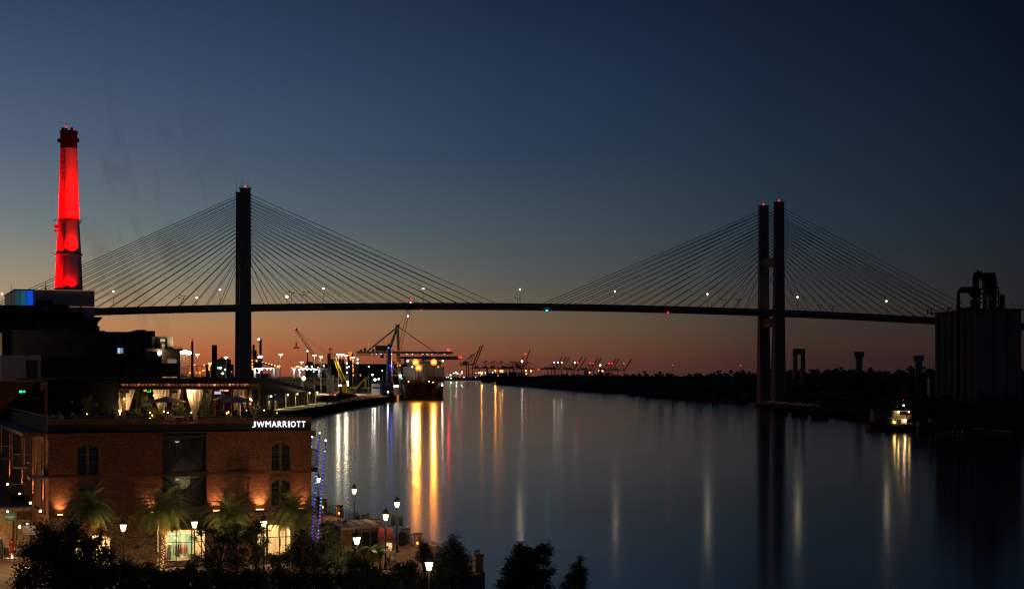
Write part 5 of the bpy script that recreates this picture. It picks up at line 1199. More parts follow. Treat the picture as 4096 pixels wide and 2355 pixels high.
    m = MB(); HB(m, a-.05, -.05, 11.55, b+.05, .5, 11.95); HB(m, a-.05, .0, 14.75, b+.05, .5, 15.0); HB(m, a-.05, .0, 8.5, b+.05, .5, 8.95); m.build('floor_beam', fr, hotel)
    m = MB(); HB(m, a-.05,.1,8.5,a+.1,.6,14.75); HB(m, b-.1,.1,8.5,b+.05,.6,14.75); m.build('bay_jamb', fr, hotel)
windows()
# ---- sign letters
def sign():
    t = thing('hotel_sign', 'glowing white JW MARRIOTT letters on the dark parapet band', 'sign', H(16.8, -.1, 15.5))
    e = emi('sign_white', (.93,.96,1), 1.6)
    def txt(s, u0, u1, z0, z1, serif):
        cu = bpy.data.curves.new('letter', 'FONT'); cu.body = s; cu.size = 1; cu.extrude = .03; cu.offset = .0
        o = bpy.data.objects.new('letters', cu); COL.objects.link(o); bpy.context.view_layer.update()
        dg = bpy.context.evaluated_depsgraph_get(); me = bpy.data.meshes.new_from_object(o.evaluated_get(dg)); bpy.data.objects.remove(o)
        xs = [v.co.x for v in me.vertices]; ys = [v.co.y for v in me.vertices]; x0, x1, y0, y1 = min(xs), max(xs), min(ys), max(ys)
        off = t.location
        for v in me.vertices:
            x = u0+(v.co.x-x0)/(x1-x0)*(u1-u0); z = z0+(v.co.y-y0)/(y1-y0)*(z1-z0); p = H(x, .04-v.co.z, z)-off; v.co = p
        me.materials.clear(); me.materials.append(e); o = bpy.data.objects.new('letter', me); COL.objects.link(o); o.parent = t; return o
    def row(word, px0, px1, py0, py1, widths, serif=False):
        tot = sum(widths); gap = .30*tot/len(widths); full = tot+gap*(len(widths)-1); x = px0
        for ch, w in zip(word, widths):
            ww = w/full*(px1-px0); u0, u1 = ub(x), ub(x+ww); q = H(u0, 0, 0)
            z0 = WZ(py1, q.y); z1 = WZ(py0, q.y); 
            o = txt(ch, u0, u1, z0, z1, serif); x += ww+gap/full*(px1-px0)
    row('J', 1009, 1023, 1685, 1708, [1]); 
    # serifs of the J and W
    for px in ():
        m = MB(); c = H(ub(1021), .02, 0); HB(m, ub(1016), .0, WZ(1688.5, c.y), ub(1027), .06, WZ(1685, c.y)); m.build('serif', e, t)
    row('W', 1028, 1058, 1685, 1708, [1])
    c = H(ub(1040), .02, 0)
    for a_, b_ in (): m = MB(); HB(m, ub(a_), .0, WZ(1688, c.y), ub(b_), .06, WZ(1685, c.y)); m.build('serif', e, t)
    row('MARRIOTT', 1063, 1222, 1684, 1707, [22,20,17,18,7,20,16,16])
sign()
# ---- wall washers on the facade
def washers():
    G = 'linear wall washers at the foot of the upper brickwork'
    for (a, b, p, w) in ((229,252,420,'behind the leftmost palm'),(596,616,240,'beside the second palm'),(853,878,420,'just right of the glazed bay'),(1024,1056,620,'brightest, between the third and fourth palms'),(1192,1220,420,'at the right corner behind the last palm')):
        u0, u1 = ub(a, -.3), ub(b, -.3); uc = (u0+u1)/2; t = thing('wall_washer', 'glowing orange wall washer '+w, 'light fixture', H(uc, -.3, 8.42), G)
        m = MB(); HB(m, u0, -.36, 8.52, u1, -.2, 8.62); m.build('housing', M_iron, t)
        m = MB(); HB(m, u0+.02, -.35, 8.62, u1-.02, -.21, 8.66); m.build('lens', emi('washer_glow', (1,.45,.15), 8), t)
        for q in (.25, .75): spot('wash', H(u0+(u1-u0)*q, -.42, 8.7), H(u0+(u1-u0)*q, .15, 10.3), (1,.55,.22), p*.5, 82, 1.0, t, .06)
washers()
# ---- shopfronts with rooms behind them
def shopfronts():
    M_in = mat('cream_interior', (.74,.62,.42), .8); M_tq = mat('turquoise_paint', (.22,.46,.38), .5); M_wd = mat('oak', (.36,.21,.09), .5, var=.2, scale=2); fr = mat('shop_frame', (.05,.035,.03), .5)
    cl = {'red': (.6,.05,.04), 'pink': (.6,.25,.3), 'black': (.03,.03,.04), 'white': (.75,.7,.6), 'denim': (.12,.16,.26), 'grey': (.35,.32,.3), 'teal': (.1,.35,.33)}
    for i, (u0, u1, z0, z1, arch) in enumerate(shops):
        D = 4.2
        m = MB(); HB(m, u0-.5, D, GZ, u1+.5, D+.1, z1+.5); HB(m, u0-.6, .42, GZ, u0-.5, D, z1+.5); HB(m, u1+.5, .42, GZ, u1+.6, D, z1+.5); m.build('shop_wall', M_in, hotel)
        m = MB(); HB(m, u0-.5, .42, z1+.4, u1+.5, D, z1+.5); m.build('shop_ceiling', M_in, hotel); m = MB(); HB(m, u0-.5, .42, GZ, u1+.5, D, GZ+.25); m.build('shop_floor', M_wd, hotel)
        n = 3
        for k in range(n): m = MB(); uc = u0+(u1-u0)*(k+.5)/n; HB(m, uc-.35, 1.2, z1+.3, uc+.35, 2.6, z1+.38); m.build('ceiling_light', emi('shop_light', (1,.78,.42), 40 if i == 1 else (34 if i == 0 else 20), True), hotel)
        # frame and mullions
        m = MB(); HB(m, u0, -.02, z0, u1, .1, z0+.08); HB(m, u0, -.02, z0, u0+.06, .1, z1-(.5 if arch else 0)); HB(m, u1-.06, -.02, z0, u1, .1, z1-(.5 if arch else 0))
        ks = (1/3, 2/3, .85) if i != 1 else (.29, .66, .90)
        for k in ks: uu = u0+(u1-u0)*k; HB(m, uu-.035, -.02, z0, uu+.035, .08, (z1-.55+arch_h(uu, u0, u1, .55)) if arch else z1)
        zz = z0+(z1-z0)*.58; HB(m, u0, -.02, zz, u1, .08, zz+.06)
        if not arch: HB(m, u0, -.02, z1-.07, u1, .1, z1)
        else:
            for q in range(12): a = u0+(u1-u0)*q/12; b = u0+(u1-u0)*(q+1)/12; m.bar(H(a,.04,z1-.55+arch_h(a,u0,u1,.55)-.03), H(b,.04,z1-.55+arch_h(b,u0,u1,.55)-.03), .07)
        m.build('shop_frame', fr, hotel)
        g = MB(); HB(g, u0+.03, .04, z0+.05, u1-.03, .05, z1-.02 if not arch else z1-.5); gl = g.build('shop_glass', mat('shop_glass', (.9,.9,.9), .02), hotel); b_ = MATS['shop_glass'].node_tree.nodes['Principled BSDF']; b_.inputs['Alpha'].default_value = .06
        def rail(uc, v, z, w, cols):
            t = thing('clothes_rail', 'x', 'clothes rail', H(uc, v, GZ+.25))
            m = MB(); m.bar(H(uc-w/2,v,z), H(uc+w/2,v,z), .04)
            for s in (-w/2, w/2): m.bar(H(uc+s,v,z), H(uc+s,v,GZ+.25), .04)
            m.build('frame', M_steel, t)
            for j, c in enumerate(cols):
                uu = uc-w/2+(j+.5)*w/len(cols); ww = w/len(cols)*.85; h = .8+.25*((j*7) % 3)/2
                MB().loft([H(uu-ww*.28,v-.12,z-.03),H(uu+ww*.28,v-.12,z-.03),H(uu+ww*.28,v+.12,z-.03),H(uu-ww*.28,v+.12,z-.03)],[H(uu-ww*.5,v-.22,z-h),H(uu+ww*.5,v-.2,z-h),H(uu+ww*.5,v+.2,z-h),H(uu-ww*.5,v+.22,z-h)]).build('garment', mat('cloth_'+c, cl[c], .9, var=.1), t)
            return t
        w = u1-u0
        if i == 1:
            for a_, b_2 in ((.30,.60),(.70,.90)): m = MB(); HB(m, u0+w*a_, D-.06, GZ+.25, u0+w*b_2, D-.01, 6.35); m.build('turquoise_door', M_tq, hotel)
            m = MB(); HB(m, u0+w*.28, D-.1, 6.35, u0+w*.62, D-.01, 6.45); HB(m, u0+w*.61, D-.1, GZ+.25, u0+w*.64, D-.01, 6.4); m.build('door_casing', M_white, hotel)
            m = MB(); m.bar(H(u0+w*.05,D-.5,6.35), H(u0+w*.3,D-.5,7.0), .16); m.bar(H(u0+w*.45,D-.5,7.0), H(u0+w*.62,D-.5,6.5), .16); m.bar(H(u0,D-.5,7.0), H(u1,D-.5,7.0), .16); m.build('roof_truss', M_white, hotel)
            m = MB(); c = H(u0+w*.37, D-.12, 6.75)
            for q in (-.22,-.11,0,.11,.22): m.bar(c+Vector((0,0,-.18)), c+HU*q+Vector((0,0,.16)), .05)
            m.build('wall_ornament', M_iron, hotel)
            a = rail(u0+w*.47, 1.6, 5.75, 1.25, ['white','grey','black','red','white','pink','pink']); a['label'] = 'clothes rail with red and pink dresses in the bright middle shop window'
            a = rail(u0+w*.08, 1.1, 5.65, .7, ['white','white','grey']); a['label'] = 'clothes rail with pale shirts at the left of the bright middle shop window'
            for uu, hh, cc in ((.04,.75,'oak'),(.76,.6,'oak')): 
                t = thing('display_table', 'low oak display block %s the bright shop window' % ('at left inside' if uu < .5 else 'at right inside'), 'display table', H(u0+w*uu, 1.4, GZ+.25)); m = MB(); HB(m, u0+w*uu-.3, 1.1, GZ+.3, u0+w*uu+.35, 1.7, GZ+.25+hh); m.build('block', M_wd, t); m = MB(); HB(m, u0+w*uu-.33, 1.07, GZ+.25+hh, u0+w*uu+.38, 1.73, GZ+.29+hh); m.build('top', M_wd, t)
            for uu, v, top, c1, c2, lb in ((.21,1.7,5.85,'grey','denim','headless mannequin in a grey top and dark trousers in the middle shop window'),(.40,2.6,6.25,'white','teal','headless mannequin in a white fringed top on the raised shelf')):
                t = thing('mannequin', lb, 'mannequin', H(u0+w*uu, v, GZ+.25)); c = H(u0+w*uu, v, 0)
                MB().lathe([(.13,top-.75),(.12,top-.45),(.2,top-.12),(.07,top)], c, 10).build('torso', mat('cloth_'+c1, cl[c1], .9), t); MB().lathe([(.1,top-1.45),(.13,top-1.0),(.16,top-.74)], c, 10).build('lower_garment', mat('cloth_'+c2, cl[c2], .9), t); MB().tube(c+Vector((0,0,GZ+.25)), c+Vector((0,0,top-1.45)), .03).build('stand', M_steel, t)
        elif i == 0:
            a = rail(u0+w*.9, 1.0, 5.85, .42, ['red','red']); a['label'] = 'red dress hanging at the right side of the left arched shop window'
            a = rail(u0+w*.55, 2.2, 5.75, 1.2, ['denim','grey','denim','teal','white']); a['label'] = 'clothes rail with blue garments inside the left arched shop window'
        else:
            t = thing('display_ladder', 'white ladder display with striped garment in the right arched shop window', 'ladder', H(u0+w*.62, 1.2, GZ+.25)); m = MB()
            for s in (-.14,.14): m.bar(H(u0+w*.62+s,1.2,GZ+.25), H(u0+w*.62+s*.6,1.5,6.1), .05)
            m.build('side_rail', M_white, t); m = MB()
            for q in range(6): m.bar(H(u0+w*.62-.14,1.25+q*.04,4.7+q*.25), H(u0+w*.62+.14,1.25+q*.04,4.7+q*.25), .04)
            m.build('rung', M_white, t); MB().bar(H(u0+w*.78,1.4,6.0), H(u0+w*.78,1.4,5.3), .16).build('garment', mat('cloth_denim', cl['denim']), t)
            a = rail(u0+w*.2, 1.3, 5.7, .9, ['denim','white','denim','teal']); a['label'] = 'clothes rail with blue garments inside the right arched shop window'
            m = MB(); HB(m, u0+w*.5, 3.0, GZ, u0+w*.56, 3.1, 7.2); m.build('dark_post', M_dark, hotel)
    # louvred canopy over the middle shop
    u0, u1 = shops[1][:2]
    for k in range(9): m = MB(); HB(m, u0-.1, -.3+k*.0, 7.28+k*.125, u1+.25, -.16, 7.35+k*.125); m.build('canopy_slat', mat('slate_slat', (.06,.055,.05), .6), hotel)
    m = MB(); HB(m, u0-.15, -.16, 7.2, u1+.3, -.1, 8.4); m.build('canopy_back', M_dark, hotel)
    m = MB(); HB(m, ub(538), -.55, 5.7, ub(553), -.16, 5.95); m.build('wall_speaker', M_black, hotel)
    m = MB(); HB(m, ub(1180,-1.5), -1.6, 8.3, ub(1262,-1.5), -.2, 8.42); m.build('corner_canopy', M_dark, hotel)
shopfronts()
# ---- left side wall: pilasters, balconies, uplights
def side():
    VL = 60
    m = MB(); HB(m, -.02, .4, GZ, .4, VL, ZC+.5); m.build('side_wall', mat('side_brick', (.17,.07,.045), .9, var=.4, scale=6, bump=.4), hotel)
    m = MB(); HB(m, -.02, .4, ZC+.5, .35, VL, ZP); m.build('side_parapet', mat('dark_parapet', (.05,.03,.025)), hotel)
    m = MB(); HB(m, -.3, 0, ZC+.40, .02, VL, ZC+.5); m.build('side_gutter', mat('blue_grey_metal2', (.20,.23,.28), .35, metal=.3), hotel)
    m = MB(); HB(m, -.3, 2, ZS-.02, .0, VL, ZS+.08); m.build('side_ledge', M_concd, hotel)
    G = 'balconies on the alley side of the hotel'
    def vofpx(px, u):
        p = (px-2048)/F; o = HO+HU*u; return (p*o.y-o.x)/(HV.x-p*HV.y)
    vs = [vofpx(px, 0) for px in (182, 141, 97, 47, 4)]
    for i, v in enumerate(vs):
        t = thing('uplight', 'small uplight glowing at the foot of the %s pilaster of the alley side wall' % ('nearest second third fourth fifth'.split()[i]), 'light fixture', H(-.6, v, 8.5), 'uplights along the alley side wall')
        m = MB(); HB(m, -.55, v-.15, 8.52, -.25, v+.15, 8.66); m.build('housing', M_iron, t); MB().ball(H(-.42, v-.1, 8.76), .11, 8, 5).build('lens', emi('uplight_glow', (1,.6,.28), 9), t)
        spot('wash', H(-.5, v-.05, 8.85), H(-.16, v, 11.5), (1,.45,.15), 4500, 34, .9, t, .05)
        m = MB(); HB(m, -.2, v-.28, 8.5, -.02, v+.28, ZC+.2); m.build('pilaster', mat('side_brick', (.1,.05,.04)), hotel)
        m = MB(); HB(m, -.1, v+1.6, 9.0, -.03, v+3.0, 11.3); HB(m, -.1, v+1.6, 12.0, -.03, v+3.0, 14.2); m.build('side_window', M_glass, hotel)
    for k, (pxc, zb, w, lb) in enumerate(((143,11.72,2.4,'nearest upper balcony with thin rail on the alley side'),(77,11.72,2.4,'second upper balcony on the alley side'),(18,11.72,2.4,'third upper balcony on the alley side'),(62,8.75,2.4,'lower balcony with thin rail on the alley side'))):
        v = vofpx(pxc, -.9); t = thing('balcony', lb, 'balcony', H(-.7, v, zb), G)
        m = MB(); HB(m, -1.5, v-1.2, zb-.2, -.02, v+1.2, zb); m.build('slab', M_concd, t)
        m = MB()
        for q in range(13): m.bar(H(-1.46, v-1.15+q*.19, zb), H(-1.46, v-1.15+q*.19, zb+1.1), .03)
        for q in range(9): m.bar(H(-1.46+q*.18, v-1.15, zb), H(-1.46+q*.18, v-1.15, zb+1.1), .03); 
        m.build('baluster', M_iron, t)
        m = MB(); m.bar(H(-1.46, v-1.17, zb+1.1), H(-1.46, v+1.15, zb+1.1), .06); m.bar(H(-1.46, v-1.17, zb+1.1), H(-.02, v-1.17, zb+1.1), .06); m.build('handrail', M_steel, t)
    # balcony on the river side
    u, zb = HL, 11.9; t = thing('balcony', 'balcony with thin rail projecting over the river side at the right corner', 'balcony', H(u+.8, 4, zb))
    m = MB(); HB(m, u, 2.4, zb-.32, u+1.15, 5.2, zb); m.build('slab', M_iron, t)
    m = MB()
    for q in range(7): m.bar(H(u+.05+q*.18, 2.45, zb), H(u+.05+q*.18, 2.45, zb+1.6), .03)
    for q in range(12): m.bar(H(u+1.12, 2.45+q*.24, zb), H(u+1.12, 2.45+q*.24, zb+1.6), .03)
    m.build('baluster', M_iron, t); m = MB(); m.bar(H(u, 2.45, zb+1.6), H(u+1.14, 2.45, zb+1.6), .05); m.bar(H(u+1.12, 2.45, zb+1.6), H(u+1.12, 5.1, zb+1.6), .05); m.build('handrail', M_iron, t)
    # annex with shopfront on the alley
    ax = thing('alley_shop', 'low brick shop with lit piers at the end of the alley', 'shop', H(-6, 13.5, GZ))
    m = MB(); HB(m, -16, 13.5, GZ, -.05, 30, 8.3); m.build('wall', mat('tan_rubble', (.30,.21,.13), .9, var=.35, scale=4, bump=.4), ax)
    for a in (-11.2,-9.2,-7.4,-5.8,-4.2,-2.6): 
        m = MB(); HB(m, a, 13.2, GZ, a+.7, 13.5, 7.6); m.build('brick_pier', M_brick2, ax)
    rnd = random.Random(8)
    for r in range(17):
        for c in range(3):
            if rnd.random() < .9: m = MB(); HB(m, -3.9+c*.24-.35, 13.16, GZ+.3+r*.19, -3.9+c*.24-.14, 13.2, GZ+.46+r*.19); m.build('brick', M_brick2, ax)
    m = MB(); HB(m, -16, 12.7, 8.3, 0, 30, 8.45); m.build('roof_edge', M_dark, ax)
    for a in (-9.9,-8.0,-6.3,-4.75,-3.2):
        q = H(a, 12.95, 4.15); t = thing('ground_uplight', 'in-ground uplight washing the %s gap between the alley shop piers' % {-9.9:'farthest left',-8.0:'second',-6.3:'third',-4.75:'fourth',-3.2:'right-hand'}[a], 'light fixture', q, 'uplights at the alley shop')
        MB().tube(q-Vector((0,0,.14)), q, .14, n=10).build('housing', M_iron, t); MB().tube(q, q+Vector((0,0,.03)), .11, n=10).build('lens', emi('ground_glow', (1,.66,.32), 9), t); spot('wash', q+Vector((0,0,.1)), H(a, 13.5, 6.6), (1,.58,.24), 200, 70, .9, t, .08)
side()
# ================================================================ PEOPLE
SKINC = {}
def skinned(name, J, E, m, parent, sub=1):
    """one continuous surface grown round joints J {key:(pos, radius)} and edges E"""
    ks = list(J); me = bpy.data.meshes.new(name); me.from_pydata([J[k][0] for k in ks], [(ks.index(a), ks.index(b)) for a, b in E], [])
    o = bpy.data.objects.new(name, me); COL.objects.link(o)
    o.modifiers.new('s', 'SKIN'); su = o.modifiers.new('u', 'SUBSURF'); su.levels = sub; su.render_levels = sub
    for i, k in enumerate(ks):
        r = J[k][1]; r = r if isinstance(r, tuple) else (r, r); me.skin_vertices[0].data[i].radius = r
    me.skin_vertices[0].data[0].use_root = True
    bpy.context.view_layer.update(); dg = bpy.context.evaluated_depsgraph_get(); nm = bpy.data.meshes.new_from_object(o.evaluated_get(dg)); bpy.data.objects.remove(o)
    nm.materials.clear(); nm.materials.append(m); nm.shade_smooth(); o = bpy.data.objects.new(name, nm); COL.objects.link(o); o.parent = parent; return o
def V3(*a): return tuple(a)
def person(label, loc, rz, top, bottom, hair, pose='stand', group=None, skin=(.32,.19,.13), longhair=False, skirt=False, name='person', cat='person', scale=1.0):
    t = thing(name, label, cat, (0,0,0), group)
    ms = mat('skin_%.2f' % skin[0], skin, .6); mt = mat('cloth_t_%.2f_%.2f_%.2f' % top, top, .9); mbm = mat('cloth_b_%.2f_%.2f_%.2f' % bottom, bottom, .9); mh = mat('hair_%.2f' % hair[0], hair, .7)
    sit = pose == 'sit'; hz = .46 if sit else .93
    J = {'pel': ((0,0,hz), (.15,.11)), 'wst': ((0,.01,hz+.17), (.13,.095)), 'chs': ((0,.01 if not sit else .04,hz+.37), (.16,.105)), 'nb': ((0,.03 if not sit else .09,hz+.52), (.075,.07)), 'nk': ((0,.05 if not sit else .12,hz+.59), .05), 'hd': ((0,.08 if not sit else .16,hz+.69), (.075,.085)), 'ht': ((0,.075 if not sit else .155,hz+.80), (.065,.075))}
    E = [('pel','wst'),('wst','chs'),('chs','nb'),('nb','nk'),('nk','hd'),('hd','ht')]
    for s, q in ((-1,'l'),(1,'r')):
        J['sh'+q] = ((s*.19, .03 if not sit else .07, hz+.47), .055); E.append(('nb','sh'+q))
        if sit: J['el'+q] = ((s*.24,.16,hz+.24), .042); J['wr'+q] = ((s*.15,.38,hz+.28), .028); J['ha'+q] = ((s*.11,.46,hz+.29), (.04,.018))
        else: J['el'+q] = ((s*.26,-.01 if pose=='stand' else s*.06,hz+.19), .042); J['wr'+q] = ((s*.25,.08,hz-.04), .028); J['ha'+q] = ((s*.24,.11,hz-.14), (.022,.04))
        E += [('sh'+q,'el'+q),('el'+q,'wr'+q),('wr'+q,'ha'+q)]
        J['hp'+q] = ((s*.09,0 if not sit else .04,hz-.06), .095); E.append(('pel','hp'+q))
        if sit: J['kn'+q] = ((s*.12,.46,.49), .065); J['an'+q] = ((s*.12,.44,.1), .042); J['ft'+q] = ((s*.12,.6,.045), (.04,.03))
        else:
            st = s*(.0 if pose == 'stand' else .16); J['kn'+q] = ((s*.10,st*.7+.02,.49), .06); J['an'+q] = ((s*.10,st-.02,.09), .04); J['ft'+q] = ((s*.11,st+.13,.035), (.04,.03))
        E += [('hp'+q,'kn'+q),('kn'+q,'an'+q),('an'+q,'ft'+q)]
        for f, (dx, ln) in enumerate(((-.028,.075),(-.010,.09),(.010,.085),(.028,.07))):
            h = Vector(J['ha'+q][0]); d = Vector((dx*.2, .6, -.5)).normalized() if sit else Vector((0,.25,-1)).normalized()
            side_ = Vector((1,0,0)) if sit else Vector((0,1,0))
            J['f%d%s' % (f,q)] = (tuple(h+side_*dx+d*ln), .008); E.append(('ha'+q,'f%d%s' % (f,q)))
        h = Vector(J['ha'+q][0]); J['th'+q] = (tuple(h+(Vector((-s*.05,.03,0)) if sit else Vector((-s*.02,.06,-.03)))), .01); E.append(('ha'+q,'th'+q))
    skinned('body', J, E, ms, t)
    Jt = {k: (J[k][0], tuple(x+.02 for x in (J[k][1] if isinstance(J[k][1], tuple) else (J[k][1],)*2))) for k in ('pel','wst','chs','nb','shl','shr','ell','elr')}
    skinned('shirt', Jt, [('pel','wst'),('wst','chs'),('chs','nb'),('nb','shl'),('nb','shr'),('shl','ell'),('shr','elr')], mt, t)
    if skirt: m = MB(); m.lathe([(.27,.52),(.2,.75),(.15,hz+.1)], (0,0,0), 12) if not sit else m.box((0,.2,.52),(.36,.5,.2)); o = m.build('skirt', mbm, t, True)
    else:
        ks = ['pel','hpl','hpr','knl','knr','anl','anr']; Jb = {k: (J[k][0], tuple(x+.018 for x in (J[k][1] if isinstance(J[k][1], tuple) else (J[k][1],)*2))) for k in ks}
        skinned('trousers', Jb, [('pel','hpl'),('pel','hpr'),('hpl','knl'),('hpr','knr'),('knl','anl'),('knr','anr')], mbm, t)
    h = Vector(J['hd'][0])
    m = MB(); m.ball(h+Vector((0,-.025,.05)), .108, 10, 7, 1.08)
    if longhair: m.loft([h+Vector((-.09,-.06,.05)),h+Vector((.09,-.06,.05)),h+Vector((.09,-.12,.05)),h+Vector((-.09,-.12,.05))],[h+Vector((-.08,-.07,-.25)),h+Vector((.08,-.07,-.25)),h+Vector((.08,-.11,-.25)),h+Vector((-.08,-.11,-.25))])
    m.build('hair', mh, t, True)
    m = MB(); m.box(h+Vector((0,.095,.0)), (.025,.035,.045)); m.build('nose', ms, t)
    for s in (-1,1): MB().ball(h+Vector((s*.035,.082,.03)), .012, 6, 4).build('eye', M_black, t); MB().box(h+Vector((s*.088,.0,.0)), (.015,.04,.06)).build('ear', ms, t)
    MB().box(h+Vector((0,.086,-.045)), (.045,.01,.012)).build('mouth', mat('lips', (.3,.08,.07)), t)
    t.location = loc; t.rotation_euler = (0,0,rz); t.scale = (scale,)*3
    return t
def table(loc, w, d, h, m, label, group=None, rz=0):
    t = thing('table', label, 'table', (0,0,0), group); MB().box((0,0,h-.025),(w,d,.05)).build('tabletop', m, t)
    for sx_ in (-1,1):
        for sy_ in (-1,1): MB().box((sx_*(w/2-.04), sy_*(d/2-.04), (h-.05)/2), (.06,.06,h-.05)).build('leg', m, t)
    t.location = loc; t.rotation_euler = (0,0,rz); return t
def chair(loc, rz, m, label, seat=None, group=None):
    t = thing('chair', label, 'chair', (0,0,0), group); MB().box((0,0,.44),(.46,.46,.05)).build('seat', seat or m, t); MB().box((0,-.22,.68),(.46,.04,.36)).build('backrest', seat or m, t)
    for sx_ in (-1,1):
        for sy_ in (-1,1): MB().box((sx_*.2, sy_*.2, .21), (.04,.04,.42)).build('leg', m, t)
        MB().box((sx_*.215,-.215,.64),(.04,.04,.46)).build('back_post', m, t)
    t.location = loc; t.rotation_euler = (0,0,rz); return t
# ================================================================ ROOF TERRACE
ZT = ZR+.004
def vd(px, py, z=None):
    """terrace point at row py: distance from height z"""
    z = ZT if z is None else z
    d = (EYE-z)*F/(py-1500); return Vector((WX(px,d), d, z))
def T(px, d, z=None): return Vector((WX(px,d), d, ZT if z is None else z))
def pergola():
    d0 = 171.0; t = thing('pergola', 'dark timber pergola with glowing warm rafters over the hotel terrace', 'pergola', T(745, d0+3))
    z0, z1, z2 = WZ(1557,d0), WZ(1544,d0), WZ(1529,d0); x0, x1 = WX(478,d0), WX(1010,d0); tim = mat('dark_timber', (.06,.035,.02), .7, var=.3, scale=2); raf = mat('cedar_rafter', (.36,.18,.07), .6, var=.25, scale=3)
    MB().bb(x0,d0,z0,x1,d0+.3,z1).build('front_beam', tim, t); MB().bb(x0,d0+6,z0,x1,d0+6.3,z1).build('rear_beam', tim, t)
    MB().bb(x0+.1,d0-.25,z0+.0,x1-.1,d0-.02,z0+.12).build('gutter', tim, t)
    for px in (494,681,817,919,1002): 
        x = WX(px,d0); MB().bb(x-.12,d0+.02,ZT,x+.12,d0+.26,z0).build('post', tim, t); MB().bb(x-.12,d0+6.02,ZT,x+.12,d0+6.26,z0).build('post', tim, t)
    n = 35; k = 0
    for i in range(n):
        x = x0+.15+(x1-x0-.4)*i/(n-1); MB().bb(x,d0-.1,z1,x+.12,d0+6.4,z1+.22).build('rafter', raf, t)
    MB().bb(x0-.2,d0+.4,z2-.1,x1+.1,d0+6.5,z2).build('roof_cover', tim, t)
    rr = random.Random(2)
    for i in range(n-1):      # little lamps tucked between the rafters
        if rr.random() < .55:
            x = x0+.15+(x1-x0-.4)*(i+.55)/(n-1); MB().box((x, d0+.9, z1+.16), (.08,.08,.05)).build('rafter_lamp', emi('rafter_glow', (1,.5,.16), 1.2), t)
    for i in range(9): glint(t, (x0+.6+(x1-x0-1.2)*i/8, d0+.7, (z1+z2)/2+.05), (1,.5,.17), 30, .05)
    for px in (487,511,694,705,829): MB().box((WX(px,d0),d0-.1,z0-.2), (.32,.25,.3)).build('speaker', M_black, t)
    for px in (578,590,883,900,910): MB().box((WX(px,d0+5),d0+5.5,z0-.15), (.35,.08,.16)).build('warm_glass_lamp', emi('dim_warm', (1,.6,.3), .5), t)
pergola()
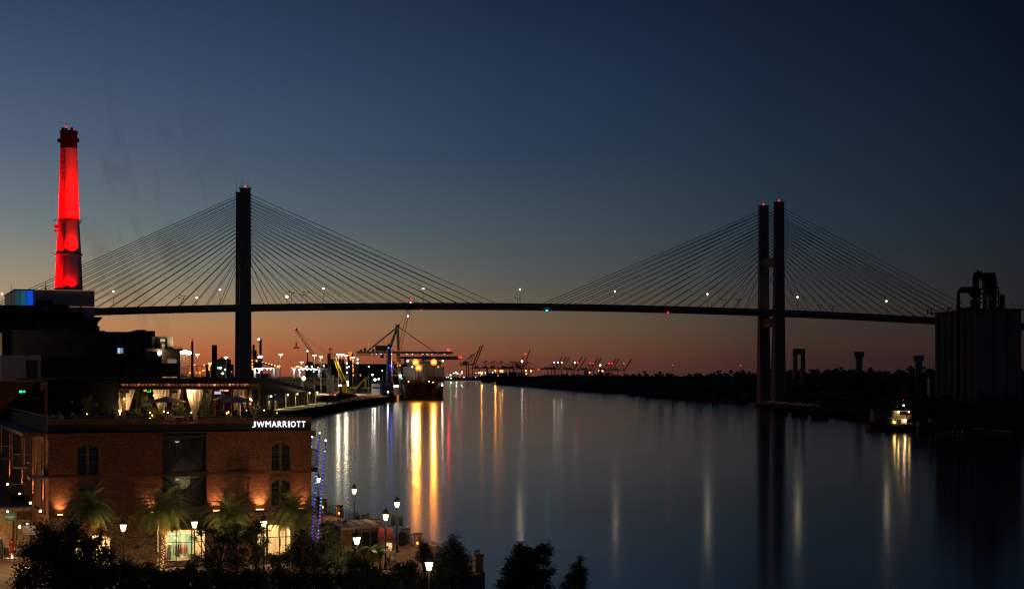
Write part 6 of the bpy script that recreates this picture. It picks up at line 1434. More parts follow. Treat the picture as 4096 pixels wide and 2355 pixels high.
def curtains():
    M_c = mat('linen_curtain', (.55,.47,.40), .9, var=.12, scale=2, stretch=(6,6,.2)); b = M_c.node_tree.nodes['Principled BSDF']; b.inputs['Transmission Weight'].default_value = 0
    G = 'linen curtains of the terrace pergola'; d = 171.6; z1 = WZ(1557,d)
    # px range at top, tie point px and row, foot px
    L = [(476,492,'gathered narrow curtain at the left end of the pergola',484,1650,476,'straight'),(502,540,'thin sheer curtain behind the dark tree at left',520,1640,506,'r'),
         (611,680,'wide curtain tied to the right behind the left umbrella',645,1652,665,'tie'),(686,724,'curtain tied to the left of the second post',695,1640,690,'tie'),
         (745,779,'brilliantly lit curtain gathered to a point',774,1652,777,'tie'),(777,815,'curtain hanging right of the brilliantly lit one',783,1652,786,'tie'),
         (820,850,'sheer curtain left of the television',824,1640,826,'tie'),(932,966,'curtain left of the last post, falling straight',958,1656,950,'str'),(964,999,'curtain tied back beside the last post',985,1640,990,'tie')]
    for a, b_, lb, tx, ty, fx, kind in L:
        t = thing('curtain', 'pale '+lb, 'curtain', T((a+b_)/2, d, z1), G); m = MB(); rows = [(1557, a, b_)]
        if kind == 'straight': rows += [(1600,a-2,b_-1),(1640,a+1,b_-4),(1660,a+1,a+6)]
        elif kind == 'str': rows += [(1600,a+1,b_-3),(1640,a+6,b_-5),(1665,a+16,b_-4),(1690,a+18,b_-4)]
        elif kind == 'r': rows += [(1600,a+2,b_-12),(1640,a+1,b_-24)]
        else:
            rows += [(1590, a+(tx-4-a)*.22, b_-(b_-tx-4)*.2),(1620, a+(tx-4-a)*.58, b_-(b_-tx-4)*.55),(ty, tx-4, tx+4)]
            if a in (611, 745, 777): rows += [(1668, fx-5, fx+4),(1690, fx-6, fx+6)]
        n = 18; vs = []; fs = []
        for y, l, r in rows:
            for i in range(n+1): vs.append((WX(l+(r-l)*i/n, d), d+.09*math.sin(i*1.9+y*.01)*(1 if r-l > 12 else .4), WZ(y, d)))
        for j in range(len(rows)-1):
            for i in range(n): o = j*(n+1)+i; fs.append((o,o+1,o+n+2,o+n+1))
        m.add(vs, fs); m.build('drape', M_c, t, True)
        m = MB(); m.bar((WX(a,d),d,z1+.02),(WX(b_,d),d,z1+.02),.05); m.build('curtain_rod', M_iron, t)
    # warm lamps lighting them from behind and below
    E = emi('terrace_lantern', (1,.55,.22), 9)
    for i, (px, py, dd, r, p) in enumerate(((758,1562,171.2,.13,190),(498,1594,170.6,.1,60),(505,1608,170.8,.06,20),(615,1580,171,.09,40),(656,1645,172.5,.08,70),(672,1650,172.3,.07,60),(700,1635,172.3,.07,60),(765,1650,173,.06,40),(1004,1596,171,.1,90),(958,1660,172.6,.06,60),(986,1640,172.4,.06,40),(477,1640,171.4,.06,40))):
        c = T(px, dd, WZ(py,dd)); t = thing('terrace_lamp', 'small warm lamp by the terrace curtains, %s' % ('at the head of the brilliant curtain','above the left end curtain','beside the thin sheer curtain','at the left edge of the wide curtain','low behind the wide curtain','low behind the left umbrella','low at the second post','at the foot of the brilliant curtain','copper one beside the last post','low behind the straight curtain','low at the last post','low at the left end')[i], 'lamp', c, 'small lamps among the terrace curtains')
        MB().ball(c, r*.6, 8, 5).build('bulb', E, t); MB().tube(c+Vector((0,0,r)), c+Vector((0,0,r+.12)), .05, n=6).build('cap', M_iron, t)
        l = bpy.data.lights.new('glow', 'POINT'); l.energy = p*1.3; l.color = (1,.58,.26); l.shadow_soft_size = .08; o = bpy.data.objects.new('glow', l); COL.objects.link(o); o.parent = t; o.location = (0,-.15 if i == 0 else .0,0)
        if i: o.location = (0,-.12,-.1)
curtains()
def umbrella(px, d, za, zr, hw, m, label):
    c = T(px, d); t = thing('umbrella', label, 'umbrella', c, 'umbrellas on the roof terrace')
    za = WZ(za, d); zr = WZ(zr, d); n = 8; w = hw/F*d; ang = math.pi/8
    top = c.copy(); top.z = za; ring = [Vector((c.x+w*math.cos(ang+2*math.pi*k/n)*1.05, c.y+w*math.sin(ang+2*math.pi*k/n)*1.05, zr)) for k in range(n)]
    low = [v-Vector((0,0,.05)) for v in ring]; mid = [top.lerp(v,.5)+Vector((0,0,-.0)) for v in ring]; cc = top-Vector((0,0,.05))
    MB().add([top]+ring+low+[cc], [(0,1+k,1+(k+1)%n) for k in range(n)]+[(1+k,9+k,9+(k+1)%n,1+(k+1)%n) for k in range(n)]+[(17,9+(k+1)%n,9+k) for k in range(n)]).build('canopy', m, t)
    MB().tube(c, (c.x,c.y,za+.12), .03, n=6).build('pole', M_white, t); MB().tube(c, c+Vector((0,0,.08)), .3, n=10).build('base', M_iron, t)
    r = MB()
    for v in low: r.bar(cc, v, .025)
    r.build('rib', M_iron, t)
M_um = mat('lavender_grey_canvas', (.85,.6,.45), .85, var=.08); M_um2 = mat('beige_canvas', (.75,.6,.48), .85)
umbrella(666, 168, 1584, 1606, 76, M_um, 'large grey umbrella in front of the tied curtains, the left one')
umbrella(948, 166, 1582, 1606, 66, M_um, 'large grey umbrella in front of the last curtains')
umbrella(895, 169.5, 1577, 1598, 44, M_um2, 'beige umbrella partly behind the grey one')
umbrella(1108, 163, 1578, 1599, 42, M_um, 'mauve umbrella near the right end of the terrace')
umbrella(150, 176, 1586, 1596, 20, M_um, 'small umbrella at the far left of the terrace')
def terrace_wall():
    # dark bar house, green exit signs, brick pier
    t = thing('bar_house', 'black flat-roofed bar house on the left of the terrace', 'building', T(330, 172))
    MB().bb(WX(180,172),172,ZT,WX(478,172),182,WZ(1520,172)).build('wall', M_black, t); MB().bb(WX(66,170),170,WZ(1520,170),WX(1008,170),184,WZ(1511,170)).build('flat_roof', M_black, t)
    MB().bb(WX(160,170),170,ZT,WX(180,170),171,WZ(1526,170)).build('brick_pier', mat('side_brick', (.1,.05,.04)), t); MB().bb(WX(158,170),169.9,WZ(1534,170),WX(181,170),171.1,WZ(1529,170)).build('pier_cap', M_concd, t)
    MB().box((WX(288,171.9),171.9,WZ(1606,172)), (.22,.06,.28)).build('wall_light_box', mat('pale_box', (.4,.38,.36)), t)
    MB().bb(WX(-80,186),186,ZT,WX(160,186),187,WZ(1524,186)).build('rear_wall', mat('side_brick', (.1,.05,.04)), t)
    for a,b,c_,nm in ((77,88,1.5,'exit_sign'),(92,101,.9,'exit_sign')):
        s = thing('exit_sign', 'glowing green exit sign at left, the %s of the pair' % ('brighter' if c_ > 1 else 'dimmer'), 'sign', T(a, 185, WZ(1565,185)), 'pair of green exit signs'); MB().bb(WX(a,185),185,WZ(1570,185),WX(b,185),185.08,WZ(1561,185)).build('lit_face', emi('exit_%.1f' % c_, (.02,1,.5), c_), s); MB().bb(WX(a-.4,185),185.081,WZ(1570.5,185),WX(b+.4,185),185.2,WZ(1560.5,185)).build('housing', M_black, s)
    s = thing('exit_sign', 'green exit sign under the pergola', 'sign', T(595,176,WZ(1562,176))); d = 176.4
    MB().bb(WX(587,d),d,WZ(1567,d),WX(603,d),d+.1,WZ(1557,d)).build('housing', mat('sign_green',(.02,.15,.06)), s); MB().bb(WX(587,d),d-.05,WZ(1567,d),WX(603,d),d-.01,WZ(1565,d)).build('lit_edge', emi('exit_edge', (.02,1,.3), 1.2), s); MB().bb(WX(601,d),d-.05,WZ(1565,d),WX(603,d),d-.01,WZ(1558,d)).build('lit_edge', emi('exit_edge', (.02,1,.3), 1.2), s)
    s = thing('television', 'television with a pale violet picture under the pergola', 'television', T(871,175,WZ(1570,175))); d = 175
    MB().bb(WX(855,d),d,WZ(1580,d),WX(888,d),d+.08,WZ(1562,d)).build('screen', M_black, s)
    for y0, y1 in ((1565,1568),(1571,1575)): MB().bb(WX(858,d),d-.02,WZ(y1,d),WX(884,d),d-.005,WZ(y0,d)).build('picture_stripe', emi('tv', (.72,.6,1), .9), s)
    # back wall of the terrace bar with warm light and greenery
    MB().bb(WX(480,184),184,ZT,WX(1005,184),184.3,WZ(1512,184)).build('bar_rear_wall', mat('dark_red_wall', (.06,.02,.015), .8), t)
    # railing along the parapet: left side and bay gap
    r = thing('terrace_railing', 'thin dark metal railing along the terrace parapet', 'railing', H(11, .3, ZP))
    m = MB(); m.bar(H(-.0,.3,ZP+.22), H(HL,.3,ZP+.22), .045); m.build('top_rail', M_steel, r); m = MB()
    for k in range(30): m.bar(H(k*HL/29,.3,ZP), H(k*HL/29,.3,ZP+.22), .03)
    m.build('post', M_iron, r); m = MB()
    for k in range(7): m.bar(H(uB0,.35,ZR+.15+k*.16), H(uB1,.35,ZR+.15+k*.16), .014)
    m.build('wire', M_iron, r); m = MB(); m.bar(H(-.0,.35,ZP+.25), H(-.0,44,ZP+.25), .05)
    for k in range(34): m.bar(H(0,.4+k*1.3,ZP), H(0,.4+k*1.3,ZP+.25), .03)
    m.build('side_rail', M_steel, r)
terrace_wall()
def shrub(name, label, c, h, w, n, m, seed, leaf=.07, pot=None, group=None, trunk=.0, cone=False):
    rr = random.Random(seed); t = thing(name, label, 'tree' if name == 'olive_tree' else 'plant', c, group); mb = MB(); z0 = (pot or 0)+trunk
    cl = [(Vector((rr.gauss(0,w*.28), rr.gauss(0,w*.28), z0+h*rr.uniform(.1,.9))), rr.uniform(.16,.34)*w) for _ in range(14)]
    for _ in range(n):
        q, r = rr.choice(cl); v = Vector((rr.gauss(0,1),rr.gauss(0,1),rr.gauss(0,1))).normalized()*r*rr.random()**.4; p = q+v
        if cone: f = max(.08, 1-(p.z-z0)/h); p.x *= f*1.4; p.y *= f*1.4
        p += Vector(c); a = Vector((rr.gauss(0,1),rr.gauss(0,1),rr.gauss(0,.7))).normalized(); b = a.orthogonal().normalized()*leaf*.35; a *= leaf
        mb.add([p-a, p-b, p+a, p+b], [(0,1,2,3)])
    mb.build('foliage', m, t)
    st = MB(); 
    for q, r in cl[:7]: st.path([Vector(c)+Vector((0,0,pot or 0)), Vector(c)+Vector((q.x*.4,q.y*.4,z0+(q.z-z0)*.5)), Vector(c)+q], [.03,.02,.008], 4)
    st.build('stem', M_bark, t)
    if pot: MB().lathe([(w*.22,0),(w*.28,pot)], c, 12).build('pot', M_concd, t)
    return t
Go = 'trees in planters on the terrace'
for i, (px, py, top, wpx, lb, d_) in enumerate(((560,1680,1553,88,'broad dark potted tree beside the green exit sign','exit'),(722,1688,1590,60,'leafy plant with a lit yellow patch left of the brilliant curtain','lit'),(820,1680,1585,85,'airy olive tree between the lit curtain and the beige umbrella','o'),(1062,1672,1580,86,'rounded olive tree with a lit yellow patch between two umbrellas','l'),(350,1672,1560,70,'dim tree in front of the bar house',''),(610,1680,1620,60,'low bright shrub behind the wide curtain',''),(152,1650,1600,26,'small shrub at the far left of the terrace',''),(905,1680,1630,46,'low dark shrub under the beige umbrella',''))):
    c = vd(px, py); c.y = min(c.y, 171 if i != 5 else 175); c = T(px, c.y); h = (py-top)/F*c.y-.35
    shrub('olive_tree', lb, c, h, wpx/F*c.y*.95, 1500 if i in (0,2,3) else 1100, M_leaf if i not in (0,4) else M_leafd, 40+i, .075, .4, Go)
# small yellow spotlights in the plants
for i, (px, py, d, e) in enumerate(((600,1650,170,60),(765,1650,169.5,80),(1057,1640,167,70),(348,1655,168,14),(600,1672,168.5,14))):
    c = T(px, d, WZ(py,d)); t = thing('plant_spotlight', 'tiny yellow spotlight in the planting, %s' % ('by the broad dark tree','left of the brilliant curtain','in the rounded olive tree','in front of the bar house','near the low candle')[i], 'lamp', c, 'plant spotlights on the terrace')
    MB().ball(c, .05, 6, 4).build('bulb', emi('plant_spot', (1,.8,.3), 5), t); MB().tube(c-Vector((0,0,.12)), c-Vector((0,0,.05)), .03, n=6).build('stake', M_iron, t); spot('glow', c+Vector((0,-.1,0)), c+Vector((0,.4,1)), (1,.8,.3), e*1.3, 120, .9, t, .05)
# candles
for i, (px, py) in enumerate(((907,1652),(914,1648),(609,1661),(1108,1650),(656,1645))):
    c = T(px, 166, WZ(py,166)); t = thing('candle', 'small glowing candle glass on the terrace tables, %s' % ('left of a pair under the beige umbrella','right of a pair under the beige umbrella','by the broad dark tree','right of the rounded olive tree','behind the wide curtain')[i], 'candle', c, 'candles on the terrace')
    MB().tube(c-Vector((0,0,.09)), c+Vector((0,0,.09)), .055, n=8).build('glass', emi('candle_glow', (1,.45,.1), 3.5), t); MB().tube(c-Vector((0,0,.1)), c-Vector((0,0,.091)), .07, n=8).build('saucer', M_steel, t)
# white table and chairs in the gap, with two guests
GT = 'furniture in the gap of the parapet'
d = 169.5
table(T(716,d), 1.0, .9, .68, M_white, 'white square table in the open gap of the parapet')
chair(T(685,d), -R(90), M_white, 'white chair at the left of the white table in the gap', mat('cream_seat', (.5,.48,.45)))
chair(T(745,d), R(90), M_white, 'white-legged chair with blue seat at the right of the white table', mat('blue_seat', (.10,.13,.28)))
person('seated guest in a white top at the left of the white table', T(683,d-.1), -R(90), (.5,.48,.55), (.45,.42,.48), (.03,.02,.02), 'sit')
person('seated guest in a grey-blue top at the right of the white table', T(746,d-.1), R(90), (.16,.18,.26), (.1,.1,.16), (.04,.025,.02), 'sit')
# guests behind the parapet
P_ = [(204,166,(.12,.12,.18),R(180),'in a dark top at the left corner of the terrace'),(237,166,(.22,.23,.3),R(150),'in a blue-grey top second from the terrace corner'),(292,165,(.5,.48,.52),R(100),'in a white shirt leaning by the bar house'),(380,166,(.35,.22,.3),R(200),'in a pink top before the bar house'),(407,166,(.08,.07,.1),R(170),'in a dark jacket before the bar house'),(432,166,(.2,.12,.12),R(150),'with brown hair before the bar house'),(450,165,(.15,.15,.26),R(190),'in a blue shirt at the end of the bar house'),
     (515,166,(.14,.14,.32),R(160),'in a blue shirt left of the broad dark tree'),(581,166,(.2,.2,.3),R(200),'in a grey-blue shirt right of the broad dark tree'),(945,163,(.08,.06,.06),R(160),'in dark clothes left of the straight curtain'),(893,164,(.04,.03,.03),R(190),'in black beneath the beige umbrella'),(985,162,(.3,.2,.16),R(190),'leaning in a light top beside the last curtain'),(998,162,(.12,.05,.07),R(150),'in a dark red top beside the last curtain'),
     (1071,160,(.05,.04,.04),R(190),'in black in front of the rounded olive tree'),(1115,159,(.05,.05,.06),R(180),'in black at the table right of the mauve umbrella, left one'),(1135,159,(.35,.22,.28),R(160),'in a pink top at the right end of the terrace, middle one'),(1160,158.5,(.05,.045,.06),R(200),'with long dark hair at the right end of the terrace, right one')]
for i, (px, d, c, rz, lb) in enumerate(P_):
    person('guest '+lb, T(px, d, ZT+.12), rz, c, (.05,.05,.07), (.025,.018,.015), 'sit', 'guests seated behind the terrace parapet', longhair=i in (3,5,12,15,16), scale=1.0)
    chair(T(px, d, ZT+.12-.02), rz, M_white if i < 3 else M_iron, 'chair under the guest '+' '.join(lb.split()[-10:]), mat('dark_seat', (.05,.045,.05)), 'chairs behind the terrace parapet')
for i, (px, d, w) in enumerate(((220,164.5,1.2),(410,165,1.2),(548,164.5,1.1),(915,162.5,1.3),(1040,160.5,1.2),(1120,157.8,1.3),(1170,157.5,1.0))):
    table(T(px, d, ZT), w, .8, .86, mat('pale_tabletop', (.42,.38,.42), .4), 'pale terrace table behind the parapet, %s from the left' % ('first second third fourth fifth sixth seventh'.split()[i]), 'tables behind the terrace parapet')
# ================================================================ PROMENADE
def gp(px, d, z=4.0): return Vector((WX(px,d), d, z))
PE = Vector((-19.8,64.7,0)).normalized(); PN = Vector((-PE.y, PE.x, 0)); P0 = Vector((-2.5,142.6,4.0)); PA = math.atan2(PE.y, PE.x)
def along(px):      # station along the river edge seen at this column
    p = (px-2048)/F; return (p*P0.y-P0.x)/(PE.x-p*PE.y)
def pillar(px, w, label, light=True, ht=1.45):
    s = along(px); c = P0+PE*s+PN*.35; t = thing('brick_pillar', label, 'pillar', c, 'brick pillars of the river railing')
    h = w/2; MB().box(c+Vector((0,0,ht/2-.06)), (w,w,ht-.12), PA).build('core', M_mortar, t)
    m = MB(); rr = random.Random(int(px)); r = 0; z = .02
    while z+.07 < ht-.16:
        for face in range(4):
            A = PA+face*math.pi/2; X = Vector((math.cos(A), math.sin(A), 0)); Yv = Vector((-X.y, X.x, 0)); u = -h-(0.1 if r % 2 else 0)
            while u < h-.02:
                a = max(u,-h)+.006; b = min(u+.21,h)-.006
                if b-a > .03: q = [c+X*a-Yv*(h+.014)+Vector((0,0,z+.005)), c+X*b-Yv*(h+.014)+Vector((0,0,z+.005)), c+X*b-Yv*(h+.014)+Vector((0,0,z+.068)), c+X*a-Yv*(h+.014)+Vector((0,0,z+.068))]; w_ = [p+Yv*.012 for p in q]; m.add(q+w_, [(0,1,2,3),(1,0,4,5),(2,1,5,6),(3,2,6,7),(0,3,7,4)])
                u += .21
        z += .075; r += 1
    o = m.build('brickwork', M_brick2, t); o['kind'] = 'stuff'
    MB().box(c+Vector((0,0,ht-.12)), (w*1.12,w*1.12,.1), PA).box(c+Vector((0,0,ht-.03)), (w*1.24,w*1.24,.1), PA).build('cap', M_concd, t)
    if light:
        q = c-PE*(h+.03)+PN*.12+Vector((0,0,.55)); MB().box(q, (.05,.13,.2), PA).build('step_light', emi('step_amber', (1,.5,.12), 3.5), t)
        spot('step_glow', q-PE*.08, q-PE*.5+PN*.1-Vector((0,0,.6)), (1,.5,.15), 12, 110, .9, t, .04)
    return s
st = []
for px, w, lb, lt in ((1930,.66,'corner pillar at the outer end of the river railing',False),(1853,.62,'brick pillar behind the feathery conifer, with amber light',True),(1834,.62,'brick pillar just left of the one behind the conifer',False),(1686,.64,'lit brick pillar right of the dark bin, with amber step light',True),(1637,.62,'brick pillar beside the dark bin, with amber step light',True),(1518,.64,'squat brick pillar behind the lantern with red banners',False),(1478,.62,'brick pillar right of the lone lantern post',False),(1370,.62,'brick pillar above the kiosk with a small step light',True),(1305,.7,'brick pillar next to the right blue-lit mast',True),(1282,.7,'dark brick pillar behind the far lantern',False)):
    st.append(pillar(px, w, lb, lt))
st.sort()
k = 0
for a, b in zip(st, st[1:]):
    if b-a < 1.4: continue
    A = P0+PE*(a+.35)+PN*.35; B = P0+PE*(b-.35)+PN*.35; nm = 'nearest second third fourth fifth sixth seventh eighth ninth tenth'.split()[k]; k += 1
    t = thing('railing', 'dark wire railing panel between brick pillars on the river edge, %s from the outer corner' % nm, 'railing', A, 'river railing panels')
    MB().bar(A+Vector((0,0,1.15)), B+Vector((0,0,1.15)), .05).build('top_rail', M_iron, t); MB().bar(A+Vector((0,0,.95)), B+Vector((0,0,.95)), .03).build('mid_rail', M_iron, t)
    n = max(2, int((b-a)/1.7)); 
    for i in range(n+1): q = A.lerp(B, i/n); MB().bar(q, q+Vector((0,0,1.15)), .05).build('post', M_iron, t)
    m = MB(); 
    for i in range(9): m.bar(A+Vector((0,0,.1+i*.095)), B+Vector((0,0,.1+i*.095)), .008)
    nb = int((b-a)/.12)
    for i in range(nb): q = A.lerp(B, i/nb); m.bar(q+Vector((0,0,.08)), q+Vector((0,0,.95)), .008)
    o = m.build('wire_mesh', M_iron, t)
# railing at the outer platform edge and its fascia
t = thing('platform_railing', 'low railing along the outer platform edge by the couple', 'railing', Vector((-4.5,137,4)))
A = Vector((-2.9,141.6,4)); B = Vector((-6.1,133,4)); MB().bar(A+Vector((0,0,1.1)), B+Vector((0,0,1.1)), .05).build('top_rail', M_iron, t)
for i in range(6): q = A.lerp(B, i/5); MB().bar(q, q+Vector((0,0,1.1)), .045).build('post', M_iron, t)
# ---- lantern street lamps
def lantern(big=1.0):
    t = thing('street_lamp', 'x', 'street lamp')
    MB().lathe([(.2,0),(.2,.12),(.13,.2),(.12,.55),(.07,.7),(.055,1.6),(.05,3.9)], (0,0,0), 10).build('post', M_black, t)
    MB().lathe([(.05,3.9),(.11,3.95),(.12,4.05),(.14,4.1)], (0,0,0), 10).build('collar', M_black, t)
    MB().lathe([(.14,4.1),(.25,4.55),(.25,4.57)], (0,0,0), 8).build('glass', E_street, t)
    MB().lathe([(.30,4.57),(.30,4.62),(.18,4.85),(.10,4.95),(.05,5.0),(.06,5.06),(.02,5.18)], (0,0,0), 8).build('roof', M_black, t)
    return t
lp = lantern(); lw = None; first = True
SL = [(493,610,'left of the arched shop window, in front of the tan brick',0),(778,598,'in front of the bright middle shop window, glass tangled in leaves',0),(1055,595,'between the last two palms, glass beside leaves',0),(1273,420,'far one between the blue-lit masts',0),(1417,465,'standing alone against the river',0),(1543,568,'carrying two red banners',0),(1588,518,'with two green banners against the water',0),(1427,662,'white one among the banana leaves in front of the kiosk',1),(1716,763,'white one low among the dark trees at the bottom',1)]
def wl(o):
    for ch in o.children:
        if ch.name.startswith('glass'): ch.data = ch.data.copy(); ch.data.materials[0] = E_strw
for i, (px, dy, lb, wh) in enumerate(SL):
    d = 11.68*F/dy; L = 'lit lantern street lamp '+lb; loc = gp(px, d)
    if first: lp.location = loc; lp['label'] = L; lp['group'] = 'lantern street lamps'; first = False; o = lp
    else: o = copy_tree(lp, loc, random.uniform(0,1), L, None, 'lantern street lamps')
    if wh: wl(o)
    l = bpy.data.lights.new('lantern_glow', 'POINT'); l.energy = 300 if not wh else (110 if px < 1600 else 30); l.color = (1,.66,.32) if not wh else (.95,1,.75); l.shadow_soft_size = .2
    q = bpy.data.objects.new('lantern_glow', l); COL.objects.link(q); q.parent = o; q.location = (0,-.42,4.3) ; l.energy *= .5
    q2 = q.copy(); COL.objects.link(q2); q2.location = (0,.42,4.3)
# ---- banners
def banner(px, d, z0, z1, w, col, side, label, emblem=None):
    x = WX(px,d); a = x+side*.12; b = x+side*(.12+w); t = thing('banner', label, 'banner', Vector(((a+b)/2,d,z0)), 'banners on the lantern posts'); m = mat('banner_%s' % col[0], col[1], .8, var=.1)
    MB().bb(a,d-.02,z0,b,d+.02,z1).build('cloth', m, t)
    for z in (z0-.02, z1+.02): MB().bar((x,d,z),(b+side*.04,d,z),.035).build('rod', M_iron, t)
    if emblem: MB().lathe([(.02,z0+(z1-z0)*.35),(.12,z0+(z1-z0)*.5),(.1,z0+(z1-z0)*.62),(.14,z0+(z1-z0)*.7),(.03,z0+(z1-z0)*.78)],((a+b)/2,d-.04,0),8).build('emblem', M_white, t); bpy.context.view_layer.objects.active = None
d = 11.68*F/518; banner(1588,d,WZ(2100,d),WZ(2056,d),.42,('green',(.004,.012,.009)),-1,'dark green banner on the left of the tall lantern post'); banner(1588,d,WZ(2100,d),WZ(2056,d),.42,('green',(.004,.012,.009)),1,'dark green banner on the right of the tall lantern post')
d = 11.68*F/568; banner(1543,d,WZ(2156,d),WZ(2110,d),.46,('red',(.10,.008,.008)),-1,'red banner with a pale emblem on the left of the middle lantern post'); banner(1543,d,WZ(2156,d),WZ(2110,d),.46,('red',(.10,.008,.008)),1,'red banner on the right of the middle lantern post')
# ---- kiosk
def kiosk():
    A = gp(1371,150); B = gp(1519,152.5); C = gp(1465,158.5); D = gp(1325,156.5); z1 = 6.9
    t = thing('kiosk', 'small glazed kiosk with a flat tan roof behind the lantern posts', 'kiosk', (A+C)/2)
    wl_ = mat('kiosk_wood', (.16,.09,.045), .7, var=.2, scale=3); rf = mat('kiosk_roof', (.30,.25,.20), .7, var=.1)
    u = lambda p, z: Vector((p.x, p.y, z))
    def slab(P, z0, z1_, nm, m): MB().loft([u(p, z0) for p in P], [u(p, z1_) for p in P]).build(nm, m, t)
    c = (A+B+C+D)/4; big = [c+(p-c)*1.12 for p in (A,B,C,D)]; slab(big, z1-.12, z1+.05, 'roof', rf)
    for k in (1,2,3): MB().bar(u(big[0].lerp(big[1],k/4),z1+.07), u(big[3].lerp(big[2],k/4),z1+.07), .03).build('roof_seam', M_concd, t)
    MB().box(u(c+Vector((-1,1,0)), z1+.14), (.4,.3,.16)).build('roof_vent', M_iron, t)
    def wall(P, Q, gl):
        n = (Q-P).normalized(); w = (Q-P).length
        MB().bar(u(P,4), u(P,z1-.12), .3).build('corner_post', wl_, t)
        if gl:
            MB().bar(u(P.lerp(Q,.5),4.45)-n*w/2, u(P.lerp(Q,.5),4.45)+n*w/2, .1, .9).build('low_wall', wl_, t)
            MB().bar(u(P,6.6), u(Q,6.6), .12, .34).build('lintel', wl_, t)
            a = P.lerp(Q,.24); b = P.lerp(Q,.98); MB().bar(u(a,5.65), u(b,5.65), .04, 1.6).build('window', M_glass, t)
            MB().bar(u(P.lerp(Q,.02),5.6), u(P.lerp(Q,.22),5.6), .1, 1.7).build('side_panel', wl_, t)
            for q in (.24,.5,.74,.98): MB().bar(u(P.lerp(Q,q),4.9), u(P.lerp(Q,q),6.45), .08).build('mullion', wl_, t)
        else: MB().bar(u(P,5.4), u(Q,5.4), .1, 2.8).build('wall', mat('kiosk_side', (.28,.22,.20), .7), t)
    wall(A,B,True); wall(B,C,False); wall(C,D,False); wall(D,A,False)
    for i, (p, zz) in enumerate(((D.lerp(A,.3),0),(D.lerp(C,.2),0))):
        b = thing('pigeon', 'small dark bird on the kiosk roof, %s' % ('nearer' if i == 0 else 'farther'), 'bird', u(p, z1+.06), 'birds on the kiosk roof'); q = u(p, z1+.16)
        m = MB(); m.ball(q, .09, 8, 5, .8); m.ball(q+Vector((.08,0,.09)), .04, 6, 4); m.bar(q+Vector((-.06,0,0)), q+Vector((-.2,0,-.02)), .05, .02); m.bar(q, q-Vector((0,0,.1)), .02); m.build('body', M_black, b)
    # lit menu case beside it
    m_ = thing('menu_case', 'glowing pale display case behind the walking couple', 'sign', gp(1558,149)); MB().bb(WX(1546,149),149,WZ(2210,149),WX(1568,149),149.1,WZ(2170,149)).build('lit_face', emi('case_glow', (1,.72,.40), .55), m_); MB().bb(WX(1545,149),149.1,4.0,WX(1569,149),149.25,WZ(2168,149)).build('case', M_iron, m_)
kiosk()
# ---- bins, bollard planter
s = along(1655); c = P0+PE*s+PN*1.1
t = thing('litter_bin', 'dark cylindrical litter bin beside the lit brick pillar', 'bin', c); MB().lathe([(.33,0),(.36,.1),(.36,1.05),(.30,1.12)], c, 14).build('body', M_black, t); MB().lathe([(.38,1.12),(.38,1.18),(.1,1.3)], c, 14).build('lid', M_black, t)
c = gp(1724,155); t = thing('stone_planter', 'pale square stone planter in front of the river railing', 'planter', c); MB().loft([c+Vector((x,y,0)) for x,y in ((-.4,-.4),(.4,-.4),(.4,.4),(-.4,.4))],[c+Vector((x,y,.85)) for x,y in ((-.5,-.5),(.5,-.5),(.5,.5),(-.5,.5))]).build('body', M_slab, t); MB().box(c+Vector((0,0,.9)),(1.08,1.08,.08)).build('rim', M_slab, t)
# ---- people on the promenade
person('person in a pinkish shirt walking away beside the menu case', gp(1550,146), R(10), (.40,.25,.22), (.18,.13,.12), (.06,.04,.03), 'walk')
person('woman in a pale green dress with long hair walking beside the kiosk', gp(1571,145), R(-15), (.25,.28,.2), (.25,.28,.2), (.12,.08,.04), 'walk', longhair=True, skirt=True)
person('dark-clothed person leaning at the corner pillar, the left one', gp(1902,142.8), R(-30), (.03,.03,.04), (.08,.06,.05), (.02,.015,.015), 'stand')
person('dark-clothed person at the corner pillar, the right one with bare legs', gp(1913,143.0), R(-30), (.02,.02,.025), (.03,.03,.04), (.02,.015,.015), 'stand', skirt=True)
person('person standing far along the railing beyond the lone lantern', gp(1429,182), R(-30), (.04,.03,.03), (.05,.04,.04), (.02,.015,.015), 'stand')
spot('floor_amber', gp(1905,142.0,5.2), gp(1908,142.3,4.0), (1,.45,.12), 10, 80, .9, None, .05)
# ---- blue-lit leaning masts
def mast(pts, d, label, tip, seed):
    a = Vector((WX(pts[0][0],d), d, WZ(pts[0][1],d))); b = Vector((WX(pts[1][0],d), d, WZ(pts[1][1],d)))
    dirv = (a-b).normalized(); kk = (b.z-4.0)/dirv.z; base = b-dirv*kk if kk > 0 else b
    t = thing('lit_mast', label, 'mast', base, 'slender leaning masts wrapped in blue lights'); MB().tube(base, a-dirv*.25, .11, .06, 8).build('pole', mat('copper_pole', (.30,.17,.13), .4, metal=.3), t); MB().tube(a-dirv*.25, a, .03, .02, 6).build('spike', M_iron, t)
    MB().octa(a, .09).build('tip_lamp', tip, t); L = (a-base).length; n = int(L/.30); rr = random.Random(seed)
    me = {}
    for k in range(2, n):
        q = a-dirv*(k*.30); e = 'bbbbbbcbbgbb'[rr.randrange(12)]
        mm = {'b': emi('led_blue', (.015,.05,1), 3.5), 'c': emi('led_azure', (.03,.3,1), 3), 'g': emi('led_teal', (.05,.85,.75), 4)}[e]
        if e not in me: o = MB().box(t.location+Vector((0,-.12,0)), (.11,.08,.05)).build('blue_led', mm, t); me[e] = o.data
        else: o = bpy.data.objects.new('blue_led', me[e]); COL.objects.link(o); o.parent = t
        o.location = q-base
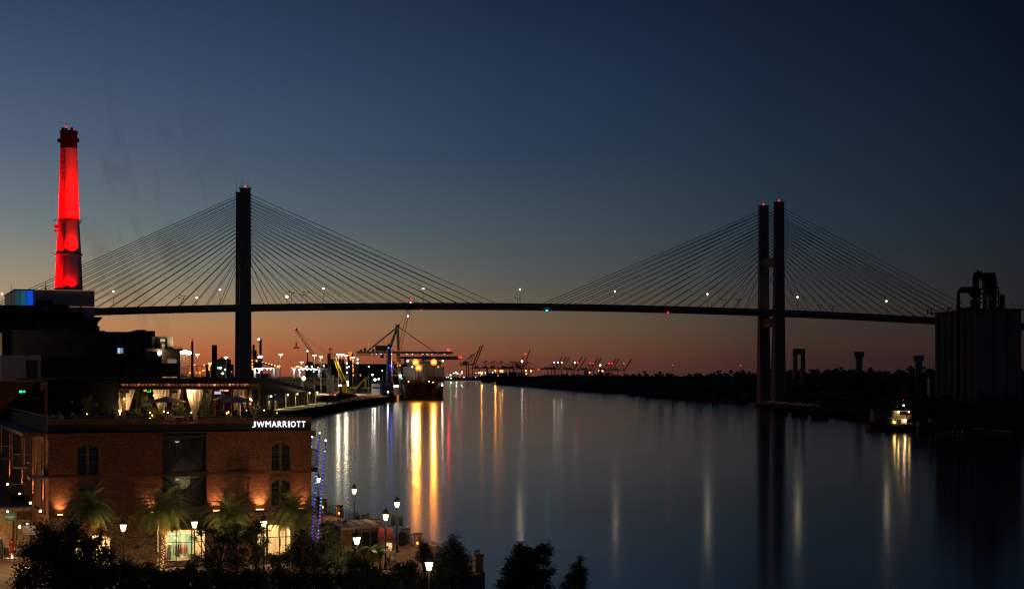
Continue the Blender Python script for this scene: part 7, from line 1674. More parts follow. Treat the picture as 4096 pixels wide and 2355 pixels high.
for ar in (((1303,1761),(1284.7,1994),146,'rightmost blue-lit leaning mast with a violet-white tip',emi('tip_violet',(.7,.6,1),12),1),((1278.7,1731),(1262,1960),158,'tallest blue-lit leaning mast with a green tip',emi('tip_green',(.05,1,.5),10),2),((1248.5,1746),(1240,1840),161,'short visible blue-lit mast at the hotel corner with a white tip',emi('tip_violet',(.7,.6,1),12),3)):
    mast((ar[0], ar[1]), ar[2], ar[3], ar[4], ar[5])
# ---- alley: sign boards, mannequins, mast signs
def alley():
    d = 152.8
    t = thing('fish_sign', 'hanging white sign with a fish outline lit by a small lamp', 'sign', gp(118,d,7.4)); z = lambda y: WZ(y,d); x = lambda p: WX(p,d)
    MB().bb(x(90),d,z(2138),x(145),d+.12,z(2101)).build('board', mat('sign_board_cream', (.45,.42,.38), .5), t); m = MB()
    for a,b,c,e in ((89,2139.5,90,2100),(145,2139.5,146,2100)): m.bb(x(a),d-.04,z(b),x(c),d+.14,z(e))
    m.bb(x(89),d-.04,z(2139.5),x(146),d+.14,z(2138)); m.bb(x(89),d-.04,z(2101),x(146),d+.14,z(2099.5)); m.build('frame', M_iron, t)
    # fish outline
    fm = mat('fish_navy', (.08,.05,.16), .6); m = MB(); cx, cz = x(119.5), z(2117); w, h = .33, .15; prev = None
    for i in range(25):
        a = 2*math.pi*i/24; p = Vector((cx+w*math.cos(a), d-.02, cz+h*math.sin(a)*(1 if math.cos(a) > -.6 else .7)))
        if prev: m.bar(prev, p, .035, .02)
        prev = p
    tl = Vector((cx-w, d-.02, cz)); m.bar(tl, tl+Vector((-.16,0,.17)), .045, .02); m.bar(tl, tl+Vector((-.14,0,-.17)), .045, .02); m.bar(tl+Vector((-.16,0,.17)), tl+Vector((-.10,0,0)), .04, .02); m.bar(tl+Vector((-.14,0,-.17)), tl+Vector((-.10,0,0)), .04, .02)
    m.bar((cx+.02,d-.02,cz+h),(cx+.09,d-.02,cz+h+.12),.04,.02); m.bar((cx+.09,d-.02,cz+h+.12),(cx+.15,d-.02,cz+h-.01),.04,.02); m.bar((cx-.04,d-.02,cz-h),(cx-.1,d-.02,cz-h-.08),.03,.02); m.bar((cx+.1,d-.02,cz-h),(cx+.05,d-.02,cz-h-.08),.03,.02); m.build('fish_outline', fm, t)
    MB().ball((cx+w*.72,d-.03,cz+.04), .022, 6, 4).build('fish_eye', fm, t)
    m = MB()      # small line of lettering strokes
    for k in range(16): q = x(94+k*3); m.bb(q,d-.02,z(2134.5),q+.035,d-.005,z(2130.5)); m.bb(q,d-.02,z(2131.2),q+.05,d-.005,z(2130.5))
    m.build('lettering_line', fm, t)
    t2 = thing('sign_bracket', 'dark bracket post with a lamp above the fish sign', 'bracket', gp(118,d)); MB().bb(x(116),d+.2,4,x(123),d+.4,z(2088)).build('post', M_iron, t2); MB().bb(x(86),d,z(2093),x(168),d+.2,z(2087)).build('arm', M_iron, t2); MB().ball((x(112),d-.25,z(2093)), .07, 8, 5).build('lamp', E_white, t2)
    spot('sign_wash', (x(114),d-.7,z(2090)), (x(119),d,z(2120)), (1,.85,.6), 3, 80, .9, t2, .04)
    d2 = 153.2; x2 = lambda p: WX(p,d2); z2 = lambda y: WZ(y,d2); t = thing('green_sign', 'dark green shop sign with pale lettering hanging left of the fish sign', 'sign', gp(40,d2,z2(2082))); MB().bb(x2(18),d2,z2(2082),x2(64),d2+.1,z2(2051)).build('board', mat('sign_green2', (.01,.14,.06), .5), t)
    m = MB()
    for k in range(12): q = x2(20+k*3.5); m.bb(q,d2-.02,z2(2069),q+.04,d2-.005,z2(2063)); m.bb(q,d2-.02,z2(2066.4),q+.065,d2-.005,z2(2065.6)) 
    for k in range(7): q = x2(31+k*3.1); m.bb(q,d2-.02,z2(2074.5),q+.05,d2-.005,z2(2072))
    m.build('lettering_line', M_white, t); MB().bb(x2(64),d2,4,x2(68),d2+.15,z2(2044)).build('side_post', M_iron, t); MB().ball((x2(37),d2-.5,z2(2043)), .09, 8, 5).build('lamp', E_white, t); spot('sign_wash', (x2(37),d2-.9,z2(2041)), (x2(40),d2,z2(2066)), (1,.9,.7), 7, 90, .9, t, .04)
    t = thing('chalk_board', 'wooden A-frame chalkboard standing in the alley', 'sign board', gp(27,152.5)); d = 152.5; x = lambda p: WX(p,d); z = lambda y: WZ(y,d)
    fw = mat('bleached_wood', (.4,.33,.25), .7); m = MB(); m.bb(x(14),d,4,x(17),d+.06,z(2187)); m.bb(x(38),d,4,x(41),d+.06,z(2187)); m.bb(x(14),d,z(2190),x(41),d+.06,z(2187)); m.bb(x(14),d,z(2228),x(41),d+.06,z(2225)); m.build('frame', fw, t); MB().bb(x(17),d+.02,z(2225),x(38),d+.05,z(2190)).build('slate', M_dark, t); m = MB(); m.bar((x(15),d+.1,z(2188)),(x(15),d+.7,4),.05); m.bar((x(40),d+.1,z(2188)),(x(40),d+.7,4),.05); m.build('rear_leg', fw, t)
    t = thing('blue_board', 'dark blue panel cut by the left edge of the view', 'panel', gp(2,152)); MB().bb(WX(-20,152),152,5,WX(10,152),152.1,WZ(2155,152)).build('panel', mat('navy', (.01,.015,.06), .5), t); MB().bb(WX(-20,152),152.1,4,WX(9,152),152.2,5.1).build('stand', M_iron, t)
    person('shop mannequin in a sleeveless red dress in the alley', gp(48.5,152.6), R(170), (.5,.04,.03), (.5,.04,.03), (.03,.02,.02), 'stand', None, (.55,.45,.36), skirt=True, name='mannequin', cat='mannequin')
    person('shop mannequin in a dark shirt and grey trousers in the alley', gp(72,151.5), R(185), (.10,.10,.09), (.22,.2,.17), (.5,.42,.34), 'stand', None, (.55,.45,.36), name='mannequin', cat='mannequin')
    for i, (px, dd, w) in enumerate(((49,153,'at the feet of the red-dressed mannequin'),(104,146,'at the foot of the wall behind the leafy tree'),(122,140,'low under the leaning branches'),(137,156,'on the wall behind the leaves'))):
        c = gp(px, dd, 4.12 if i < 3 else WZ(2165,156)); t = thing('ground_light', 'small glaring light '+w, 'lamp', c, 'small lights along the alley'); MB().ball(c, .1, 8, 5).build('lens', emi('alley_glare', (1,.75,.45), 9), t); MB().tube(c-Vector((0,0,.12)), c-Vector((0,0,.06)), .13, n=8).build('base', M_iron, t)
        l = bpy.data.lights.new('glow', 'POINT'); l.energy = 50; l.color = (1,.65,.32); l.shadow_soft_size = .1; o = bpy.data.objects.new('glow', l); COL.objects.link(o); o.parent = t; o.location = (0,-.2,.35)
    # alley lighting comes from lamps left of the view on the facing building
    t = thing('alley_wall_lamp', 'wall lamp lighting the alley from beyond the left edge', 'lamp', Vector((-48.5,139,8))); MB().ball((-48.5,139,8), .15, 8, 5).build('bulb', E_warm, t); MB().box((-48.5,139,8.25),(.4,.4,.1)).build('shade', M_iron, t)
    l = bpy.data.lights.new('glow', 'POINT'); l.energy = 3500; l.color = (1,.62,.3); l.shadow_soft_size = .2; o = bpy.data.objects.new('glow', l); COL.objects.link(o); o.parent = t; o.location = (0,0,-.3)
    d = 153; t = thing('wall_lantern', 'small flickering wall lantern beside the fish sign', 'lantern', gp(79,d,WZ(2112,d))); MB().ball((WX(79,d),d,WZ(2106,d)), .1, 8, 6, 1.5).build('flame', emi('flame', (1,.55,.2), 8), t); m = MB()
    for a in (-.2,.2): m.bar((WX(79,d)+a,d,WZ(2116,d)),(WX(79,d)+a,d,WZ(2085,d)),.03)
    m.bar((WX(79,d)-.2,d,WZ(2085,d)),(WX(79,d)+.2,d,WZ(2085,d)),.04); m.bar((WX(79,d)-.2,d,WZ(2116,d)),(WX(79,d)+.2,d,WZ(2116,d)),.04); m.build('frame', M_iron, t)
alley()
# ================================================================ GRAIN SILO AND TUG
def silo():
    C = Vector((170.7,640,0)); A = Vector((-5.7,46,0)).normalized(); B = Vector((A.y,-A.x,0)); r = 3.31; zt = 44.2
    t = thing('grain_silo', 'block of tall grey concrete grain silos with a head tower and pipes on its roof', 'silo', C+A*23+B*8)
    m = mat('silo_concrete', (.26,.19,.155), .9, var=.2, scale=.08)
    for i in range(7):
        for j in range(3):
            if 0 < i < 6 and j == 1: continue
            c = C+A*(3.3+i*6.6)+B*(3.1+j*5.5)-Vector((0,0,0)); MB().tube((c.x,c.y,1.5),(c.x,c.y,zt-.8),r,n=20).build('silo_cell', m, t, False)
    cen = C+A*23+B*8.6
    MB().box(cen+Vector((0,0,zt-.5)), (46,15.5,1.0), math.atan2(A.y,A.x)).build('infill', m, t); MB().box(cen+Vector((0,0,zt-.05)), (48.5,19,.35), math.atan2(A.y,A.x)).build('roof_slab', mat('silo_roof', (.10,.08,.07), .9), t)
    MB().box(cen+Vector((0,0,20)), (40,9,38), math.atan2(A.y,A.x)).build('inner_core', m, t)
    d = 655; X = lambda p: WX(p,d); Z = lambda y: WZ(y,d); iron = mat('rusty_iron', (.06,.035,.025), .8, var=.3, scale=.6)
    def P(px, py, dy=0): return Vector((X(px), d+dy, Z(py)))
    # bent pipes: vertical riser and four parallel runs
    for k in range(4):
        a = MB(); y = 1154+k*4.7; off = k*2.2; a.path([P(3828+k*.0,1620,-2+k*.5) if k == 0 else P(3828,1235,-2+k*.5), P(3828-1+k*1.0,1180,-2+k*.5), P(3831+k*1.2,1165+k*2,-2+k*.5), P(3841+k*1.2,y,-2+k*.5), P(3890,y,-2+k*.5)], .38 if k else .55, 8); a.build('grain_pipe', iron, t)
    MB().bar(P(3828,1235,-2.4), P(3828,1170,-2.4), .9).build('riser_casing', iron, t)
    MB().bar(P(3813,1400,-6), P(3827,1235,-2.3), .01).build('riser_stay', iron, t) if False else None
    MB().bb(X(3826),d-26,Z(1570),X(3831),d-25.2,Z(1236)).build('pale_riser', mat('pale_riser', (.4,.3,.26), .8), t) if False else None
    # cyclone
    m2 = MB(); c = P(3899.5,1150); m2.lathe([(.6,Z(1196)),(2.35,Z(1178)),(2.45,Z(1152)),(1.3,Z(1150))], (c.x,d,0), 12); m2.build('cyclone', iron, t)
    MB().bb(X(3885),d-2,Z(1237),X(3914),d+2,Z(1197)).build('bucket_house', iron, t)
    # goose neck duct
    g = MB(); g.path([P(3899,1150),P(3899,1122),P(3903,1104),P(3909,1095),P(3916,1094),P(3923,1099),P(3928,1110),P(3934,1121)], [.8,.9,1.15,1.35,1.4,1.25,1.0,.9], 10); g.build('goose_neck_duct', iron, t)
    for a,b in ((3891,3899),(3907,3900),(3911,3911),(3915,3914)): MB().bar(P(a,1142 if a < 3900 else 1150), P(b,1112), .3).build('duct_stay', iron, t)
    # tall bin on a braced frame
    q = MB(); q.bb(X(3934),d-2.5,Z(1156),X(3978),d+2.5,Z(1106)); q.bb(X(3934),d-2.2,Z(1106),X(3977),d+2.2,Z(1092)); q.build('bin', iron, t); q = MB(); q.loft([P(3936,1156,-2.3),P(3976,1156,-2.3),P(3976,1156,2.3),P(3936,1156,2.3)],[P(3950,1185,-1),P(3962,1185,-1),P(3962,1185,1),P(3950,1185,1)]); q.build('bin_hopper', iron, t)
    q = MB(); q.tube(P(3976,1115), P(3981,1125), .9); q.tube(P(3979,1120), P(3976,1238), .9, n=8); q.build('discharge_pipe', iron, t)
    q = MB()
    for px in (3926,3948,3955,3968,3985):
        for dy in (-3,3): q.bar(P(px,1238,dy), P(px,1152 if px in (3926,3985) else 1175,dy), .4)
    for y in (1152,1174,1208): q.bar(P(3924,y,-3), P(3986,y,-3), .45); q.bar(P(3924,y,3), P(3986,y,3), .45)
    for a,b in ((3926,3955),(3955,3985)): q.bar(P(a,1238,-3), P(b,1208,-3), .18); q.bar(P(b,1238,-3), P(a,1208,-3), .18); q.bar(P(a,1208,-3), P(b,1176,-3), .18)
    q.bar(P(3919,1177,-3), P(3993,1172,-3), .5); q.bar(P(3913,1192), P(3955,1190), .4); q.build('support_frame', iron, t)
    q = MB(); q.bb(X(3930),d-2.6,Z(1131),X(3946),d-2.5,Z(1121)); q.bar(P(3926,1126,-2.8), P(3946,1124,-2.8), .5); q.bar(P(3928,1110,-2.8),P(3936,1110,-2.8),.4); q.build('bin_platform', mat('rust_platform', (.12,.06,.03), .8), t)
    MB().tube(P(4008.5,1237), P(4008.5,1178), 1.0, n=10).build('vent_stack', iron, t); MB().bar(P(3997,1198), P(4021,1198), .5).build('stack_collar', iron, t); MB().bar(P(3990,1236), P(4004,1216), .8).build('stack_brace', iron, t)
    for px, y in ((3846,1201),(4024,1208),(4051,1207),(3801,1225)): MB().tube(P(px,1238), P(px,y), .1, n=4).build('lightning_rod', iron, t)
    rl = MB()
    for k in range(40): a = cen-A*24+A*(k*1.23)-B*9.2; rl.bar(a+Vector((0,0,zt+.1)), a+Vector((0,0,zt+1.2)), .06)
    rl.bar(cen-A*24-B*9.2+Vector((0,0,zt+1.2)), cen+A*24-B*9.2+Vector((0,0,zt+1.2)), .08)
    for k in range(14): a = cen-A*24.2-B*9+B*(k*1.35); rl.bar(a+Vector((0,0,zt+.1)), a+Vector((0,0,zt+1.2)), .06)
    rl.bar(cen-A*24.2-B*9+Vector((0,0,zt+1.2)), cen-A*24.2+B*9+Vector((0,0,zt+1.2)), .08); rl.build('roof_rail', iron, t)
    q = MB()
    for px in (3761,3777): q.bar(P(px,1252,20), P(px,1227,20), .25)
    for y in (1227,1236,1245): q.bar(P(3761,y,20), P(3777,y,20), .2)
    for px in (3812,3816): q.bar(P(px,1244,8), P(px,1226,8), .2)
    for px in range(3838,3884,6): q.bb(X(px),d-1,Z(1240),X(px+3),d+1,Z(1231))
    q.build('roof_machinery', iron, t)
    # low hut with ladder at the silo foot
    h = thing('silo_annex', 'small pale-framed annex at the left foot of the silos', 'building', (X(3725),690,8)); d3 = 690
    MB().bb(WX(3719,d3),d3,1.6,WX(3736,d3),d3+4,WZ(1512,d3)).build('wall', M_dark, h); q = MB(); q.bb(WX(3718,d3),d3-.1,WZ(1563,d3),WX(3720,d3),d3,WZ(1511,d3)); q.bb(WX(3718,d3),d3-.1,WZ(1513,d3),WX(3736,d3),d3,WZ(1511,d3)); q.bar((WX(3720,d3),d3-.1,WZ(1548,d3)),(WX(3735,d3),d3-.1,WZ(1548,d3)),.3); q.build('pale_frame', M_concd, h)
silo()
def tug():
    d = 620; X = lambda p: WX(p,d); Z = lambda y: WZ(y,d); P = lambda px,py,dy=0: Vector((X(px),d+dy,Z(py)))
    t = thing('tugboat', 'white tugboat with yellow deck lamps moored by a dark barge', 'boat', (X(3600),d,0)); wt = mat('tug_white', (.4,.34,.27), .6, var=.15, scale=1)
    hull = mat('tug_hull', (.02,.02,.022), .5)
    # hull: pointed bow at left
    def ring(z, f): return [Vector((X(3546)-1.0*f, d-1, z+.6*f)), Vector((X(3560), d-3.4, z+.2*f)), Vector((X(3600), d-4, z)), Vector((X(3655), d-3.6, z)), Vector((X(3658), d+3.6, z)), Vector((X(3600), d+4, z)), Vector((X(3558), d+3, z+.2*f))]
    MB().loft(ring(-.5, 0), ring(2.2, 1)).build('hull', hull, t); r2 = ring(2.2, 1)
    m = MB()
    for a, b in zip(r2, r2[1:]+r2[:1]): m.bar(a+Vector((0,0,.3)), b+Vector((0,0,.3)), .12, .7)
    m.build('bulwark', wt, t); m = MB()
    for a, b in zip(r2, r2[1:]+r2[:1]): m.bar(a-Vector((0,0,.25)), b-Vector((0,0,.25)), .3, .35)
    m.build('rubbing_strake', M_black, t)
    MB().bb(X(3563),d-2.3,2.2,X(3622),d+2.3,Z(1674)).build('deckhouse', wt, t)
    for a in (3572,3582,3591): MB().bb(X(a),d-2.4,Z(1692),X(a+6),d-2.31,Z(1677)).build('porthole_window', M_glass, t)
    MB().bb(X(3556),d-2.8,Z(1674),X(3640),d+2.8,Z(1671)).build('upper_deck', wt, t)
    MB().bb(X(3569),d-1.9,Z(1671),X(3619),d+1.9,Z(1644)).build('wheelhouse', wt, t)
    for a in (3597,3605,3613): MB().bb(X(a)-.2,d-2.0,Z(1657),X(a+5),d-1.91,Z(1645)).build('wheelhouse_window', M_glass, t)
    MB().bb(X(3566),d-2.3,Z(1644),X(3630),d+2.3,Z(1641)).build('wheelhouse_roof', wt, t)
    m = MB()
    for k in range(14): q = X(3560+k*5.6); m.bar((q,d-2.7,Z(1671)),(q,d-2.7,Z(1661)),.05)
    for y in (1661,1666): m.bar((X(3558),d-2.7,Z(y)),(X(3636),d-2.7,Z(y)),.05)
    m.build('deck_rail', M_white, t)
    MB().tube(P(3606,1641), P(3606,1598), .12, .06).build('mast', M_iron, t); MB().bar(P(3590,1620), P(3628,1604), .06).build('mast_yard', M_iron, t)
    for px in (3590,3628): MB().tube(P(px,1641), P(px,1566), .05, .03, 4).build('whip_antenna', M_steel, t)
    MB().ball(P(3584,1626), .35, 8, 5, .7).build('radar_dome', wt, t); MB().bb(X(3630),d-.5,Z(1664),X(3645),d+.5,Z(1658)).build('yellow_bench', M_yel, t)
    MB().tube(P(3631,1671), P(3631,1640), .6).build('funnel', hull, t)
    Y = emi('tug_yellow', (1,.6,.12), 7)
    for px, py, e, r in ((3607,1620,emi('tug_pink',(1,.7,.75),14),.24),(3586,1646,emi('tug_lime',(.9,.95,.3),12),.28),(3628,1646,Y,.28),(3570,1687,Y,.42),(3612,1681,emi('tug_deck',(1,.75,.45),20),.34),(3607,1599,E_red,.09)): MB().ball(P(px,py,-2.9), r, 8, 5).build('deck_lamp', e, t); (glint(t, P(px,py,-3.6), (1,.62,.18), 50 if px != 3570 else 80, .3) if r > .2 else None)
    m = MB(); m.bb(X(3622),d-2,2.2,X(3648),d+2,Z(1690)); m.build('winch_house', mat('tan_paint', (.3,.22,.13)), t)
    for a in (3626,3640,3650): MB().tube(P(a,1706,-3), P(a,1690,-3), .3).build('bollard', M_iron, t)
    # barge
    t = thing('barge', 'long flat dark barge moored behind the tugboat', 'barge', (X(3740),640,0)); MB().bb(WX(3655,640),632,-.5,WX(3862,640),646,Z(1700)-.3).build('hull', mat('brown_hull', (.05,.03,.022), .7), t)
    for px, w, h, nm in ((3700,1.2,1.2,'winch'),(3735,4,2.2,'cabin'),(3770,2,2.8,'generator'),(3682,3,1.0,'hatch'),(3800,5,.8,'hatch')): MB().bb(WX(px,640)-w/2,636,1.9,WX(px,640)+w/2,640,1.95+h).build(nm, M_dark, t)
    t = thing('rusty_barge', 'low rust-brown barge lying left of the tugboat', 'barge', (X(3510),645,0)); MB().loft([Vector((WX(3472,645),640,0)),Vector((WX(3545,645),638,0)),Vector((WX(3545,645),650,0)),Vector((WX(3472,645),650,0))],[Vector((WX(3470,645),640,2.3)),Vector((WX(3545,645),638,2.3)),Vector((WX(3545,645),650,2.3)),Vector((WX(3470,645),650,2.3))]).build('hull', mat('rust_hull', (.09,.03,.02), .8, var=.3, scale=.6), t); MB().bb(WX(3474,645),640.2,2.3,WX(3540,645),640.4,2.9).build('coaming', M_iron, t)
    # sheds on the bank
    sd = mat('weathered_sheet', (.42,.25,.17), .8, var=.25, scale=.6, stretch=(3,3,.4)); d2 = 690
    t = thing('gable_shed', 'brown gabled boathouse behind the tugboat', 'shed', (WX(3655,d2),d2,1.6)); x = lambda p: WX(p,d2); z = lambda y: WZ(y,d2)
    for k in range(12): a = x(3610)+(x(3692)-x(3610))*k/12; b = x(3610)+(x(3692)-x(3610))*(k+1)/12-.03; f = abs((k+.5)/12-.45)*1.9; MB().bb(a,d2-.03,1.6,b,d2+.05,z(1628+f*16)-.2).build('wall_panel', sd, t)
    MB().add([(x(3606),d2-.5,z(1644)),(x(3647),d2-.5,z(1628)),(x(3695),d2-.5,z(1646)),(x(3606),d2+14,z(1644)),(x(3647),d2+14,z(1628)),(x(3695),d2+14,z(1646))], [(0,1,4,3),(1,2,5,4)]).build('roof', M_roof, t); MB().bb(x(3610),d2+.1,1.6,x(3692),d2+13,z(1648)).build('body', sd, t); MB().bb(x(3663),d2-.2,1.6,x(3684),d2-.1,z(1660)).build('doorway', M_black, t)
    t = thing('tin_shed', 'pair of low corrugated huts left of the tugboat', 'shed', (WX(3520,d2),d2,1.6)); MB().bb(x(3495),d2,1.6,x(3527),d2+8,z(1638)).build('hut', sd, t); MB().bb(x(3527),d2+1,1.6,x(3556),d2+9,z(1653)).build('hut', sd, t); MB().bb(x(3508),d2-.1,z(1668),x(3513),d2-.02,z(1659)).build('window', mat('pale_box', (.4,.38,.36)), t); MB().bb(x(3494),d2-.3,z(1638),x(3528),d2+8.3,z(1636.5)).build('roof', M_roof, t)
    # gangway
    t = thing('gangway', 'long truss gangway sloping down to the floating dock at right', 'gangway', (WX(3930,640),640,2)); a = Vector((WX(3818,616),616,2.0)); b = Vector((WX(4050,622),622,4.2)); m = MB()
    for dz_ in (0,1.3): m.bar(a+Vector((0,0,dz_)), b+Vector((0,0,dz_)), .18)
    for k in range(16): p = a.lerp(b,k/16); q = a.lerp(b,(k+1)/16); m.bar(p, p+Vector((0,0,1.3)), .1); m.bar(p, q+Vector((0,0,1.3)), .08)
    m.build('truss', mat('rust_truss', (.12,.06,.03), .8), t); MB().bar(a, b, 1.4, .1).build('walkway', M_iron, t)
    t = thing('floating_dock', 'low floating dock with a pale edge beneath the gangway', 'dock', (WX(3960,590),590,0)); MB().loft([Vector((WX(3870,635),635,-.2)),Vector((WX(4042,600),600,-.2)),Vector((WX(4140,600),612,-.2)),Vector((WX(3980,640),642,-.2))],[Vector((WX(3870,635),635,.8)),Vector((WX(4042,600),600,.8)),Vector((WX(4140,600),612,.8)),Vector((WX(3980,640),642,.8))]).build('deck', M_dark, t); MB().bar((WX(3870,635),634.8,.75),(WX(4042,600),599.8,.75),.2,.3).build('pale_edge', mat('pale_fender', (.4,.4,.45), .6), t)
    for px, y, nm in ((4045,1585,'left'),(4076,1520,'right')):
        t = thing('mooring_pile', 'tall slender mooring pile by the floating dock, %s one' % nm, 'pile', (WX(px,620),622,0), 'tall piles by the floating dock'); MB().tube((WX(px,620),622,-1),(WX(px,620),622,WZ(y,620)),.3,.22).build('shaft', mat('brown_pile', (.06,.04,.03), .8), t); MB().tube((WX(px,620),622,WZ(y,620)),(WX(px,620),622,WZ(y,620)+.3),.34,.1).build('cap', M_iron, t)
    t = thing('white_hopper', 'pale hopper tank standing on the dock at the right edge', 'tank', (WX(4088,640),640,1)); MB().lathe([(.3,2.2),(1.1,4.2),(1.1,6.2),(.6,6.6)],(WX(4088,640),640,0),12).build('tank', M_conc, t); MB().bb(WX(4080,640),639.5,.6,WX(4084,640),640,4).build('leg', M_white, t); MB().bb(WX(4092,640),639.5,.6,WX(4095,640),640,4).build('leg', M_white, t)
    # small work boat
    dd = 575; t = thing('work_boat', 'small tan open work boat in front of the dark barge', 'boat', (WX(3780,dd),dd,0)); xx = lambda p: WX(p,dd)
    MB().loft([Vector((xx(3748),dd-1,-.3)),Vector((xx(3820),dd-1.2,-.3)),Vector((xx(3820),dd+1.4,-.3)),Vector((xx(3748),dd+1,-.3))],[Vector((xx(3737),dd-1.2,1.5)),Vector((xx(3822),dd-1.4,.9)),Vector((xx(3822),dd+1.6,.9)),Vector((xx(3737),dd+1.2,1.5))]).build('hull', mat('tan_hull', (.28,.20,.15), .6), t); MB().bar((xx(3737),dd-1.3,1.45),(xx(3822),dd-1.5,.9),.15).build('gunwale', M_black, t)
    m = MB()
    for k in range(8): m.bb(xx(3752+k*8),dd-.8,.9,xx(3756+k*8),dd+.8,1.55)
    m.build('crate_row', mat('tan_crate', (.25,.17,.12)), t); MB().bb(xx(3808),dd-.5,.9,xx(3814),dd+.5,2.0).build('console', M_yel, t)
    t = thing('skiff', 'small pale skiff tied right of the tan work boat', 'boat', (WX(3850,590),590,0)); x5 = lambda p: WX(p,590); MB().loft([Vector((x5(3832),589,-.1)),Vector((x5(3872),589,-.1)),Vector((x5(3872),591.5,-.1)),Vector((x5(3832),591.5,-.1))],[Vector((x5(3828),588.8,.8)),Vector((x5(3874),588.8,.7)),Vector((x5(3874),591.7,.7)),Vector((x5(3828),591.7,.8))]).build('hull', mat('skiff_grey', (.25,.26,.32), .5), t); MB().bb(x5(3846),589.5,.7,x5(3850),590.2,1.5).build('outboard', M_white, t)
tug()
# ================================================================ PALMS AND FOREGROUND TREES
def palm(px, py, d, tr_px, radpx, seed, label, dry=.2, up=.4):
    rr = random.Random(seed); c = W(px, py, d); base = gp(tr_px, d); rad = radpx/F*d
    t = thing('palm_tree', label, 'palm tree', base, 'date palms in front of the hotel')
    # trunk with diamond leaf scars
    m = MB(); H_ = c.z-base.z; prof = []; n = int(H_/.14); v = []; f = []
    def ax(q): return base.lerp(c, q)
    for i in range(n+1):
        q = i/n; r = .22+.05*(1-q)+(.04 if q > .88 else 0)
        for k in range(12): a = 2*math.pi*k/12+(i % 2)*math.pi/12; o = ax(q); rr_ = r*(1.0+.12*((k+i) % 2)); v.append(o+Vector((rr_*math.cos(a), rr_*math.sin(a), 0)))
    for i in range(n):
        for k in range(12): f.append((i*12+k, i*12+(k+1) % 12, (i+1)*12+(k+1) % 12, (i+1)*12+k))
    m.add(v, f); m.build('trunk', mat('palm_trunk', (.13,.085,.05), .9, var=.5, scale=9, bump=.6), t)
    m = MB()
    for i in range(int(n*1.0)):
        for k in range(6): a = 2*math.pi*(k+(i % 2)*.5)/6; o = ax(i/n)+Vector((.25*math.cos(a), .25*math.sin(a), 0)); m.box(o+Vector((0,0,.05)), (.09,.05,.07), a)
    o = m.build('leaf_stubs', mat('palm_stub', (.30,.20,.11), .9, var=.3), t); o['kind'] = 'stuff'
    NF = 100
    grn = M_palm; groups = {}
    for i in range(NF):
        a = i*2.39996+rr.uniform(-.2,.2); e0 = R(72)-(i/NF)**.8*R(115)+rr.uniform(-.08,.08); L = rad*rr.uniform(.95,1.25); d0 = Vector((math.cos(a)*math.cos(e0), math.sin(a)*math.cos(e0), math.sin(e0)))
        pts = [c.copy()]; p = c.copy(); v_ = d0.copy(); ns = 10
        for s in range(ns): p = p+v_*(L/ns); pts.append(p.copy()); v_ = (v_+Vector((0,0,-.115-.05*s/ns))).normalized()
        mm = MB()
        for s in range(ns): mm.bar(pts[s], pts[s+1], .035*(1-s/ns)+.008, .02)
        for s in range(1, ns*3):
            q = s/(ns*3); i0 = min(ns-1, int(q*ns)); fr_ = q*ns-i0; o_ = pts[i0].lerp(pts[i0+1], fr_); tg = (pts[i0+1]-pts[i0]).normalized(); sd_ = tg.cross(Vector((0,0,1)));
            if sd_.length < .1: sd_ = Vector((1,0,0))
            sd_.normalize(); ll = .52*math.sin(math.pi*min(1, q*.9+.12))**.7*rad/2.2+.06
            for sg in (-1, 1): 
                dd = (sd_*sg*.72+tg*.65+Vector((0,0,.12-.25*q+rr.uniform(-.12,.12)))).normalized()*ll; w = tg*.02
                mid = o_+dd*.55; tip = o_+dd-Vector((0,0,.10*ll)); mm.add([o_-w, o_+w, mid+w, mid-w], [(0,1,2,3)]); mm.add([mid-w, mid+w, tip], [(0,1,2)])
        mm.build('frond', M_palmdry if (i/NF > .84 and rr.random() < dry*3) else grn, t)
palm(360, 2020, 136.5, 348, 108, 1, 'date palm at the left with drooping yellowed lower fronds', .6)
palm(648, 2025, 140.0, 648, 124, 2, 'date palm in front of the glazed bay with lamplit stubs on its trunk', .15)
palm(922, 2052, 141.0, 930, 116, 3, 'date palm half hidden by dark trees, third from left', .1)
palm(1172, 2032, 143.0, 1178, 108, 4, 'rightmost date palm with open feathery crown and scarred trunk', .1)
# glowing specks added to imitate lamplight caught on the second palm trunk
t = thing('glimmer_specks', 'warm glowing specks imitating lamplit stubs on the trunk of the second palm', 'glints', gp(648,139.5)); me = None; rr = random.Random(6)
for k in range(230):
    a = k*2.1+rr.random(); z = 4.4+k*.0205; w_ = .33; x = WX(648,140)+w_*math.cos(a); y = 140+w_*math.sin(a)
    if math.sin(a) > .35: continue
    if me is None: o = MB().octa(t.location, .03).build('bulb', emi('glimmer', (1,.6,.25), 1.6), t); me = o.data  # each 'bulb' here is a glowing speck imitating a lamplit stub
    else: o = bpy.data.objects.new('bulb', me); COL.objects.link(o); o.parent = t  # further glowing specks, no real bulbs
    o.location = Vector((x,y,z))-t.location
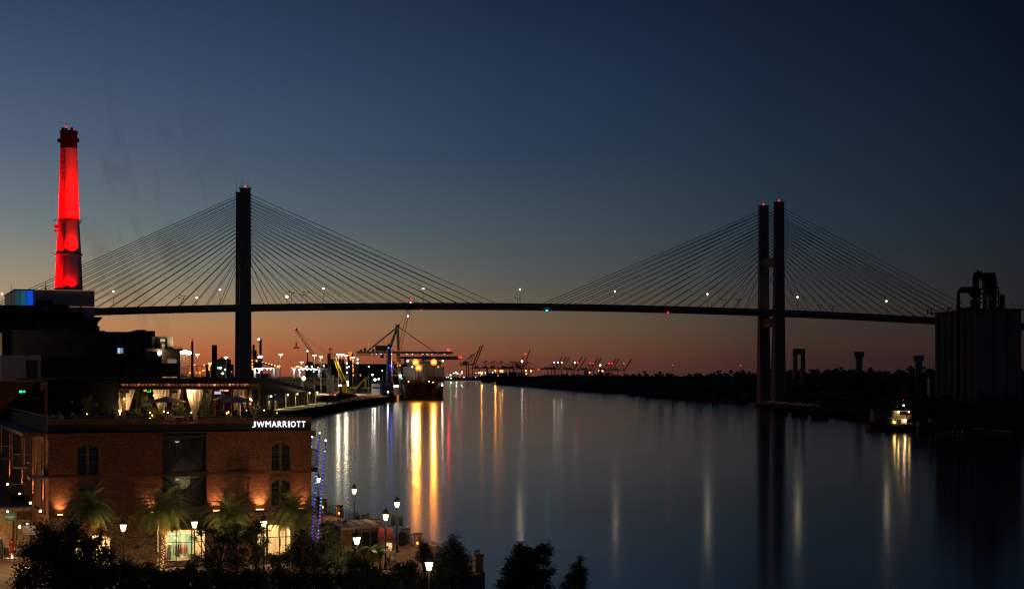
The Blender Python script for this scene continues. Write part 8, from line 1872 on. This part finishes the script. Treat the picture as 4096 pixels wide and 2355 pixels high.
# ---- broadleaf trees in the foreground
def tree(name, label, base, blobs, n, leaf, m, seed, group=None, conifer=False, trunk_r=.16, stuff_branch=True):
    """blobs: list of (point, radius): crown masses; leaves are small quads scattered through them"""
    rr = random.Random(seed); t = thing(name, label, 'tree', base, group); mb = MB(); tw = MB()
    tot = sum(r**2 for _, r in blobs)
    # twig clusters
    for c, r in blobs:
        k = max(10, int(1.7*n*(r**2)/tot)); lf = leaf*1.3; ncl = max(4, int(k/26)); cl = []
        for _ in range(ncl):
            v = Vector((rr.gauss(0,1), rr.gauss(0,1), rr.gauss(0,1))).normalized()*r*(rr.random()**.35)*rr.uniform(.75,1.12); v.z *= .9; cl.append(c+v)
        for q in cl:
            tw.bar(c.lerp(q,.35), q, .014)
            for _ in range(26):
                s_ = r*.13+lf*1.0; p = q+Vector((rr.gauss(0,s_), rr.gauss(0,s_), rr.gauss(0,s_*.7))); a = Vector((rr.gauss(0,1), rr.gauss(0,1), rr.gauss(0,.6) if not conifer else rr.gauss(-.3,.5))).normalized(); b = a.cross(Vector((rr.gauss(0,1),rr.gauss(0,1),rr.gauss(0,1)))).normalized()*lf*(.45 if not conifer else .2)*rr.uniform(.7,1.2); a *= lf*rr.uniform(.7,1.25)
                mb.add([p, p+a*.5+b, p+a, p+a*.5-b], [(0,1,2,3)])
    mb.build('crown', m, t)
    br = MB(); top = max(blobs, key=lambda q: q[0].z)[0]; mid = Vector((base[0]*.5+top.x*.5, base[1]*.5+top.y*.5, base[2]+(top.z-base[2])*.5)); b0 = Vector(base)
    br.path([b0, b0.lerp(mid,.5)+Vector((.05,0,0)), mid, top], [trunk_r, trunk_r*.8, trunk_r*.6, trunk_r*.2], 8)
    for c, r in blobs: q = b0.lerp(mid, rr.uniform(.6,1.0)); br.path([q, q.lerp(c,.55)+Vector((0,0,-.2)), c], [trunk_r*.42, trunk_r*.28, trunk_r*.12], 6)
    br.build('trunk', M_bark, t); tw.build('twigs', M_bark, t)['kind'] = 'stuff'
    return t
def blobs_px(L, d, jit=.6, seed=0):
    rr = random.Random(seed); return [(W(px, py, d+rr.uniform(-jit,jit)*r/F*d*1.6), r/F*d) for px, py, r in L]
M_lf1 = mat('red_tinged_leaf', (.045,.05,.022), .55, var=.5, scale=1.4, island=.4, col2=(.07,.032,.022))
tree('broadleaf_tree', 'large dense leafy tree filling the lower left in front of the hotel corner', gp(260,121), blobs_px([(300,2150,55),(250,2170,55),(200,2150,45),(165,2180,50),(360,2190,50),(140,2230,55),(210,2240,75),(300,2250,80),(390,2260,75),(130,2300,60),(230,2330,80),(330,2340,80),(420,2330,70),(95,2340,40),(470,2290,45),(180,2110,32),(290,2110,34),(440,2220,34),(110,2205,26),(80,2270,14),(75,2335,14),(500,2340,45),(390,2160,25)], 121, .8, 1), 14000, .12, M_lf1, 51, trunk_r=.3)
tree('broadleaf_tree', 'ragged small-leaved tree left of the right arched shop window', gp(860,127), blobs_px([(905,2105,22),(880,2150,34),(860,2190,34),(850,2125,20),(915,2170,26),(835,2250,40),(800,2230,26),(795,2125,20),(780,2150,14),(818,2115,18)], 127, .8, 2), 2400, .085, M_leaf, 52)
tree('broadleaf_tree', 'dark ragged tree rising between the middle lanterns', gp(945,126), blobs_px([(945,2110,26),(930,2145,30),(965,2160,26),(920,2200,28),(975,2200,20),(955,2240,40),(925,2240,30)], 126, .8, 3), 2000, .085, M_leaf, 53)
tree('broadleaf_tree', 'dark tree with ragged top in front of the third lantern', gp(1030,126), blobs_px([(1025,2100,28),(1000,2130,30),(1045,2130,26),(1062,2165,20),(1010,2165,24),(1040,2195,26),(1065,2230,26),(1020,2240,30)], 126, .8, 4), 2200, .085, M_leaf, 54)
tree('broadleaf_tree', 'dark rounded tree below the corner of the hotel', gp(1200,128), blobs_px([(1205,2160,36),(1240,2190,34),(1180,2200,34),(1150,2230,36),(1220,2240,50),(1270,2230,36),(1215,2130,20),(1290,2200,28)], 128, .8, 5), 4600, .09, M_leafd, 55)
tree('broadleaf_tree', 'dark bush tree to the right of the blue-lit masts', gp(1310,127), blobs_px([(1310,2150,34),(1290,2190,34),(1340,2190,36),(1300,2100,24),(1330,2240,44),(1375,2255,40),(1280,2250,36),(1330,2130,22)], 127, .8, 6), 4600, .09, M_leaf, 56)
G = 'dark shrubs along the bottom of the view'
for i, (L, d, n, lb) in enumerate((([(520,2270,30),(560,2275,36),(610,2285,40),(540,2330,50),(640,2320,50),(580,2350,40),(510,2240,18),(600,2245,14)],119,6500,'low dark shrubbery right of the large leafy tree'),([(690,2290,36),(740,2280,34),(790,2290,36),(720,2335,50),(800,2330,50),(660,2330,36),(770,2250,20)],119,6500,'low dark shrubbery under the bright shop window'),([(860,2290,44),(920,2290,46),(990,2285,44),(890,2335,50),(970,2335,50),(1050,2290,44),(1050,2340,50)],120,7500,'low dark shrubbery in the middle of the lower edge'),([(1110,2280,44),(1170,2290,46),(1230,2290,46),(1130,2335,50),(1210,2340,50),(1290,2300,46),(1300,2345,50),(1100,2230,26)],119,7500,'dark shrubbery below the hotel corner'),([(1370,2300,46),(1440,2290,46),(1400,2340,50),(1480,2330,50),(1500,2280,34),(1420,2235,30),(1460,2250,30),(1540,2320,46)],118,7500,'dark leafy mass below the kiosk'),([(1590,2300,44),(1640,2280,40),(1620,2340,50),(1690,2320,46),(1640,2250,22),(1600,2260,24),(1740,2330,40),(1760,2290,26)],117,7000,'dark leafy mass around the low white lantern'))):
    b = W(L[0][0]+30, 2500, d); tree('shrub_tree', lb, Vector((b.x, b.y, 4.0)), blobs_px([(x_, y_+14, r_*.92) for x_, y_, r_ in L], d, .9, 70+i), int(n*.8), .10, M_leafd if i % 2 else M_leaf, 60+i, G)
tree('broadleaf_tree', 'small ragged tree left of the feathery conifer, against the paving', gp(1695,122), blobs_px([(1695,2195,20),(1688,2225,22),(1710,2215,18),(1700,2180,12)], 122, .8, 9), 1300, .08, M_leafd, 71)
tree('conifer', 'feathery dark conifer standing in front of the river railing', gp(1805,125), blobs_px([(1812,2140,10),(1810,2160,16),(1830,2172,10),(1808,2185,24),(1780,2200,20),(1845,2190,10),(1815,2215,34),(1775,2225,26),(1850,2225,22),(1800,2260,44),(1850,2265,30),(1760,2270,34),(1820,2310,50),(1760,2320,44),(1865,2310,30),(1730,2240,14)], 125, .8, 10), 6200, .14, M_leafd, 72, conifer=True)
tree('broadleaf_tree', 'dark two-lobed tree silhouetted against the river at the bottom', W(2120,3300,100)-Vector((0,0,0)), blobs_px([(2075,2185,16),(2095,2200,24),(2070,2215,22),(2120,2215,20),(2160,2195,16),(2185,2185,14),(2190,2205,18),(2150,2215,22),(2050,2245,24),(2085,2250,34),(2130,2250,28),(2175,2240,16),(2040,2285,26),(2080,2295,40),(2130,2290,36),(2175,2300,20),(2205,2283,16),(2190,2300,14),(2030,2330,26),(2080,2345,46),(2140,2330,34),(2170,2325,18),(2015,2350,20),(2185,2250,10),(2200,2350,12)], 100, .7, 11), 8500, .085, M_leafd, 73)
tree('broadleaf_tree', 'slim pointed dark tree farther right against the river', W(2310,3300,104), blobs_px([(2322,2228,6),(2318,2240,9),(2316,2255,12),(2300,2268,14),(2325,2275,14),(2338,2285,12),(2305,2295,20),(2330,2305,20),(2270,2300,12),(2290,2320,22),(2325,2335,24),(2255,2340,14),(2280,2350,22)], 104, .7, 12), 3600, .085, M_leafd, 74, conifer=True)
# banana plants in front of the kiosk
def banana(px, d, label, seed, n=9, h=2.6):
    rr = random.Random(seed); c = gp(px, d); t = thing('banana_plant', label, 'plant', c, 'banana plants by the kiosk'); MB().tube(c, c+Vector((0,0,h*.5)), .14, .08, 8).build('stem', M_leaf, t)
    for i in range(n):
        a = i*2.4+rr.random(); L = h*.62*rr.uniform(.8,1.1); p = c+Vector((0,0,h*.45)); v = Vector((math.cos(a)*.45, math.sin(a)*.45, 1)).normalized(); m = MB(); pts = [p]
        for s in range(6): p = p+v*L/6; pts.append(p.copy()); v = (v+Vector((math.cos(a)*.13, math.sin(a)*.13, -.2))).normalized()
        sd_ = Vector((-math.sin(a), math.cos(a), 0)); W_ = [.03,.14,.2,.22,.2,.13,.02]
        for s in range(6): m.add([pts[s]-sd_*W_[s], pts[s], pts[s]+sd_*W_[s], pts[s+1]+sd_*W_[s+1], pts[s+1]-Vector((0,0,.03)), pts[s+1]-sd_*W_[s+1]], [(0,1,4,5),(1,2,3,4)])
        m.build('leaf', mat('banana_leaf', (.06,.11,.02), .45, var=.3, scale=3), t)
for i, (px, d, lb) in enumerate(((1455,143,'banana plant in front of the kiosk window, middle one'),(1490,144,'banana plant at the right end of the kiosk'),(1405,142,'banana plant left of the white lantern'),(1520,141,'banana plant beside the red-banner lantern'),(1340,143,'banana plant at the left corner of the kiosk'))): banana(px, d, lb, 80+i)
